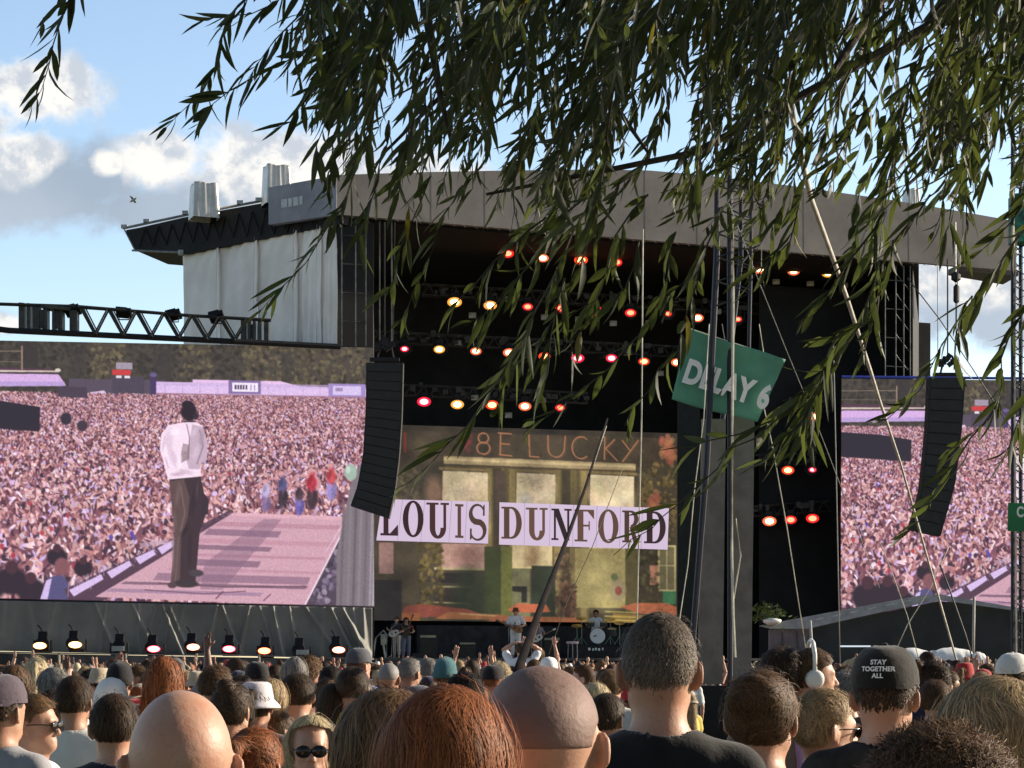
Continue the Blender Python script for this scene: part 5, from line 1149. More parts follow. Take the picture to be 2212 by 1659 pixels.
# ------------------------------------------------------------------ people: one continuous surface each, from a smooth union of shapes
def A3(*p): return np.array(p, float)
class Field:
    def __init__(s, xs, ys, zs): s.xs, s.ys, s.zs = xs, ys, zs; s.D = np.full((len(xs), len(ys), len(zs)), .5, np.float32)
    def _grid(s, lo, hi):
        i = [slice(max(0, np.searchsorted(a, l)-1), np.searchsorted(a, h)+1) for a, l, h in zip((s.xs, s.ys, s.zs), lo, hi)]
        return tuple(i), np.stack(np.meshgrid(s.xs[i[0]], s.ys[i[1]], s.zs[i[2]], indexing='ij'), -1)
    def _union(s, i, d, k):
        a = s.D[i]
        if k <= 0: s.D[i] = np.minimum(a, d)
        else:
            h = np.clip(.5+.5*(a-d)/k, 0, 1); s.D[i] = a*(1-h)+d*h-k*h*(1-h)
    def cone(s, a, b, ra, rb, k=.02, pad=.05, cut=False):
        a, b = np.array(a, float), np.array(b, float); r = max(ra, rb)+pad; i, G = s._grid(np.minimum(a, b)-r, np.maximum(a, b)+r)
        if 0 in G.shape: return
        ab = b-a; t = np.clip(((G-a)@ab)/(ab@ab+1e-9), 0, 1); d = np.linalg.norm(G-a-t[..., None]*ab, axis=-1)-(ra+(rb-ra)*t)
        if cut: s.D[i] = np.maximum(s.D[i], -d)
        else: s._union(i, d, k)
    def ell(s, c, r, k=.02, pad=.05, cut=False, R=None):
        c, r = np.array(c, float), np.array(r, float); m = r.max()+pad if R is not None else r+pad; i, G = s._grid(c-m, c+m)
        if 0 in G.shape: return
        q = G-c
        if R is not None: q = q@np.array(R)
        k0 = np.linalg.norm(q/r, axis=-1); k1 = np.linalg.norm(q/(r*r), axis=-1)+1e-9; d = k0*(k0-1)/k1
        if cut:
            a = s.D[i]; d = -d; h = np.clip(.5-.5*(a-d)/k, 0, 1); s.D[i] = a*(1-h)+d*h+k*h*(1-h)
        else: s._union(i, d, k)
    def clip(s, fn):
        G = np.stack(np.meshgrid(s.xs, s.ys, s.zs, indexing='ij'), -1); s.D = np.maximum(s.D, fn(G).astype(np.float32))
    def mesh(s):
        D = s.D; inside = D < 0; nx, ny, nz = D.shape
        cc = np.zeros((nx-1, ny-1, nz-1), int)
        for a in (0, 1):
            for b in (0, 1):
                for c in (0, 1): cc += inside[a:nx-1+a, b:ny-1+b, c:nz-1+c]
        act = (cc > 0) & (cc < 8); ids = -np.ones(act.shape, int); I = np.argwhere(act); ids[act] = np.arange(len(I))
        acc = np.zeros((len(I), 3)); n = np.zeros(len(I)); cor = [(a, b, c) for a in (0, 1) for b in (0, 1) for c in (0, 1)]
        co = (s.xs, s.ys, s.zs)
        for p in range(8):
            for q in range(p+1, 8):
                A, B = cor[p], cor[q]
                if sum(abs(A[i]-B[i]) for i in range(3)) != 1: continue
                da = D[I[:, 0]+A[0], I[:, 1]+A[1], I[:, 2]+A[2]]; db = D[I[:, 0]+B[0], I[:, 1]+B[1], I[:, 2]+B[2]]; cr = (da < 0) != (db < 0)
                t = np.where(cr, da/(da-db+1e-12), 0)
                pa = np.stack([co[i][I[:, i]+A[i]] for i in range(3)], 1); pb = np.stack([co[i][I[:, i]+B[i]] for i in range(3)], 1)
                acc[cr] += (pa+(pb-pa)*t[:, None])[cr]; n[cr] += 1
        V = acc/n[:, None]; Fs = []
        for ax in range(3):
            u, v = [(1, 2), (2, 0), (0, 1)][ax]
            sl0 = [slice(None)]*3; sl1 = [slice(None)]*3; sl0[ax] = slice(0, -1); sl1[ax] = slice(1, None)
            a = inside[tuple(sl0)]; b = inside[tuple(sl1)]; E = np.argwhere(a != b); E = E[(E[:, u] > 0) & (E[:, v] > 0) & (E[:, u] < D.shape[u]-1) & (E[:, v] < D.shape[v]-1)]
            if not len(E): continue
            def cid(du, dv):
                Q_ = E.copy(); Q_[:, u] -= du; Q_[:, v] -= dv; return ids[Q_[:, 0], Q_[:, 1], Q_[:, 2]]
            f = np.stack([cid(0, 0), cid(1, 0), cid(1, 1), cid(0, 1)], 1); fl = a[E[:, 0], E[:, 1], E[:, 2]]
            f[~fl] = f[~fl][:, ::-1]; Fs.append(f)
        return V, np.concatenate(Fs)
def smoothmesh(name, V, Fq, it=2, m=None):
    # a little laplacian smoothing
    e = np.concatenate([Fq[:, [0, 1]], Fq[:, [1, 2]], Fq[:, [2, 3]], Fq[:, [3, 0]]])
    for _ in range(it):
        S = np.zeros_like(V); c = np.zeros(len(V)); 
        for i in range(3): S[:, i] = np.bincount(e[:, 0], V[e[:, 1], i], len(V))+np.bincount(e[:, 1], V[e[:, 0], i], len(V))
        c = np.bincount(e[:, 0], minlength=len(V))+np.bincount(e[:, 1], minlength=len(V)); V = V*.5+.5*S/np.maximum(c, 1)[:, None]
    me = np_mesh(name, V, Fq, True)
    if m: me.materials.append(m)
    return me
def grid(x, y, z0, z1, h, fine=(1.42, 1.80), hf=.006):
    def ax(l, hi, st, f=None, sf=None):
        out = [l]
        while out[-1] < hi: out.append(out[-1]+(sf if f and f[0] <= out[-1] < f[1] else st))
        return np.array(out)
    return ax(-x, x, h, (-.125, .12), hf), ax(-y, y, h, (-.14, .16), hf), ax(z0, z1, h*1.3, fine, hf)
HC = A3(0, .015, 1.665)         # head centre of a 1.78 m figure
def head(f, female=False):
    f.ell((0, .0, 1.690), (.0755, .095, .090), 0); f.ell((0, -.03, 1.672), (.070, .066, .072), .03)            # skull
    f.ell((0, .045, 1.630), (.058, .056, .080), .035); f.ell((0, .078, 1.575), (.026, .022, .018), .03)            # face, chin
    f.cone((-.045, .02, 1.598), (0, .07, 1.572), .022, .020, .03); f.cone((.045, .02, 1.598), (0, .07, 1.572), .022, .020, .03)   # jaw
    f.cone((-.03, .090, 1.678), (.03, .090, 1.678), .011, .011, .02)                                                     # brow
    f.ell((-.031, .104, 1.655), (.014, .010, .010), .012, cut=True); f.ell((.031, .104, 1.655), (.014, .010, .010), .012, cut=True)
    f.ell((-.031, .089, 1.655), (.012, .012, .010), .004); f.ell((.031, .089, 1.655), (.012, .012, .010), .004)        # eyes
    f.cone((0, .098, 1.665), (0, .118, 1.627), .007, .011, .012); f.ell((-.011, .108, 1.622), (.008, .009, .007), .006); f.ell((.011, .108, 1.622), (.008, .009, .007), .006)
    f.cone((-.018, .096, 1.598), (.018, .096, 1.598), .006, .006, .008); f.cone((-.014, .095, 1.589), (.014, .095, 1.589), .007, .007, .006)
    for s in (-1, 1):                                                                                                     # ears
        f.ell((s*.087, -.008, 1.652), (.0075, .021, .033), .006, R=Matrix.Rotation(s*.55, 3, 'Z')); f.ell((s*.079, .004, 1.645), (.010, .012, .022), .008); f.ell((s*.094, .002, 1.654), (.0045, .009, .017), .005, cut=True)
        f.ell((s*.082, .002, 1.622), (.006, .009, .010), .006)
    f.cone((0, -.012, 1.44), (0, -.018, 1.600), .064 if not female else .052, .056 if not female else .046, .035)         # neck
    f.cone((0, .01, 1.42), (0, .02, 1.56), .052, .045, .03)
def torso(f, o=0.0, female=False, k=.04):
    w = .9 if female else 1.0
    f.ell((0, 0, 1.25), (.165*w+o, .115+o, .22+o), k); f.ell((0, -.015, 1.37), (.165*w+o, .095+o, .115+o), k); f.ell((0, .0, 1.02), (.152+o, .112+o, .15+o), k)
    f.cone((-.155*w, -.01, 1.437), (0, -.015, 1.485), .052+o, .058+o, k); f.cone((.155*w, -.01, 1.437), (0, -.015, 1.485), .052+o, .058+o, k)
    if female:
        for s in (-1, 1): f.ell((s*.07, .10, 1.29), (.055+o, .05+o, .06+o), .03)
def hand(f, W, d, side, up, grip=False, curl=.35):
    """palm, four unequal fingers with a knuckle bend and a thumb leaving the side of the palm"""
    d = d/np.linalg.norm(d); up = up-(up@d)*d; up /= np.linalg.norm(up); sd = np.cross(d, up)*side
    c = W+d*.045
    for q in (-.026, -.009, .009, .026): f.cone(W+d*.01+sd*q*.7, W+d*.085+sd*q, .013, .0115, .010, .03)
    Ls = (.070, .080, .074, .058)
    for j, q in enumerate((-.028, -.0095, .0095, .028)):
        b = W+d*.088+sd*q; cu_ = curl+(.9 if grip else .0)+.08*j; d1 = d*math.cos(cu_*.5)+up*math.sin(cu_*.5)+sd*q*3; d1 /= np.linalg.norm(d1); m = b+d1*Ls[j]*.5
        d2 = d*math.cos(cu_*1.4)+up*math.sin(cu_*1.4); d2 /= np.linalg.norm(d2); f.cone(b-d*.008, m, .0092, .0085, .004, .02); f.cone(m, m+d2*Ls[j]*.5, .0085, .0068, .003, .02)
    tb = W+d*.028-sd*.028; td = d*.62-sd*.62+up*.42; td /= np.linalg.norm(td); tm = tb+td*.036; f.cone(tb+sd*.012, tm, .0125, .0100, .008, .02); td2 = d*.8-sd*.25+up*.5; td2 /= np.linalg.norm(td2); f.cone(tm, tm+td2*.030, .0100, .0078, .004, .02)
def arm(f, s, E, W, hd, hup, grip=False, female=False, curl=.35):
    w = .88 if female else 1.0; S = A3(s*.172*w, -.01, 1.43); E = np.array(E, float); W = np.array(W, float)
    f.cone(S, S+(E-S)*.45, .052*w, .047*w, .03); f.cone(S+(E-S)*.45, E, .047*w, .038*w, .02); f.cone(E, E+(W-E)*.35, .039*w, .040*w, .02); f.cone(E+(W-E)*.35, W, .040*w, .026*w, .015)
    hand(f, W, np.array(hd, float), s, np.array(hup, float), grip, curl)
def legs(f, o=0.0, female=False, k=.03, shoes=True):
    for s in (-1, 1):
        h, kn, an = A3(s*.085, 0, .92), A3(s*.095, .015, .50), A3(s*.10, -.02, .09)
        f.cone(h, kn, .082+o, .056+o, k); f.cone(kn, kn+(an-kn)*.4, .054+o, .056+o, k); f.cone(kn+(an-kn)*.4, an, .056+o, .036+o, k)
        if shoes: f.cone(an+A3(0, -.03, -.05), an+A3(s*.01, .13, -.055), .036, .030, .02)
POSES = {
 'down': [(-1, (-.235, -.02, 1.14), (-.225, .07, .90), (0, .15, -1), (1, 0, 0)), (1, (.235, -.02, 1.14), (.225, .07, .90), (0, .15, -1), (-1, 0, 0))],
 'raise': [(-1, (-.235, -.02, 1.14), (-.20, .12, .93), (0, .3, -1), (1, 0, 0)), (1, (.31, .03, 1.62), (.27, .08, 1.86), (-.1, .15, 1), (0, 1, 0))],
 'both': [(-1, (-.33, .05, 1.58), (-.27, .10, 1.83), (.15, .1, 1), (0, 1, 0)), (1, (.33, .05, 1.58), (.27, .10, 1.83), (-.15, .1, 1), (0, 1, 0))],
 'phone': [(-1, (-.25, .06, 1.20), (-.06, .30, 1.52), (.25, .1, 1), (.3, -1, 0)), (1, (.25, .06, 1.20), (.06, .30, 1.52), (-.25, .1, 1), (-.3, -1, 0))],
 'headhold': [(-1, (-.30, .10, 1.66), (-.12, .00, 1.78), (.9, -.2, .1), (0, .2, -1)), (1, (.30, .10, 1.66), (.12, .0, 1.78), (-.9, -.2, .1), (0, .2, -1))],
 'guitar': [(-1, (-.30, .0, 1.18), (-.20, .20, 1.12), (.5, .6, .1), (0, -.6, -.6)), (1, (.27, .05, 1.16), (.36, .24, 1.26), (0, .5, .6), (-.6, .2, .3))],
}
def skin_material():
    m = objcol_mat('skin', .50, .45, bump=.0, sss=.10, noise=.16, nscale=11); t = NT(m.node_tree); b = t.N['Principled BSDF']; tcn = t.new('ShaderNodeTexCoord')
    src = b.inputs['Base Color'].links[0].from_socket
    f, _ = t.noise(tcn.outputs['Object'], 16, 5, .65); f2, _ = t.noise(tcn.outputs['Object'], 95, 3, .6); f3, _ = t.noise(tcn.outputs['Object'], 6, 3, .5)
    c = t.mix(t.math('MULTIPLY', t.smooth(f, .45, .68), .45), src, t.mix(1.0, src, (.95, .62, .55, 1), 'MULTIPLY')); c = t.mix(t.math('MULTIPLY', t.smooth(f2, .56, .72), .30), c, t.mix(1.0, src, (.50, .40, .34, 1), 'MULTIPLY'))
    t.L.new(c, b.inputs['Base Color']); r = t.math('ADD', t.math('MULTIPLY', f3, .35), .33); t.L.new(r, b.inputs['Roughness'])
    bn = t.new('ShaderNodeBump'); bn.inputs['Strength'].default_value = .22; bn.inputs['Distance'].default_value = .004; t.L.new(f2, bn.inputs['Height']); t.L.new(bn.outputs[0], b.inputs['Normal'])
    return m
M_skin = skin_material()
M_hair = objcol_mat('hair', .60, .22, tint=True, bump=.2, bscale=90, noise=.35, nscale=22)
M_cloth = objcol_mat('cloth', .85, .2, bump=.35, bscale=30, sheen=.2, noise=.15, nscale=8)
M_print = objcol_mat('printed_cloth', .85, .2, bump=.35, bscale=30, noise=.75, nscale=26)
def cloth_fold(V, amp=.006, seed=0):
    r = np.random.default_rng(seed); ph = r.uniform(0, 6, 6)
    d = np.sin(V[:, 0]*23+V[:, 2]*31+ph[0])*np.sin(V[:, 2]*17-V[:, 0]*9+ph[1])+.6*np.sin(V[:, 0]*51+V[:, 2]*20+V[:, 1]*30+ph[2])
    n = V-np.array([[0, 0, 0]]); n = np.stack([V[:, 0], V[:, 1]*1.6, 0*V[:, 2]], 1); n /= np.linalg.norm(n, axis=1, keepdims=True)+1e-6
    return V+n*(d*amp)[:, None]
TB = {}
def body_parts(pose, female=False):
    key = (pose, female)
    if key in TB: return TB[key]
    zt = 2.1 if pose in ('raise', 'both') else 1.84; xw = .48 if pose in ('both', 'raise', 'guitar') else .42
    g = grid(xw, .46 if pose in ('phone', 'guitar') else .28, -.02, zt, .0145, fine=(1.40, zt), hf=.0068)
    g = (g[0], g[1] if pose not in ('phone', 'guitar') else g[1], g[2])
    f = Field(*g); torso(f, 0, female); head(f, female); legs(f, 0, female)
    for a in POSES[pose]: arm(f, *a, grip=(pose in ('phone', 'guitar')), female=female)
    me = smoothmesh('body', *f.mesh(), it=1, m=M_skin)
    # shirt
    gs = grid(xw, .28, .86, 1.75, .014, fine=(9, 9)); f = Field(np.arange(-xw, xw, .0092), np.arange(-.24, .30, .0092), np.arange(.86, 1.72, .0092)); torso(f, .013, female)
    for s, E, W, _, _ in POSES[pose]:
        w = .88 if female else 1.; S = A3(s*.172*w, -.01, 1.43); E = np.array(E, float); f.cone(S, S+(E-S)*(.72 if not female else .45), .064*w, .068*w, .035)
    f.cone((0, -.012, 1.44), (0, .0, 1.70), .068 if not female else .085, .075 if not female else .12, 0, cut=True)
    f.clip(lambda G: .90-G[..., 2]); V, Q_ = f.mesh(); V = cloth_fold(V, .0045, len(TB)); sh = smoothmesh('shirt', V, Q_, it=4, m=M_cloth)
    f = Field(np.arange(-.30, .30, .017), np.arange(-.22, .24, .017), np.arange(.02, 1.04, .02)); legs(f, .016, female, shoes=False); f.ell((0, 0, .95), (.168, .128, .12), .04); f.clip(lambda G: np.maximum(.10-G[..., 2], G[..., 2]-1.0)); V, Q_ = f.mesh(); tr = smoothmesh('trousers', V, Q_, it=2, m=M_cloth)
    TB[key] = (me, sh, tr); return TB[key]
def strands(sd, roots, length, step_dir, off, width, rng, wave=0.0, curl=0.0, lift=0.0, seg=7, flow=1.0, tone=None):
    """ribbons of hair that follow the surface sd=0"""
    p = roots.copy(); n = len(p); eps = .002
    def grad(q):
        g = np.stack([sd(q+np.eye(3)[i]*eps)-sd(q-np.eye(3)[i]*eps) for i in range(3)], 1); return g/(np.linalg.norm(g, axis=1, keepdims=True)+1e-9)
    P_ = []; N_ = []; offs = off*rng.uniform(.3, 1.6, n)+np.where(rng.random(n) < .035, rng.uniform(.004, .018, n), 0); ph = rng.uniform(0, 6.28, n); L = length*rng.uniform(.7, 1.15, n); jit = rng.normal(0, .15, (n, 3))
    for i in range(seg+1):
        g = grad(p); p = p-g*(sd(p)-offs-lift*i/seg*rng.uniform(.4, 1.6, n))[:, None]; P_.append(p.copy()); N_.append(g)
        d = step_dir(p)+jit
        d = d+.30*np.stack([np.sin(p[:, 2]*42+p[:, 1]*25), np.cos(p[:, 0]*38+p[:, 2]*21), np.sin(p[:, 0]*45-p[:, 1]*30)], 1)*flow
        if wave: d = d+np.cross(g, d)*(wave*np.sin(ph+i*1.5))[:, None]
        if curl: d = d+rng.normal(0, curl, (n, 3))
        d -= (d*g).sum(1, keepdims=True)*g; d /= np.linalg.norm(d, axis=1, keepdims=True)+1e-9; p = p+d*(L/seg)[:, None]
    P_ = np.stack(P_, 1); N_ = np.stack(N_, 1); T_ = np.gradient(P_, axis=1); T_ /= np.linalg.norm(T_, axis=2, keepdims=True)+1e-9
    S_ = np.cross(T_, N_); S_ /= np.linalg.norm(S_, axis=2, keepdims=True)+1e-9
    wv = width*np.array([.9]+[1.0]*(seg-1)+[.15])[None, :, None]
    A, B = P_-S_*wv*.5, P_+S_*wv*.5; V = np.stack([A, B], 2).reshape(n, (seg+1)*2, 3)
    f = np.array([(2*i, 2*i+1, 2*i+3, 2*i+2) for i in range(seg)]); Fq = (f[None]+(np.arange(n)*(seg+1)*2)[:, None, None]).reshape(-1, 4)
    t = rng.uniform(.45, 1.55, n); cols = np.repeat(np.stack([t, t*rng.uniform(.92, 1.05, n), t*rng.uniform(.8, 1.1, n)], 1), (seg+1)*2, 0)
    return V.reshape(-1, 3), Fq, cols
def sd_prims(prims, k=.02):
    def fn(G):
        D = None
        for p in prims:
            if p[0] == 'e': q = G-np.array(p[1]); r = np.array(p[2]); k0 = np.linalg.norm(q/r, axis=-1); k1 = np.linalg.norm(q/(r*r), axis=-1)+1e-9; d = k0*(k0-1)/k1
            else:
                a, b = np.array(p[1]), np.array(p[2]); ab = b-a; t = np.clip(((G-a)@ab)/(ab@ab), 0, 1); d = np.linalg.norm(G-a-t[..., None]*ab, axis=-1)-(p[3]+(p[4]-p[3])*t)
            if D is None: D = d
            else: h = np.clip(.5+.5*(D-d)/k, 0, 1); D = D*(1-h)+d*h-k*h*(1-h)
        return D
    return fn
def sk(o): return [('e', (0, .0, 1.690), (.0755+o, .095+o, .090+o)), ('e', (0, -.03, 1.672), (.070+o, .066+o, .072+o))]
HT = {}
def face_cut(G, low=1.60, front=.035, hair_line=1.715, ear=True):
    """positive where there is no hair: the face, the ears, below the nape"""
    x, y, z = G[..., 0], G[..., 1], G[..., 2]
    nf = np.maximum(z-0, -9)
    fr = front if not ear else .008+np.clip((z-1.655)/.075, 0, 1)*(front+.004)
    face = np.minimum(y-fr, hair_line-z+np.abs(x)*-.25)                # in front of the temples and below the hair line
    nape = low+np.clip(y+.02, 0, .2)*1.1-z
    d = np.maximum(face, nape)
    if ear: e = .037-np.sqrt((y+.002)**2+((z-1.648)*.9)**2); d = np.maximum(d, np.where(np.abs(x) > .060, e, -1))
    return d
def hair_mesh(kind, hero=1.0, seed=0):
    key = (kind, hero, seed)
    if key in HT: return HT[key]
    rng = np.random.default_rng(100+seed+len(kind)); step = .0062; W = .0034/hero; NS = hero
    dirs = lambda v: (lambda p: np.tile(np.array(v, float), (len(p), 1)))
    whorl = A3(.012, -.045, 1.775)
    def from_whorl(p):
        d = p-whorl; d[:, 2] -= .05+np.clip(.0-p[:, 1], 0, 1)*.0; return d/(np.linalg.norm(d, axis=1, keepdims=True)+1e-6)+np.array([[0, .12, -.25]])
    long_ = False; ox = .22
    if kind == 'short': pr = sk(.010); cut = lambda G: face_cut(G, 1.615, .040, 1.735); L, off, lift, n = .045, .000, .0045, 3000; dr = from_whorl; kk = .02
    elif kind == 'crop': pr = sk(.004); cut = lambda G: face_cut(G, 1.605, .045, 1.74); L, off, lift, n = .014, .000, .0035, 4600; dr = from_whorl; kk = .02
    elif kind == 'buzz': pr = sk(.0045); cut = lambda G: face_cut(G, 1.655, .045, 1.745); L, off, lift, n = .004, -.004, .0, 60; dr = from_whorl; kk = .02
    elif kind == 'messy': pr = sk(.016); cut = lambda G: face_cut(G, 1.610, .050, 1.73); L, off, lift, n = .060, .000, .014, 3000; dr = from_whorl; kk = .02
    elif kind == 'curly': pr = sk(.030); cut = lambda G: face_cut(G, 1.585, .050, 1.72, False); L, off, lift, n = .085, .002, .02, 3400; dr = from_whorl; kk = .02
    elif kind in ('long', 'wavy', 'bob'):
        lo = 1.36 if kind != 'bob' else 1.53
        pr = sk(.016)+[('c', (-.052, -.015, 1.68), (-.082, -.045, lo), .040, .034), ('c', (.052, -.015, 1.68), (.082, -.045, lo), .040, .034), ('c', (0, -.05, 1.68), (0, -.095, lo-.03), .062, .050)]
        cut = lambda G: np.maximum(face_cut(G, 1.2, .035, 1.730 if kind != 'bob' else 1.772, False), -1); L, off, lift, n = (.34 if kind != 'bob' else .2), .0015, .008, 3200; dr = dirs((0, -.10, -1)); kk = .03; long_ = True
    elif kind == 'bun':
        pr = sk(.012)+[('e', (0, -.060, 1.772), (.040, .038, .034))]; cut = lambda G: face_cut(G, 1.600, .040, 1.735); L, off, lift, n = .10, .001, .004, 3000
        bc = A3(0, -.06, 1.77); dr = (lambda p: (bc-p)+np.cross(p-bc, np.array([[0, .6, 1.]]))*1.2); kk = .012
    elif kind == 'lowbun':
        pr = sk(.014)+[('e', (0, -.085, 1.725), (.066, .052, .056))]; cut = lambda G: face_cut(G, 1.600, .040, 1.735); L, off, lift, n = .10, .001, .004, 3000
        bc = A3(0, -.13, 1.735); dr = (lambda p: (bc-p)+np.cross(p-bc, np.array([[0, 1., .4]]))*.9); kk = .012
    elif kind == 'pony':
        pr = sk(.009)+[('c', (0, -.095, 1.735), (0, -.150, 1.725), .020, .026), ('c', (0, -.150, 1.725), (0, -.185, 1.60), .028, .030), ('c', (0, -.185, 1.60), (0, -.165, 1.44), .030, .010)]
        cut = lambda G: np.where((G[..., 1] < -.11), -1, face_cut(G, 1.615, .040, 1.735)); L, off, lift, n = .15, .001, .004, 3000
        pc = A3(0, -.11, 1.735); dr = (lambda p: np.where((p[:, 1:2] < -.13), np.array([[0, -.15, -1.]]), pc-p)); kk = .010
    sd = sd_prims(pr, kk)
    zlo = 1.28 if long_ else (1.40 if kind == 'pony' else 1.56)
    f = Field(np.arange(-.16, .16, step), np.arange(-.24, .15, step), np.arange(zlo, 1.86, step)); G = np.stack(np.meshgrid(f.xs, f.ys, f.zs, indexing='ij'), -1)
    D = sd(G)
    if kind in ('long', 'bob', 'short'): D = D+(.0045 if kind != 'short' else .0022)*(np.sin(G[..., 0]*62+1.3*np.sin(G[..., 2]*18)+seed*2.1)+.5*np.sin(G[..., 0]*140+G[..., 1]*60+seed))*np.clip((1.80-G[..., 2])*14, .15, 1)
    if kind in ('curly', 'messy', 'wavy'):
        a = {'curly': .011, 'messy': .006, 'wavy': .006}[kind]; D = D+a*(np.sin(G[..., 0]*75+G[..., 2]*40+seed)*np.sin(G[..., 1]*80+seed*2)+.6*np.sin(G[..., 2]*95+G[..., 0]*60)*np.sin(G[..., 1]*120+G[..., 0]*50))
    if kind in ('short', 'crop', 'messy'): D = D+np.clip(1.675-G[..., 2], 0, 1)*.20
    if kind == 'lowbun': D = D+.005*(np.sin(G[..., 0]*90+G[..., 2]*50)*np.sin(G[..., 1]*85))
    D0 = np.maximum(D, cut(G)); f.D = D0.astype(np.float32); V, Q_ = f.mesh()
    # slight smoothing of the bulk and strands over it
    e = np.concatenate([Q_[:, [0, 1]], Q_[:, [1, 2]], Q_[:, [2, 3]], Q_[:, [3, 0]]]); 
    c = np.bincount(e[:, 0], minlength=len(V))+np.bincount(e[:, 1], minlength=len(V))
    S = np.stack([np.bincount(e[:, 0], V[e[:, 1], i], len(V))+np.bincount(e[:, 1], V[e[:, 0], i], len(V)) for i in range(3)], 1); V = V*.5+.5*S/np.maximum(c, 1)[:, None]
    VR = V
    if kind in ('short', 'crop', 'messy'):
        f.D = np.maximum(sd_prims(sk(.001), .02)(G), cut(G)).astype(np.float32); VR, _q = f.mesh(); pk_ = np.clip((VR[:, 2]-(1.600+.35*np.abs(VR[:, 0])))/.055, 0, 1)**1.6; VR = VR[(rng.random(len(VR)) < pk_) & (np.abs(sd_prims(sk(.001), .02)(VR)) < .004)]
    n = int(n*NS); ok = np.abs(sd(V)) < (.004 if kind not in ('long', 'bob') else .012) if kind not in ('curly', 'messy', 'wavy', 'short', 'crop', 'lowbun') else np.abs(sd(V)) < .02; cand = V[ok]
    if kind in ('short', 'crop', 'messy'): cand = VR
    if long_: cand = cand[cand[:, 2] > (1.60 if rng.random() < 2 else 0)]
    r = cand[rng.integers(0, len(cand), n)]+rng.normal(0, .003, (n, 3))
    SV, SF, SCc = strands(sd, r, L, dr, off, W, rng, wave={'wavy': .5, 'curly': 1.3, 'long': .12, 'messy': .4}.get(kind, .05), curl={'curly': .9, 'messy': .35}.get(kind, 0.0), lift=lift, seg=(9 if long_ or kind == 'curly' else 5), tone=((lambda r_: .35+1.25*np.clip(np.abs(r_[:, 0])/.07, 0, 1)**2) if kind == 'crop' else ((lambda r_: .55+.6*np.clip((1.79-r_[:, 2])/.09, 0, 1)) if long_ else None)))
    # drop strand faces that would lie over the face
    fc = SV[SF].mean(1); keep = cut(fc) < .006; SF = SF[keep]
    VV = np.concatenate([V, SV]); FF = np.concatenate([Q_, SF+len(V)]); base = np.full((len(V), 3), .50 if kind != 'buzz' else 1.0)
    me = np_mesh('hair', VV, FF, True); vcol(me, np.concatenate([base, SCc])); me.materials.append(M_hair); HT[key] = me; return me
HATS = {}
def hat_mesh(kind):
    if kind in HATS: return HATS[kind]
    mb = MB()
    if kind in ('cap', 'cap_back'):
        n = 24; prof = [(0, 1.806), (.03, 1.806), (.060, 1.796), (.083, 1.770), (.095, 1.732), (.098, 1.695)]
        V = []; fs = []
        for j, (r, z) in enumerate(prof):
            for k in range(n): a = 2*math.pi*k/n; V.append((r*math.cos(a)*.96, -.004+r*math.sin(a)*1.20, z-(0.012 if math.sin(a) < -.3 else 0)*j/5))
        for j in range(len(prof)-1):
            for k in range(n): fs.append((j*n+k, j*n+(k+1) % n, (j+1)*n+(k+1) % n, (j+1)*n+k))
        mb.add(V, fs); s = 1 if kind == 'cap' else -1; vs = []
        m = 10
        for i in range(m+1):
            a = math.pi*(.14+.72*i/m); x, y = .086*math.cos(a), s*(.105*math.sin(a))-.004; x2, y2 = .084*math.cos(a), s*(.105*math.sin(a)+.075*math.sin(math.pi*i/m)**.6)-.004
            vs += [(x, y, 1.700), (x2, y2, 1.688-.016*math.sin(math.pi*i/m))]
        mb.add(vs, [(2*i, 2*i+1, 2*i+3, 2*i+2) for i in range(m)]); mb.lathe([(.009, -.003), (.009, .004), (.004, .007)], (0, -.004, 1.806), 8)
    elif kind == 'bucket':
        mb.lathe([(.0, 1.800), (.06, 1.798), (.080, 1.785), (.090, 1.735), (.096, 1.700), (.128, 1.668), (.134, 1.655), (.130, 1.652), (.094, 1.694)], (0, -.002, 0), 28)
        mb.v = [(x, y*1.14, z) for x, y, z in mb.v]
    elif kind == 'beanie':
        prof = [(.012, 1.822), (.045, 1.812), (.070, 1.790), (.086, 1.75), (.092, 1.71), (.096, 1.70), (.096, 1.665), (.088, 1.662)]; mb.lathe(prof, (0, -.006, 0), 36); mb.v = [(x*(1+.012*math.sin(math.atan2(y, x)*18)), y*1.16, z+(.0 if y > 0 else -.012)) for x, y, z in mb.v]
    me = mb.mesh('hat', True); me.materials.append(M_cloth); HATS[kind] = me; return me
def glasses_mesh():
    if 'glasses' in HATS: return HATS['glasses']
    mb = MB()
    for s in (-1, 1):
        mb.lathe([(.0, 0), (.021, .0), (.024, .002), (.021, .005)], (s*.031, .113, 1.655), 16, Matrix.Rotation(math.radians(-90), 3, 'X')@Matrix.Diagonal((1.32, 1.05, 1)))
        mb.tube([(s*.052, .110, 1.660), (s*.078, .085, 1.664), (s*.083, .0, 1.662), (s*.082, -.02, 1.650)], .0024, 5)
    mb.tube([(-.012, .115, 1.660), (0, .118, 1.663), (.012, .115, 1.660)], .0022, 5)
    me = mb.mesh('sunglasses', True); me.materials.append(mat('dark_lens', (.012, .010, .010), .12, var=0)); HATS['glasses'] = me; return me
HCOL = {'stubble': (.20, .13, .11), 'black': (.020, .015, .012), 'dark brown': (.052, .032, .020), 'brown': (.105, .060, .032), 'light brown': (.17, .10, .05), 'auburn': (.24, .080, .028), 'blonde': (.34, .245, .14), 'pale blonde': (.52, .43, .28), 'greying': (.13, .105, .085), 'grey': (.22, .21, .20), 'ginger': (.32, .13, .04)}
SKIN = [(.42, .235, .155), (.47, .27, .185), (.40, .20, .13), (.30, .155, .10), (.54, .34, .25), (.15, .08, .05)]
def put(me, name, parent, col):
    o = bpy.data.objects.new(name, me); C.objects.link(o); o.color = tuple(col)+(1,); o.parent = parent; return o
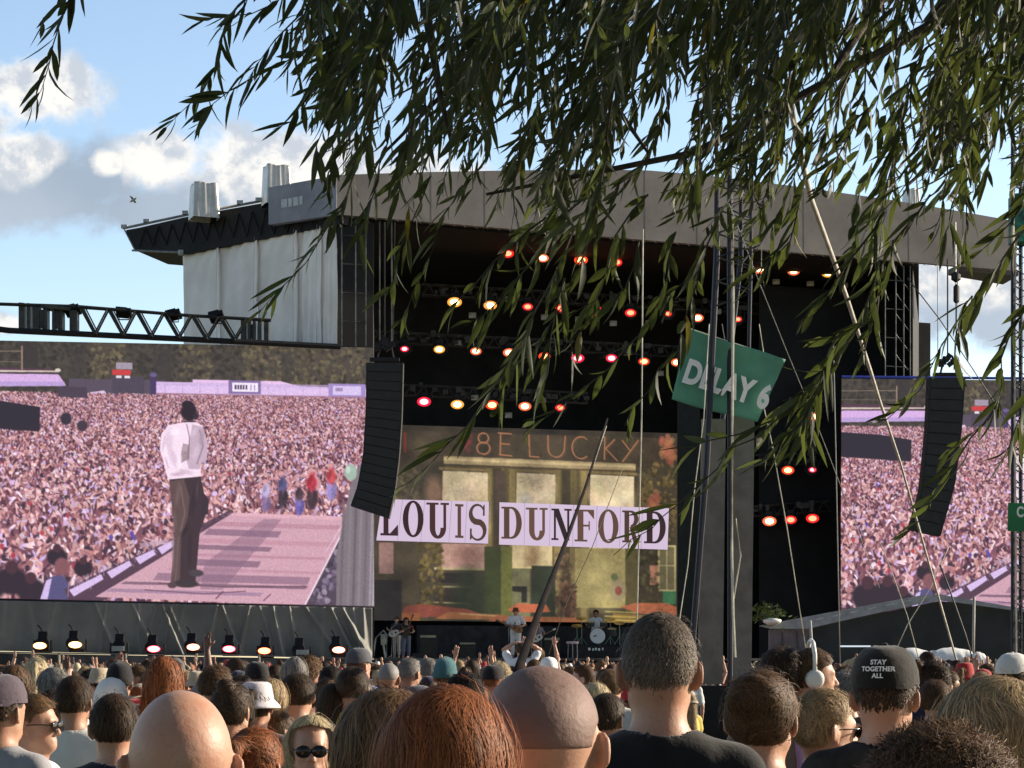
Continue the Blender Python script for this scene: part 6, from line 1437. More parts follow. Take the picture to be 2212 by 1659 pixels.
def person(X, Y, top, label, hair='short', hcol='brown', shirt=(.1, .1, .1), skin=0, pose='down', female=False, yaw=0.0, hat=None, hatcol=None, group=None, trousers=(.05, .06, .10), hero=1.0, seed=0, wide=1.0, z0=0.0, pr=False, dep=1.0, glasses=False, tilt=0.0, cat='person'):
    me, sh, tr = body_parts(pose, female); s = (top-z0)/1.785 if True else 1
    b = bpy.data.objects.new('person', me); C.objects.link(b); b.color = tuple(SKIN[skin])+(1,)
    b.location = (X, Y, z0); b.scale = (s*wide, s*wide*dep, s); b.rotation_euler = (tilt, 0, yaw); tag(b, label, cat, group)
    put(sh, 'shirt', b, shirt)
    if pr: 
        o = b.children[0] if b.children else None
    put(tr, 'trousers', b, trousers)
    if hat in ('cap', 'cap_back', 'beanie', 'bucket') and hair == 'short': hair = 'crop'
    if hair: put(hair_mesh(hair, hero, seed), 'hair', b, HCOL[hcol])
    if hat: put(hat_mesh(hat), 'hat', b, hatcol or (.02, .02, .025))
    if glasses: put(glasses_mesh(), 'sunglasses', b, (.02, .02, .02))
    return b
def at_px(x, y, Y): p = P(x, y, Y); return p.x, p.z
def PP(x, ycrown, Y, label, **kw):
    X, z = at_px(x, ycrown, Y); return person(X, Y, z, label, **kw)
R = math.radians
navy, blk, wht, tee = (.010, .013, .028), (.009, .009, .010), (.72, .72, .70), (.10, .12, .15)
HEROES = [
 dict(a=(391, 1484, 3.2), l='bald man seen from behind, nearest head at the left', hair=None, skin=1, shirt=(.03, .03, .04), wide=1.0, yaw=R(6), glasses=True),
 dict(a=(1168, 1437, 3.3), l='man with close shaved scalp, right behind the foot of the dark leaning pole', hair='buzz', hcol='stubble', skin=1, shirt=(.05, .05, .06), wide=1.14, yaw=R(-8), hero=2.),
 dict(a=(1424, 1324, 4.85), l='tall man with cropped greying hair and black t-shirt standing above the crowd', hair='crop', hcol='greying', skin=0, shirt=blk, wide=.97, yaw=R(-4), hero=2.2),
 dict(a=(966, 1495, 3.05), l='woman with shining auburn hair filling the bottom centre', hair='long', hcol='auburn', skin=1, shirt=(.1, .1, .12), female=True, wide=1.0, yaw=R(-10), hero=3., seed=1),
 dict(a=(840, 1498, 4.1), l='woman with streaked light brown hair left of the auburn haired woman', hair='long', hcol='light brown', skin=0, shirt=(.1, .1, .12), female=True, wide=1.12, yaw=R(12), hero=2.2, seed=2),
 dict(a=(1646, 1457, 5.6), l='woman with tousled brown hair pinned up in a bun right of the tall man', hair='lowbun', hcol='brown', skin=1, shirt=(.25, .2, .18), female=True, wide=1.06, yaw=R(-22), hero=2.),
 dict(a=(1778, 1492, 6.4), l='woman in profile with sunglasses and streaked blonde ponytail', hair='pony', hcol='blonde', skin=1, shirt=(.5, .42, .36), female=True, yaw=R(-68), glasses=True, hero=2.),
 dict(a=(1912, 1410, 6.1), l='man in black cap with white lettering on its back and patterned dark shirt', hair='crop', hcol='dark brown', skin=1, shirt=(.028, .027, .026), hat='cap', hatcol=(.012, .011, .010), yaw=R(-20), wide=1.04),
 dict(a=(2150, 1472, 4.0), l='woman with long straight ash blonde hair at the right edge', hair='long', hcol='blonde', skin=0, shirt=(.2, .2, .2), female=True, wide=1.20, yaw=R(5), hero=2.8, seed=4),
 dict(a=(2030, 1606, 3.5), l='person with curly brown hair at the bottom right corner', hair='curly', hcol='brown', skin=1, shirt=(.06, .05, .05), female=True, wide=1.12, yaw=R(0), hero=2.6, seed=3),
 dict(a=(1752, 1402, 9.8), l='person wearing big white ear defenders behind the ponytail woman', hair='short', hcol='brown', skin=1, shirt=(.4, .2, .35), yaw=R(-88), z0=.0),
 dict(a=(1690, 1405, 9.8), l='man with thick dark hair under the left corner of the low tent', hair='messy', hcol='dark brown', skin=1, shirt=(.2, .15, .12), yaw=R(-15), seed=5),
 dict(a=(2, 1468, 7.8), l='man in a dark cap with white button cut off by the left edge', hair='short', hcol='dark brown', skin=0, shirt=(.3, .3, .32), hat='cap_back', hatcol=(.09, .07, .09), yaw=R(-25)),
 dict(a=(70, 1502, 8.2), l='man in dark sunglasses turned to the right with ginger beard and white t-shirt', hair='short', hcol='light brown', skin=1, shirt=wht, yaw=R(-100), glasses=True, hero=1.6),
 dict(a=(160, 1462, 10.0), l='man with thinning dark hair and off white collar near the left edge', hair='short', hcol='dark brown', skin=0, shirt=(.66, .65, .60), yaw=R(-8), seed=6, hero=1.4),
 dict(a=(246, 1502, 7.5), l='man with short dark hair and navy t-shirt left of the bald man', hair='short', hcol='dark brown', skin=1, shirt=navy, yaw=R(5), seed=6, hero=1.4),
 dict(a=(240, 1478, 10.4), l='person in a plain white hat behind the navy t-shirt man', hair='short', hcol='black', skin=0, shirt=(.3, .3, .35), hat='beanie', hatcol=(.8, .8, .76)),
 dict(a=(672, 1550, 7.4), l='blonde woman in sunglasses facing the camera', hair='bob', hcol='pale blonde', skin=1, shirt=(.5, .5, .5), female=True, yaw=R(186), glasses=True, hero=1.8),
 dict(a=(642, 1456, 11.6), l='man with dark faded haircut in a wide navy shirt', hair='short', hcol='dark brown', skin=1, shirt=navy, wide=1.12, yaw=R(-6), seed=7, hero=1.4),
 dict(a=(585, 1469, 11.4), l='woman with long blonde hair left of the wide navy shirt', hair='long', hcol='blonde', skin=1, shirt=(.35, .45, .50), female=True, seed=1, yaw=R(-15)),
 dict(a=(762, 1442, 12.0), l='man in a yellow t-shirt with dark cropped hair', hair='short', hcol='dark brown', skin=1, shirt=(.70, .66, .12), yaw=R(-10), wide=1.05),
 dict(a=(775, 1405, 17.5), l='man in a dark grey cap standing just in front of the yellow t-shirt', hair='short', hcol='brown', skin=1, shirt=(.12, .15, .30), hat='cap', hatcol=(.08, .085, .10), yaw=R(-40)),
 dict(a=(705, 1470, 12.2), l='woman with brown ponytail between navy and yellow shirts', hair='pony', hcol='brown', skin=1, shirt=(.2, .1, .1), female=True, yaw=R(10)),
 dict(a=(962, 1428, 16.6), l='person in a teal knitted beanie', hair='short', hcol='brown', skin=1, shirt=(.12, .16, .24), hat='beanie', hatcol=(.045, .14, .16), yaw=R(-18)),
 dict(a=(840, 1432, 16.2), l='man with cropped grey hair in dark hood left of the beanie', hair='buzz', hcol='grey', skin=0, shirt=(.04, .04, .045), yaw=R(-15)),
 dict(a=(884, 1421, 17.0), l='man with pale cropped hair close to the teal beanie', hair='crop', hcol='grey', skin=0, shirt=(.05, .05, .06), yaw=R(-30)),
 dict(a=(465, 1442, 13.4), l='person with wavy brown hair above the bald head', hair='messy', hcol='brown', skin=1, shirt=(.25, .2, .35), yaw=R(-20), seed=5),
 dict(a=(518, 1460, 14), l='man with dark hair and loose white shirt right above the bald head', hair='short', hcol='dark brown', skin=1, shirt=wht, yaw=R(-45), seed=7),
 dict(a=(555, 1478, 11.0), l='person in a white and black patterned bucket hat', hair='pony', hcol='dark brown', skin=1, shirt=(.10, .06, .05), hat='bucket', hatcol=(.62, .58, .62), female=True, yaw=R(-10)),
 dict(a=(1003, 1466, 12.8), l='person with round dark hair right of the beanie', hair='curly', hcol='black', skin=0, shirt=(.04, .04, .05), seed=8, yaw=R(0)),
 dict(a=(905, 1487, 13), l='person in a slate grey cap between auburn hair and beanie', hair='short', hcol='grey', skin=0, shirt=(.10, .11, .14), hat='cap', hatcol=(.12, .13, .16), yaw=R(-60)),
 dict(a=(550, 1575, 6.0), l='woman with reddish brown low ponytail and bare shoulders right of the bald man', hair='pony', hcol='auburn', skin=2, shirt=(.62, .25, .18), female=True, yaw=R(-20), hero=1.4),
 dict(a=(500, 1478, 9.2), l='person with patterned headscarf and white top behind the bald man', hair='bun', hcol='dark brown', skin=1, shirt=wht, female=True, yaw=R(-20)),
 dict(a=(1318, 1447, 14.6), l='man with short light brown hair left of the tall man', hair='short', hcol='light brown', skin=1, shirt=(.55, .55, .52), yaw=R(-20)),
 dict(a=(1285, 1478, 12), l='blonde woman with dark headband beside the tall man shoulder', hair='long', hcol='pale blonde', skin=1, shirt=(.10, .13, .18), female=True, yaw=R(5), seed=4),
 dict(a=(1310, 1500, 9.6), l='person in a slate blue t-shirt low against the tall man left shoulder', hair='short', hcol='dark brown', skin=0, shirt=(.09, .12, .17), yaw=R(-30), seed=6),
 dict(a=(2020, 1474, 13), l='person with dark brown hair between black cap and ash blonde hair', hair='messy', hcol='brown', skin=1, shirt=(.03, .03, .03), yaw=R(-20)),
 dict(a=(2188, 1418, 12.6), l='person in a mottled white cap with black brim near the right edge', hair='short', hcol='black', skin=0, shirt=(.05, .05, .06), hat='cap', hatcol=(.62, .62, .60), yaw=R(-50)),
 dict(a=(2004, 1408, 26.0), l='man in a pale blue shirt standing between the white canopies', hair='short', hcol='dark brown', skin=1, shirt=(.45, .62, .75), yaw=R(40)),
 dict(a=(1980, 1436, 15.0), l='woman with pink bare back in front of the white canopies', hair='bun', hcol='brown', skin=4, shirt=(.75, .42, .36), female=True, yaw=R(0)),
 dict(a=(1830, 1462, 13), l='person with bushy grey brown hair left of the black cap', hair='curly', hcol='grey', skin=0, shirt=(.06, .05, .05), seed=8, yaw=R(0)),
 dict(a=(30, 1440, 11.6), l='woman with tousled brown hair behind the cap at the left edge', hair='wavy', hcol='brown', skin=1, shirt=(.4, .25, .2), female=True, seed=9),
 dict(a=(115, 1492, 10.6), l='woman with long dark brown hair behind the man in sunglasses', hair='long', hcol='dark brown', skin=0, shirt=(.04, .04, .05), female=True, seed=2),
 dict(a=(258, 1437, 14.5), l='person in a pointed black hood', hair='short', hcol='black', skin=0, shirt=(.02, .02, .025), hat='beanie', hatcol=(.012, .012, .015)),
 dict(a=(1126, 1388, 34.0), l='person in a white t-shirt raised above the crowd holding hands on head', hair='short', hcol='brown', skin=1, shirt=(.74, .76, .80), pose='headhold', z0=.40, yaw=R(-5)),
 dict(a=(1163, 1399, 35.0), l='person lifted above the crowd beside the white t-shirt, arms up', hair='long', hcol='brown', skin=1, shirt=(.76, .70, .50), pose='both', female=True, seed=1, yaw=R(-5), z0=.30),
 dict(a=(1186, 1424, 22.0), l='person in a bright white cap behind the shaved head', hair='short', hcol='brown', skin=1, shirt=(.4, .4, .4), hat='cap', hatcol=(.82, .82, .80)),
]
HBOX = []
for h in HEROES:
    h = dict(h); x, y, Y = h.pop('a'); lab = h.pop('l'); o = PP(x, y, Y, lab, **h); HBOX.append((x, y, Y)); 
    if 'ear defenders' in lab:
        mb = MB()
        for s in (-1, 1): mb.lathe([(.012, -.004), (.040, -.002), (.044, .012), (.036, .034), (.016, .036)], (s*.080, 0, 1.650), 18, Matrix.Rotation(s*math.radians(90), 3, 'Y'))
        mb.lathe([(.020, .0362), (.019, .037)], (-.080, 0, 1.650), 14, Matrix.Rotation(R(-90), 3, 'Y')); mb.tube([(-.10, 0, 1.67), (-.095, 0, 1.76), (-.05, 0, 1.815), (0, 0, 1.825), (.05, 0, 1.815), (.095, 0, 1.76), (.10, 0, 1.67)], .010, 6)
        e = mb.mesh('ear_defenders', True); e.materials.append(mat('white_plastic', (.74, .74, .72), .3, var=.03)); q = bpy.data.objects.new('ear_defenders', e); C.objects.link(q); q.parent = o
    if 'white lettering' in lab:
        for i, (s_, z) in enumerate((('STAY', 1.752), ('TOGETHER', 1.733), ('ALL', 1.714))):
            me = text_mesh(s_, .0185, .0008, .0006, sx=.95); wdt = max(v.co.x for v in me.vertices)
            for v in me.vertices:
                a = (v.co.x-wdt/2)/.095; q_ = max(0, z+v.co.y-1.70); v.co = Vector((.097*math.sin(a), -.004-(.1185-q_*q_*3.6-q_*.10)*math.cos(a)-v.co.z-.002, z+v.co.y))
            me.materials.append(M_white); q = bpy.data.objects.new('lettering', me); C.objects.link(q); q.parent = o
        q = [c for c in o.children if c.name.startswith('shirt')][0]; q.data = q.data.copy(); q.data.materials.clear(); q.data.materials.append(M_print)

# ---- the other spectators near enough to tell apart
rgp = np.random.default_rng(2024)
HS_M = ['short', 'crop', 'buzz', 'messy', 'short', 'short']; HS_F = ['long', 'wavy', 'bun', 'pony', 'bob', 'long', 'lowbun', 'curly']
SH = [('white', (.72, .72, .70)), ('black', (.012, .012, .014)), ('navy', (.014, .02, .05)), ('grey', (.22, .22, .23)), ('red', (.45, .03, .03)), ('pink', (.62, .28, .34)), ('pale blue', (.35, .48, .62)), ('olive', (.12, .13, .06)), ('yellow', (.65, .52, .12)), ('lilac', (.42, .34, .55)), ('orange', (.62, .22, .06)), ('cream', (.62, .56, .44)), ('teal', (.03, .20, .20)), ('brown', (.14, .08, .05)), ('purple', (.13, .05, .22))]
HN = {'short': 'short %s hair', 'crop': 'cropped %s hair', 'buzz': 'shaved %s hair', 'messy': 'tousled %s hair', 'long': 'long %s hair', 'wavy': 'wavy %s hair', 'bun': '%s top bun', 'pony': '%s ponytail', 'bob': '%s bob', 'lowbun': '%s low bun', 'curly': 'curly %s hair'}
PO = {'down': '', 'raise': ', right arm raised', 'both': ', both arms raised', 'phone': ', hands held up in front'}
cands = []; pos = []
def blocked(x, yc, Y):
    for hx, hy, hY in HBOX:
        w_ = .16*F/hY; w2 = .20*F/Y
        if Y < hY-.2 and abs(x-hx) < (w_+w2)*.5 and yc < hy+.16*F/hY: return True
        if Y > hY and abs(x-hx) < w_*.42 and yc > hy+6: return True
    return False
rows_ = []; yy = 10.6
while yy < 40: rows_.append(yy); yy += .62+(yy-7)*.02
for Y0 in rows_:
    half = .25*Y0+.3; n = int(2*half/.52); 
    for i in range(n):
        Y = Y0+rgp.uniform(-.2, .2); X = -half+(i+.5+rgp.uniform(-.3, .3))*.52; top = float(np.clip(rgp.normal(1.65, .095), 1.42, 1.84)); x = CX+X*F/Y; yc = HY-(top-ZC)*F/Y
        if -20 < x < 2235 and not blocked(x, yc, Y) and not (1496 < x < 1645 and 11 < Y < 41): cands.append((Y, X, top, x))
cands.sort(); NIND = 252; near = cands[:NIND]; rest = cands[NIND:]
LAND = [(130, 'below the left end of the left video wall'), (330, 'below the performer on the left video wall'), (560, 'below the runway on the left video wall'), (740, 'below the right end of the left video wall'), (880, 'before the two guitarists'), (1060, 'before the gap between the letter banners'), (1230, 'before the singer'), (1400, 'before the drummer'), (1540, 'before the stage right of the tall man'), (1660, 'before the lattice tower boards'), (1800, 'before the grey end of the low tent'), (1960, 'before the low tent and canopies'), (9999, 'before the right end of the low tent')]
def ordn(i):
    t1 = ['', 'first', 'second', 'third', 'fourth', 'fifth', 'sixth', 'seventh', 'eighth', 'ninth', 'tenth', 'eleventh', 'twelfth', 'thirteenth', 'fourteenth', 'fifteenth', 'sixteenth', 'seventeenth', 'eighteenth', 'nineteenth', 'twentieth']
    return t1[i] if i <= 20 else {3: 'thirtieth', 2: 'twenty'}.get(i//10, 'far')+'-'+t1[i % 10]
used = {}
for q, (Y, X, top, x) in enumerate(near):
    fem = rgp.random() < .48; hs = (HS_F if fem else HS_M)[rgp.integers(8 if fem else 6)]; hc = ['black', 'dark brown', 'dark brown', 'brown', 'brown', 'light brown', 'blonde', 'pale blonde', 'grey', 'auburn'][rgp.integers(10)]
    sn, sc = SH[min(len(SH)-1, int(abs(rgp.normal(0, 5.5))))]; pose = ['down']*42+['raise', 'raise', 'both', 'phone', 'phone']; pose = pose[rgp.integers(47)]
    if Y < 17: pose = 'down'
    hat = None; hn = HN[hs] % hc
    if rgp.random() < .16 and not (hs in ('bun', 'curly')):
        hat = ['cap', 'cap_back', 'bucket', 'cap'][rgp.integers(4)]; cn, cc = [('white', (.75, .75, .72)), ('black', (.012, .012, .014)), ('navy', (.015, .02, .06)), ('beige', (.45, .38, .27)), ('red', (.4, .03, .03))][rgp.integers(5)]; hn = '%s %s' % (cn, {'bucket': 'bucket hat'}.get(hat, 'cap'))
        if hs in ('messy', 'bob'): hs = 'short' if not fem else 'long'
    zone = next(l for b, l in LAND if x < b); base = '%s with %s, %s top%s, %s' % ('woman' if fem else 'man', hn, sn, PO[pose], zone)
    used.setdefault(base, []).append(q); k = len(used[base]); lab = base if k == 1 else base.replace(' with ', ' further back with ', 1) if k == 2 else base.replace(' with ', ' %s back with ' % ordn(k), 1)
    person(X, Y, top, ' '.join(lab.split()[:16]), hair=hs, hcol=hc, shirt=sc, skin=int(rgp.choice([0, 1, 1, 2, 3, 4, 4, 5])), pose=pose, female=fem, yaw=float(rgp.normal(-.05, .34)+(rgp.choice([-1.6, 1.4, 2.4]) if rgp.random() < .13 else 0)), hat=hat, hatcol=(cc if hat else None), wide=float(rgp.uniform(.88, 1.02)), dep=float(rgp.uniform(.95, 1.1)), tilt=float(rgp.normal(0, .05)), seed=int(rgp.integers(3)), group='spectators standing in the crowd', trousers=[(.04, .06, .12), (.02, .02, .02), (.3, .28, .22)][rgp.integers(3)])

# ---- the far crowd, past counting
def far_crowd():
    rg = np.random.default_rng(77)
    def ellm(c, r, nu=8, nv=5):
        V = []; 
        for j in range(nv+1):
            p = math.pi*j/nv
            for i in range(nu): a = 2*math.pi*i/nu; V.append((c[0]+r[0]*math.sin(p)*math.cos(a), c[1]+r[1]*math.sin(p)*math.sin(a), c[2]+r[2]*math.cos(p)))
        Fq = [(j*nu+i, j*nu+(i+1) % nu, (j+1)*nu+(i+1) % nu, (j+1)*nu+i) for j in range(nv) for i in range(nu)]
        return np.array(V), np.array(Fq)
    def conem(a, b, ra, rb, n=6):
        a, b = np.array(a, float), np.array(b, float); t = (b-a)/np.linalg.norm(b-a); u = np.cross(t, (0.3, 1, 0)); u /= np.linalg.norm(u); v = np.cross(t, u)
        V = [a+ra*(math.cos(2*math.pi*i/n)*u+math.sin(2*math.pi*i/n)*v) for i in range(n)]+[b+rb*(math.cos(2*math.pi*i/n)*u+math.sin(2*math.pi*i/n)*v) for i in range(n)]
        return np.array(V), np.array([(i, (i+1) % n, (i+1) % n+n, i+n) for i in range(n)])
    def joinp(ps):
        V = []; Fq = []; K = []; o = 0
        for (v, f), k in ps: V.append(v); Fq.append(f+o); K.append(np.full(len(v), k)); o += len(v)
        return np.concatenate(V), np.concatenate(Fq), np.concatenate(K)
    T_ = []
    bod = [(ellm((0, 0, 1.22), (.20, .13, .28)), 1), (ellm((0, 0, 1.40), (.20, .10, .10), 8, 4), 1), (conem((0, 0, 1.45), (0, 0, 1.60), .055, .05), 0), (conem((-.08, 0, .95), (-.1, 0, .05), .10, .06), 3), (conem((.08, 0, .95), (.1, 0, .05), .10, .06), 3), (ellm((0, .02, 1.655), (.070, .085, .11)), 0)]
    hs = [(ellm((0, -.012, 1.69), (.080, .10, .095)), 2)]; hl = hs+[(ellm((0, -.06, 1.55), (.08, .06, .16)), 2)]
    ad = [(conem((-.2, 0, 1.42), (-.24, 0, 1.12), .05, .04), 0), (conem((.2, 0, 1.42), (.24, 0, 1.12), .05, .04), 0)]
    ar = [(conem((-.2, 0, 1.42), (-.24, 0, 1.12), .05, .04), 0), (conem((.19, 0, 1.42), (.30, .04, 1.64), .05, .038), 0), (conem((.30, .04, 1.64), (.24, .05, 1.88), .038, .028), 0), (ellm((.235, .05, 1.94), (.04, .025, .07), 6, 4), 0)]
    ab = ar[1:]+[(conem((-.19, 0, 1.42), (-.30, .04, 1.62), .05, .038), 0), (conem((-.30, .04, 1.62), (-.22, .05, 1.86), .038, .028), 0), (ellm((-.215, .05, 1.92), (.04, .025, .07), 6, 4), 0)]
    for h in (hs, hl):
        for a in (ad, ar, ab): T_.append(joinp(bod+h+a))
    pts = [(X, Y, t) for Y, X, t, _ in rest]
    y = max([p[0] for p in near]+[r[0] for r in rest])+.6
    while y < 93.5:
        half = .25*y+.6; n = int(2*half/.62)
        for i in range(n):
            X = -half+(i+.5+rg.uniform(-.4, .4))*.62; Y = y+rg.uniform(-.28, .28)
            if P(1490, 0, 38).x < X < P(1650, 0, 38).x and 36.8 < Y < 40.8: continue
            if X > P(1870, 0, 56).x*Y/56 and 53 < Y < 58 and rg.random() < .7: continue
            xc = CX+X*F/Y
            if 1496 < xc < 1645 and 11 < Y < 41: continue
            if xc > 1640 and Y > 78: continue
            if xc < 840 and Y > Yl(xc)-3.4: continue
            if xc >= 840 and Y > Yf(xc, 92.3)-1.2: continue
            pts.append((X, Y, float(np.clip(rg.normal(1.66, .08), 1.45, 1.88))))
        y += .62 if y < 55 else .70
    Vs = []; Fs = []; Cs = []; o = 0
    sk_ = np.array(SKIN); hc = np.array([HCOL[k] for k in ('black', 'dark brown', 'brown', 'brown', 'light brown', 'blonde', 'pale blonde', 'auburn', 'grey')]); cl = np.array([c for _, c in SH])
    capc = np.array([(.75, .75, .72), (.02, .02, .03), (.4, .03, .03), (.02, .04, .12)])
    for X, Y, t in pts:
        u = rg.random(); a = 0 if u < .95 else (1 if u < .985 else 2); v, f, k = T_[(3 if rg.random() < .45 else 0)+a]; s = t/1.78; yw = rg.normal(0, .4)
        if t > 1.86: s = 1.86/1.78
        c_, s_ = math.cos(yw), math.sin(yw); v2 = np.stack([v[:, 0]*c_-v[:, 1]*s_, v[:, 0]*s_+v[:, 1]*c_, v[:, 2]], 1)*s+np.array([X, Y, 0])
        pal = np.stack([sk_[rg.choice([0, 1, 1, 2, 3, 4, 4, 5])], cl[min(len(cl)-1, int(abs(rg.normal(0, 6))))], hc[rg.integers(9)] if rg.random() < .84 else capc[rg.integers(4)], np.array((.04, .05, .09))])
        Vs.append(v2); Fs.append(f+o); Cs.append(pal[k]); o += len(v)
    me = np_mesh('crowd', np.concatenate(Vs), np.concatenate(Fs), True); vcol(me, np.concatenate(Cs))
    m = bpy.data.materials.new('crowd_mix'); m.use_nodes = True; t = NT(m.node_tree); at = t.new('ShaderNodeAttribute', attribute_name='tint'); t.L.new(at.outputs['Color'], t.N['Principled BSDF'].inputs['Base Color']); t.N['Principled BSDF'].inputs['Roughness'].default_value = .75
    o_ = link('crowd', me, m); o_['kind'] = 'stuff'; o_['label'] = 'packed far crowd of small heads and raised arms reaching to the stage'; o_['category'] = 'crowd'
    print('far crowd', len(pts), 'individuals', len(near))
far_crowd()

# ------------------------------------------------------------------ the band
def guitar(lab, c, ang, bodycol, accent, s=1.0, yaw=0.0):
    t = empty('guitar', c); tag(t, lab, 'guitar'); t['_world'] = 0
    Rm = Matrix.Rotation(yaw, 3, 'Z')@Matrix.Rotation(ang, 3, 'Y')
    def tr(mb): mb.v = [tuple(Rm@(Vector(p)*s)) for p in mb.v]; return mb
    mb = MB(); pts = []
    for i in range(28):
        a = 2*math.pi*i/28; r = .17+.035*math.cos(2*a)-.02*math.cos(a); pts.append((r*math.cos(a)*1.25-.08, -.04, r*math.sin(a)))
    mb.prism(pts, (0, .08, 0)); tr(mb).obj('guitar_body', mat('guitar_'+bodycol[0], bodycol[1], .3, var=.1), t)
    mb = MB(); mb.box((.38, -.045, 0), (.56, .02, .05)); tr(mb).obj('neck', mat('guitar_neck', (.20, .11, .05), .5), t)
    mb = MB(); mb.box((.72, -.045, 0), (.15, .02, .08)); tr(mb).obj('headstock', mat('guitar_'+accent[0], accent[1], .4, var=.05), t)
    mb = MB(); mb.lathe([(.05, 0), (.05, .006)], (-.02, -.042, 0), 14, Matrix.Rotation(math.radians(90), 3, 'X')); mb.box((-.2, -.046, 0), (.05, .014, .1)); tr(mb).obj('bridge', mat('guitar_dark', (.02, .015, .012), .4), t)
    return t
ZD = 2.02
def on_deck(x, Y, top_y, lab, **kw):
    X, z = at_px(x, top_y, Y); return person(X, Y, z, lab, z0=ZD, **kw)
on_deck(1114, 95.5, 1313, 'singer in white shirt and white trousers playing an acoustic guitar', hair='short', hcol='dark brown', shirt=(.80, .80, .80), trousers=(.78, .78, .78), pose='guitar', yaw=R(172), skin=1, hat='bucket', hatcol=(.16, .06, .03), wide=1.12)
guitar('brown acoustic guitar held by the singer in white', P(1111, 1356, 95.1), R(-158), ('brown', (.30, .13, .05)), ('dark', (.05, .03, .02)), 1.15)
on_deck(1163, 97.0, 1343, 'bass player in dark clothes standing beside the singer behind the leaning pole', hair='wavy', hcol='brown', shirt=(.25, .22, .24), trousers=(.1, .1, .1), pose='guitar', yaw=R(190), skin=4)
guitar('pale bass guitar with raised neck beside the leaning pole', P(1166, 1376, 96.4), R(-28), ('white', (.7, .68, .62)), ('white', (.7, .68, .62)), 1.05)
on_deck(857, 93.4, 1333, 'guitarist in shorts with white and red guitar at the left end of the stage', hair='messy', hcol='auburn', shirt=(.05, .045, .05), trousers=(.5, .45, .4), pose='guitar', yaw=R(165), skin=4)
guitar('white and red electric guitar of the guitarist in shorts', P(856, 1366, 92.9), R(-20), ('white', (.75, .72, .72)), ('red', (.4, .03, .05)), 1.0)
on_deck(877, 94.0, 1334, 'guitarist in black top and wide blue grey jeans', hair='long', hcol='dark brown', shirt=(.02, .02, .022), trousers=(.17, .19, .26), pose='guitar', yaw=R(195), skin=1, female=True, seed=1, wide=1.2)
guitar('dark electric guitar of the guitarist in blue grey jeans', P(880, 1362, 93.5), R(-70), ('dark', (.04, .03, .03)), ('brown', (.30, .13, .05)), 1.0)
on_deck(1287, 99.2, 1318, 'drummer in a white sleeveless top seated above the drums', hair='messy', hcol='black', shirt=(.62, .66, .68), trousers=(.05, .05, .05), pose='guitar', yaw=R(172), skin=3)
def drums():
    Y = 97.6; b = P(1290, 1392, Y); t = thing('drum_kit', 'drum kit with round white bass drum head and small tom stand', 'drum kit', (b.x, b.y, b.z))
    Mx = Matrix.Rotation(math.radians(90), 3, 'X')
    c = P(1291, 1374, Y); mb = MB(); mb.lathe([(.36, -.45), (.36, 0)], c, 28, Mx); bd_ = mb.obj('bass_drum', mat('drum_shell', (.05, .06, .06), .3), t)
    mb = MB(); mb.lathe([(.355, .002), (.34, .012), (.1, .014)], c, 28, Mx); mb.obj('drum_head', mat('white_head', (.72, .78, .78), .5, var=.03), bd_)
    mb = MB(); mb.prism([c+Vector((-.2, -.02, -.05)), c+Vector((-.05, -.02, 0)), c+Vector((-.06, -.02, .06)), c+Vector((-.2, -.02, .0))], (0, -.006, 0)); mb.obj('drum_mark', mat('mark_black', (.02, .02, .02), .5), t)
    for i, (x, y, r, h) in enumerate(((1276, 1352, .18, .18), (1304, 1352, .18, .18), (1322, 1372, .22, .3))):
        mb = MB(); mb.lathe([(r, 0), (r, h), (r*.96, h+.01)], P(x, y, Y+.2), 20, Matrix.Rotation(.25, 3, 'X')); mb.obj('tom', mat('drum_shell', (.05, .06, .06), .3), t)
    for x, y in ((1256, 1336), (1318, 1338), (1338, 1346), (1246, 1352)):
        p = P(x, y, Y+.1); mb = MB(); mb.lathe([(.26, 0), (.12, .012), (.02, .03)], p, 20, Matrix.Rotation(.35, 3, 'X')); mb.obj('cymbal', mat('bronze', (.35, .26, .08), .3, .9), t)
        mb = MB(); mb.tube([p, (p.x+.02, p.y, b.z)], .018, 6); mb.tube([(p.x, p.y, b.z+.35), (p.x-.25, p.y-.1, b.z)], .014, 5); mb.tube([(p.x, p.y, b.z+.35), (p.x+.25, p.y-.1, b.z)], .014, 5); mb.obj('stand', mat('chrome_green', (.16, .24, .2), .3, .6), t)
    t2 = thing('floor_tom', 'pinkish white small drum on a stand between singer and drummer', 'drum', P(1237, 1420, 96.5))
    mb = MB(); mb.lathe([(.28, -.08), (.30, .0), (.27, .03)], P(1237, 1387, 96.5), 22); mb.obj('drum_top', mat('pink_white', (.8, .6, .62), .4, var=.1), t2)
    mb = MB(); 
    for dx in (-.2, .2, 0): mb.tube([P(1237, 1388, 96.5)+Vector((dx, 0, 0)), (P(1237, 0, 96.5).x+dx*1.1, 96.5, ZD)], .02, 5)
    mb.obj('stand', M_steel, t2)
    t3 = thing('drum_riser', 'low black platform in front of the drum kit with small white lettering', 'platform', P(1290, 1430, 96.6))
    a = P(1232, 1394, 97.3); c2 = P(1465, 1399, 98.6); mb = MB(); mb.prism([(a.x, a.y, ZD), (c2.x, c2.y, ZD), (c2.x, c2.y, c2.z), (a.x, a.y, a.z)], (0.3, 1.2, 0)); mb.obj('platform_body', M_blacksteel, t3)
    mb = MB(); 
    for i, (x, w_) in enumerate(((1273, 6), (1281, 4), (1287, 5), (1294, 5), (1302, 3))): mb.box(P(x, 1402+(i % 2), 97.15), (w_*.018, .02, .12))
    mb.obj('lettering', M_white, t3)
drums()
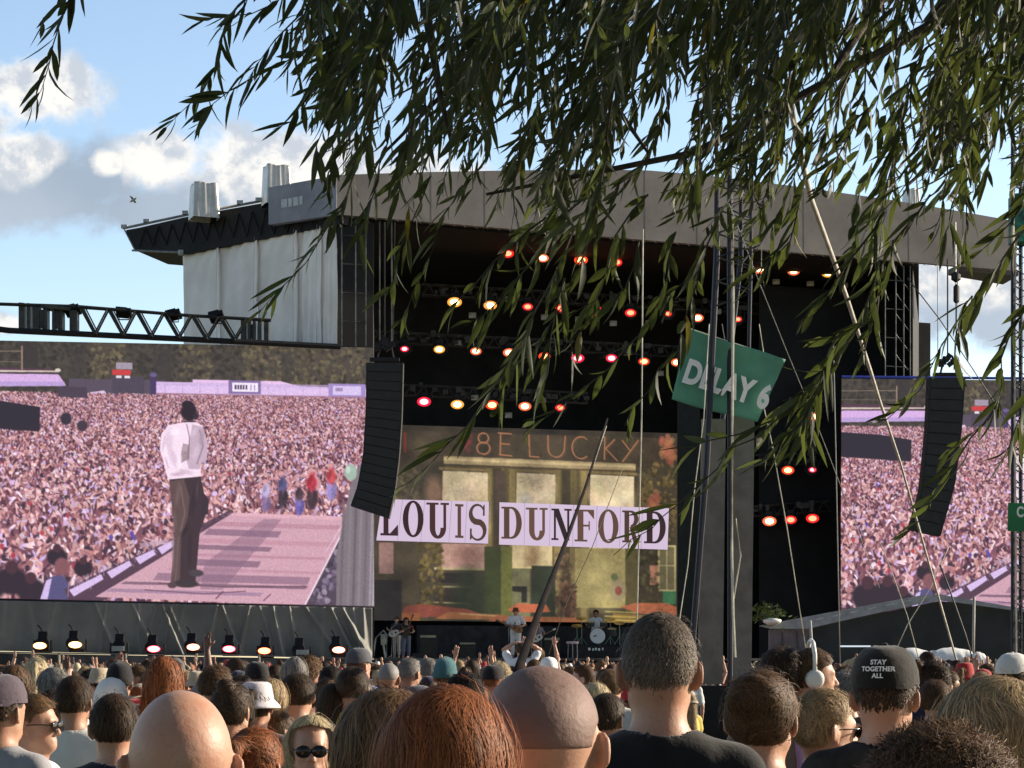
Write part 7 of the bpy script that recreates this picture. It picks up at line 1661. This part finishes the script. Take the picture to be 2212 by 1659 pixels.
for x, Yy, lab in ((1099, 94.6, 'microphone stand in front of the singer in white'), (1148, 95.6, 'microphone stand beside the leaning pole'), (846, 92.9, 'microphone stand at the left end of the stage')):
    b_ = P(x, 1400, Yy); t = thing('microphone_stand', lab, 'microphone stand', (b_.x, Yy, ZD)); mb = MB(); mb.tube([(b_.x, Yy, ZD), (b_.x, Yy, ZD+1.35), (b_.x+.28, Yy+.15, ZD+1.55)], .018, 6)
    for a in (0, 2.1, 4.2): mb.tube([(b_.x, Yy, ZD+.12), (b_.x+.32*math.cos(a), Yy+.32*math.sin(a), ZD)], .014, 5)
    mb.obj('stand', M_steel, t); mb = MB(); mb.lathe([(.015, -.1), (.02, 0), (.035, .03), (.03, .07), (.01, .085)], (b_.x+.28, Yy+.15, ZD+1.55), 10); mb.obj('microphone', M_blacksteel, t)
for x, h_, lab in ((925, 1.1, 'tall black amplifier cabinet left of the singer'), (1010, .75, 'low black amplifier cabinet left of the singer'), (1192, 1.0, 'black amplifier cabinet between singer and drummer'), (1420, 1.2, 'black amplifier cabinet right of the drums')):
    c = Q(x, 1400, 97.0); t = thing('amplifier', lab, 'amplifier', (c.x, c.y, ZD)); mb = MB(); mb.box((c.x, c.y, ZD+h_/2), (.8, .45, h_)); mb.obj('cabinet', M_speaker, t)
    mb = MB(); mb.box((c.x, c.y-.235, ZD+h_*.42), (.7, .02, h_*.72)); mb.obj('grille', mat('grille_cloth', (.06, .055, .045), .9, var=.2, scale=20), t); mb = MB(); mb.box((c.x, c.y-.235, ZD+h_*.9), (.7, .02, h_*.1)); mb.obj('control_panel', mat('panel_silver', (.35, .33, .25), .4, .5), t)
t = thing('folded_stand', 'pale folded stand leaning at the left edge of the stage opening', 'stand', P(825, 1428, 93))
mb = MB(); mb.prism([P(822, 1370, 93), P(832, 1369, 93), P(835, 1392, 93), P(823, 1393, 93)], (0, .15, 0)); mb.tube([P(828, 1390, 93), P(833, 1425, 93)], .05, 6); mb.obj('pad', mat('cream_pad', (.6, .58, .48), .6), t)
mb = MB(); mb.tube([P(828, 1362, 93), P(812, 1378, 93), P(806, 1420, 93)], .04, 6); mb.tube([P(828, 1362, 93), P(836, 1372, 93), P(834, 1424, 93)], .04, 6); mb.obj('bracket', M_steel, t)
for x, lab in ((905, 'first small dark wedge monitor at the front of the stage'), (968, 'second small wedge monitor left of the singer'), (1060, 'wedge monitor just left of the singer')):
    t = thing('wedge_monitor', lab, 'stage monitor', Q(x, 1428, 92.8), 'wedge monitors along the stage front'); c = Q(x, 1421, 92.8)
    mb = MB(); mb.prism([c+Vector((-.35, 0, -.1)), c+Vector((.35, 0, -.1)), c+Vector((.28, 0, .2)), c+Vector((-.28, 0, .2))], (0, .4, 0)); mb.obj('cabinet', M_speaker, t)
for o in bpy.data.objects:
    if '_world' in o: del o['_world']
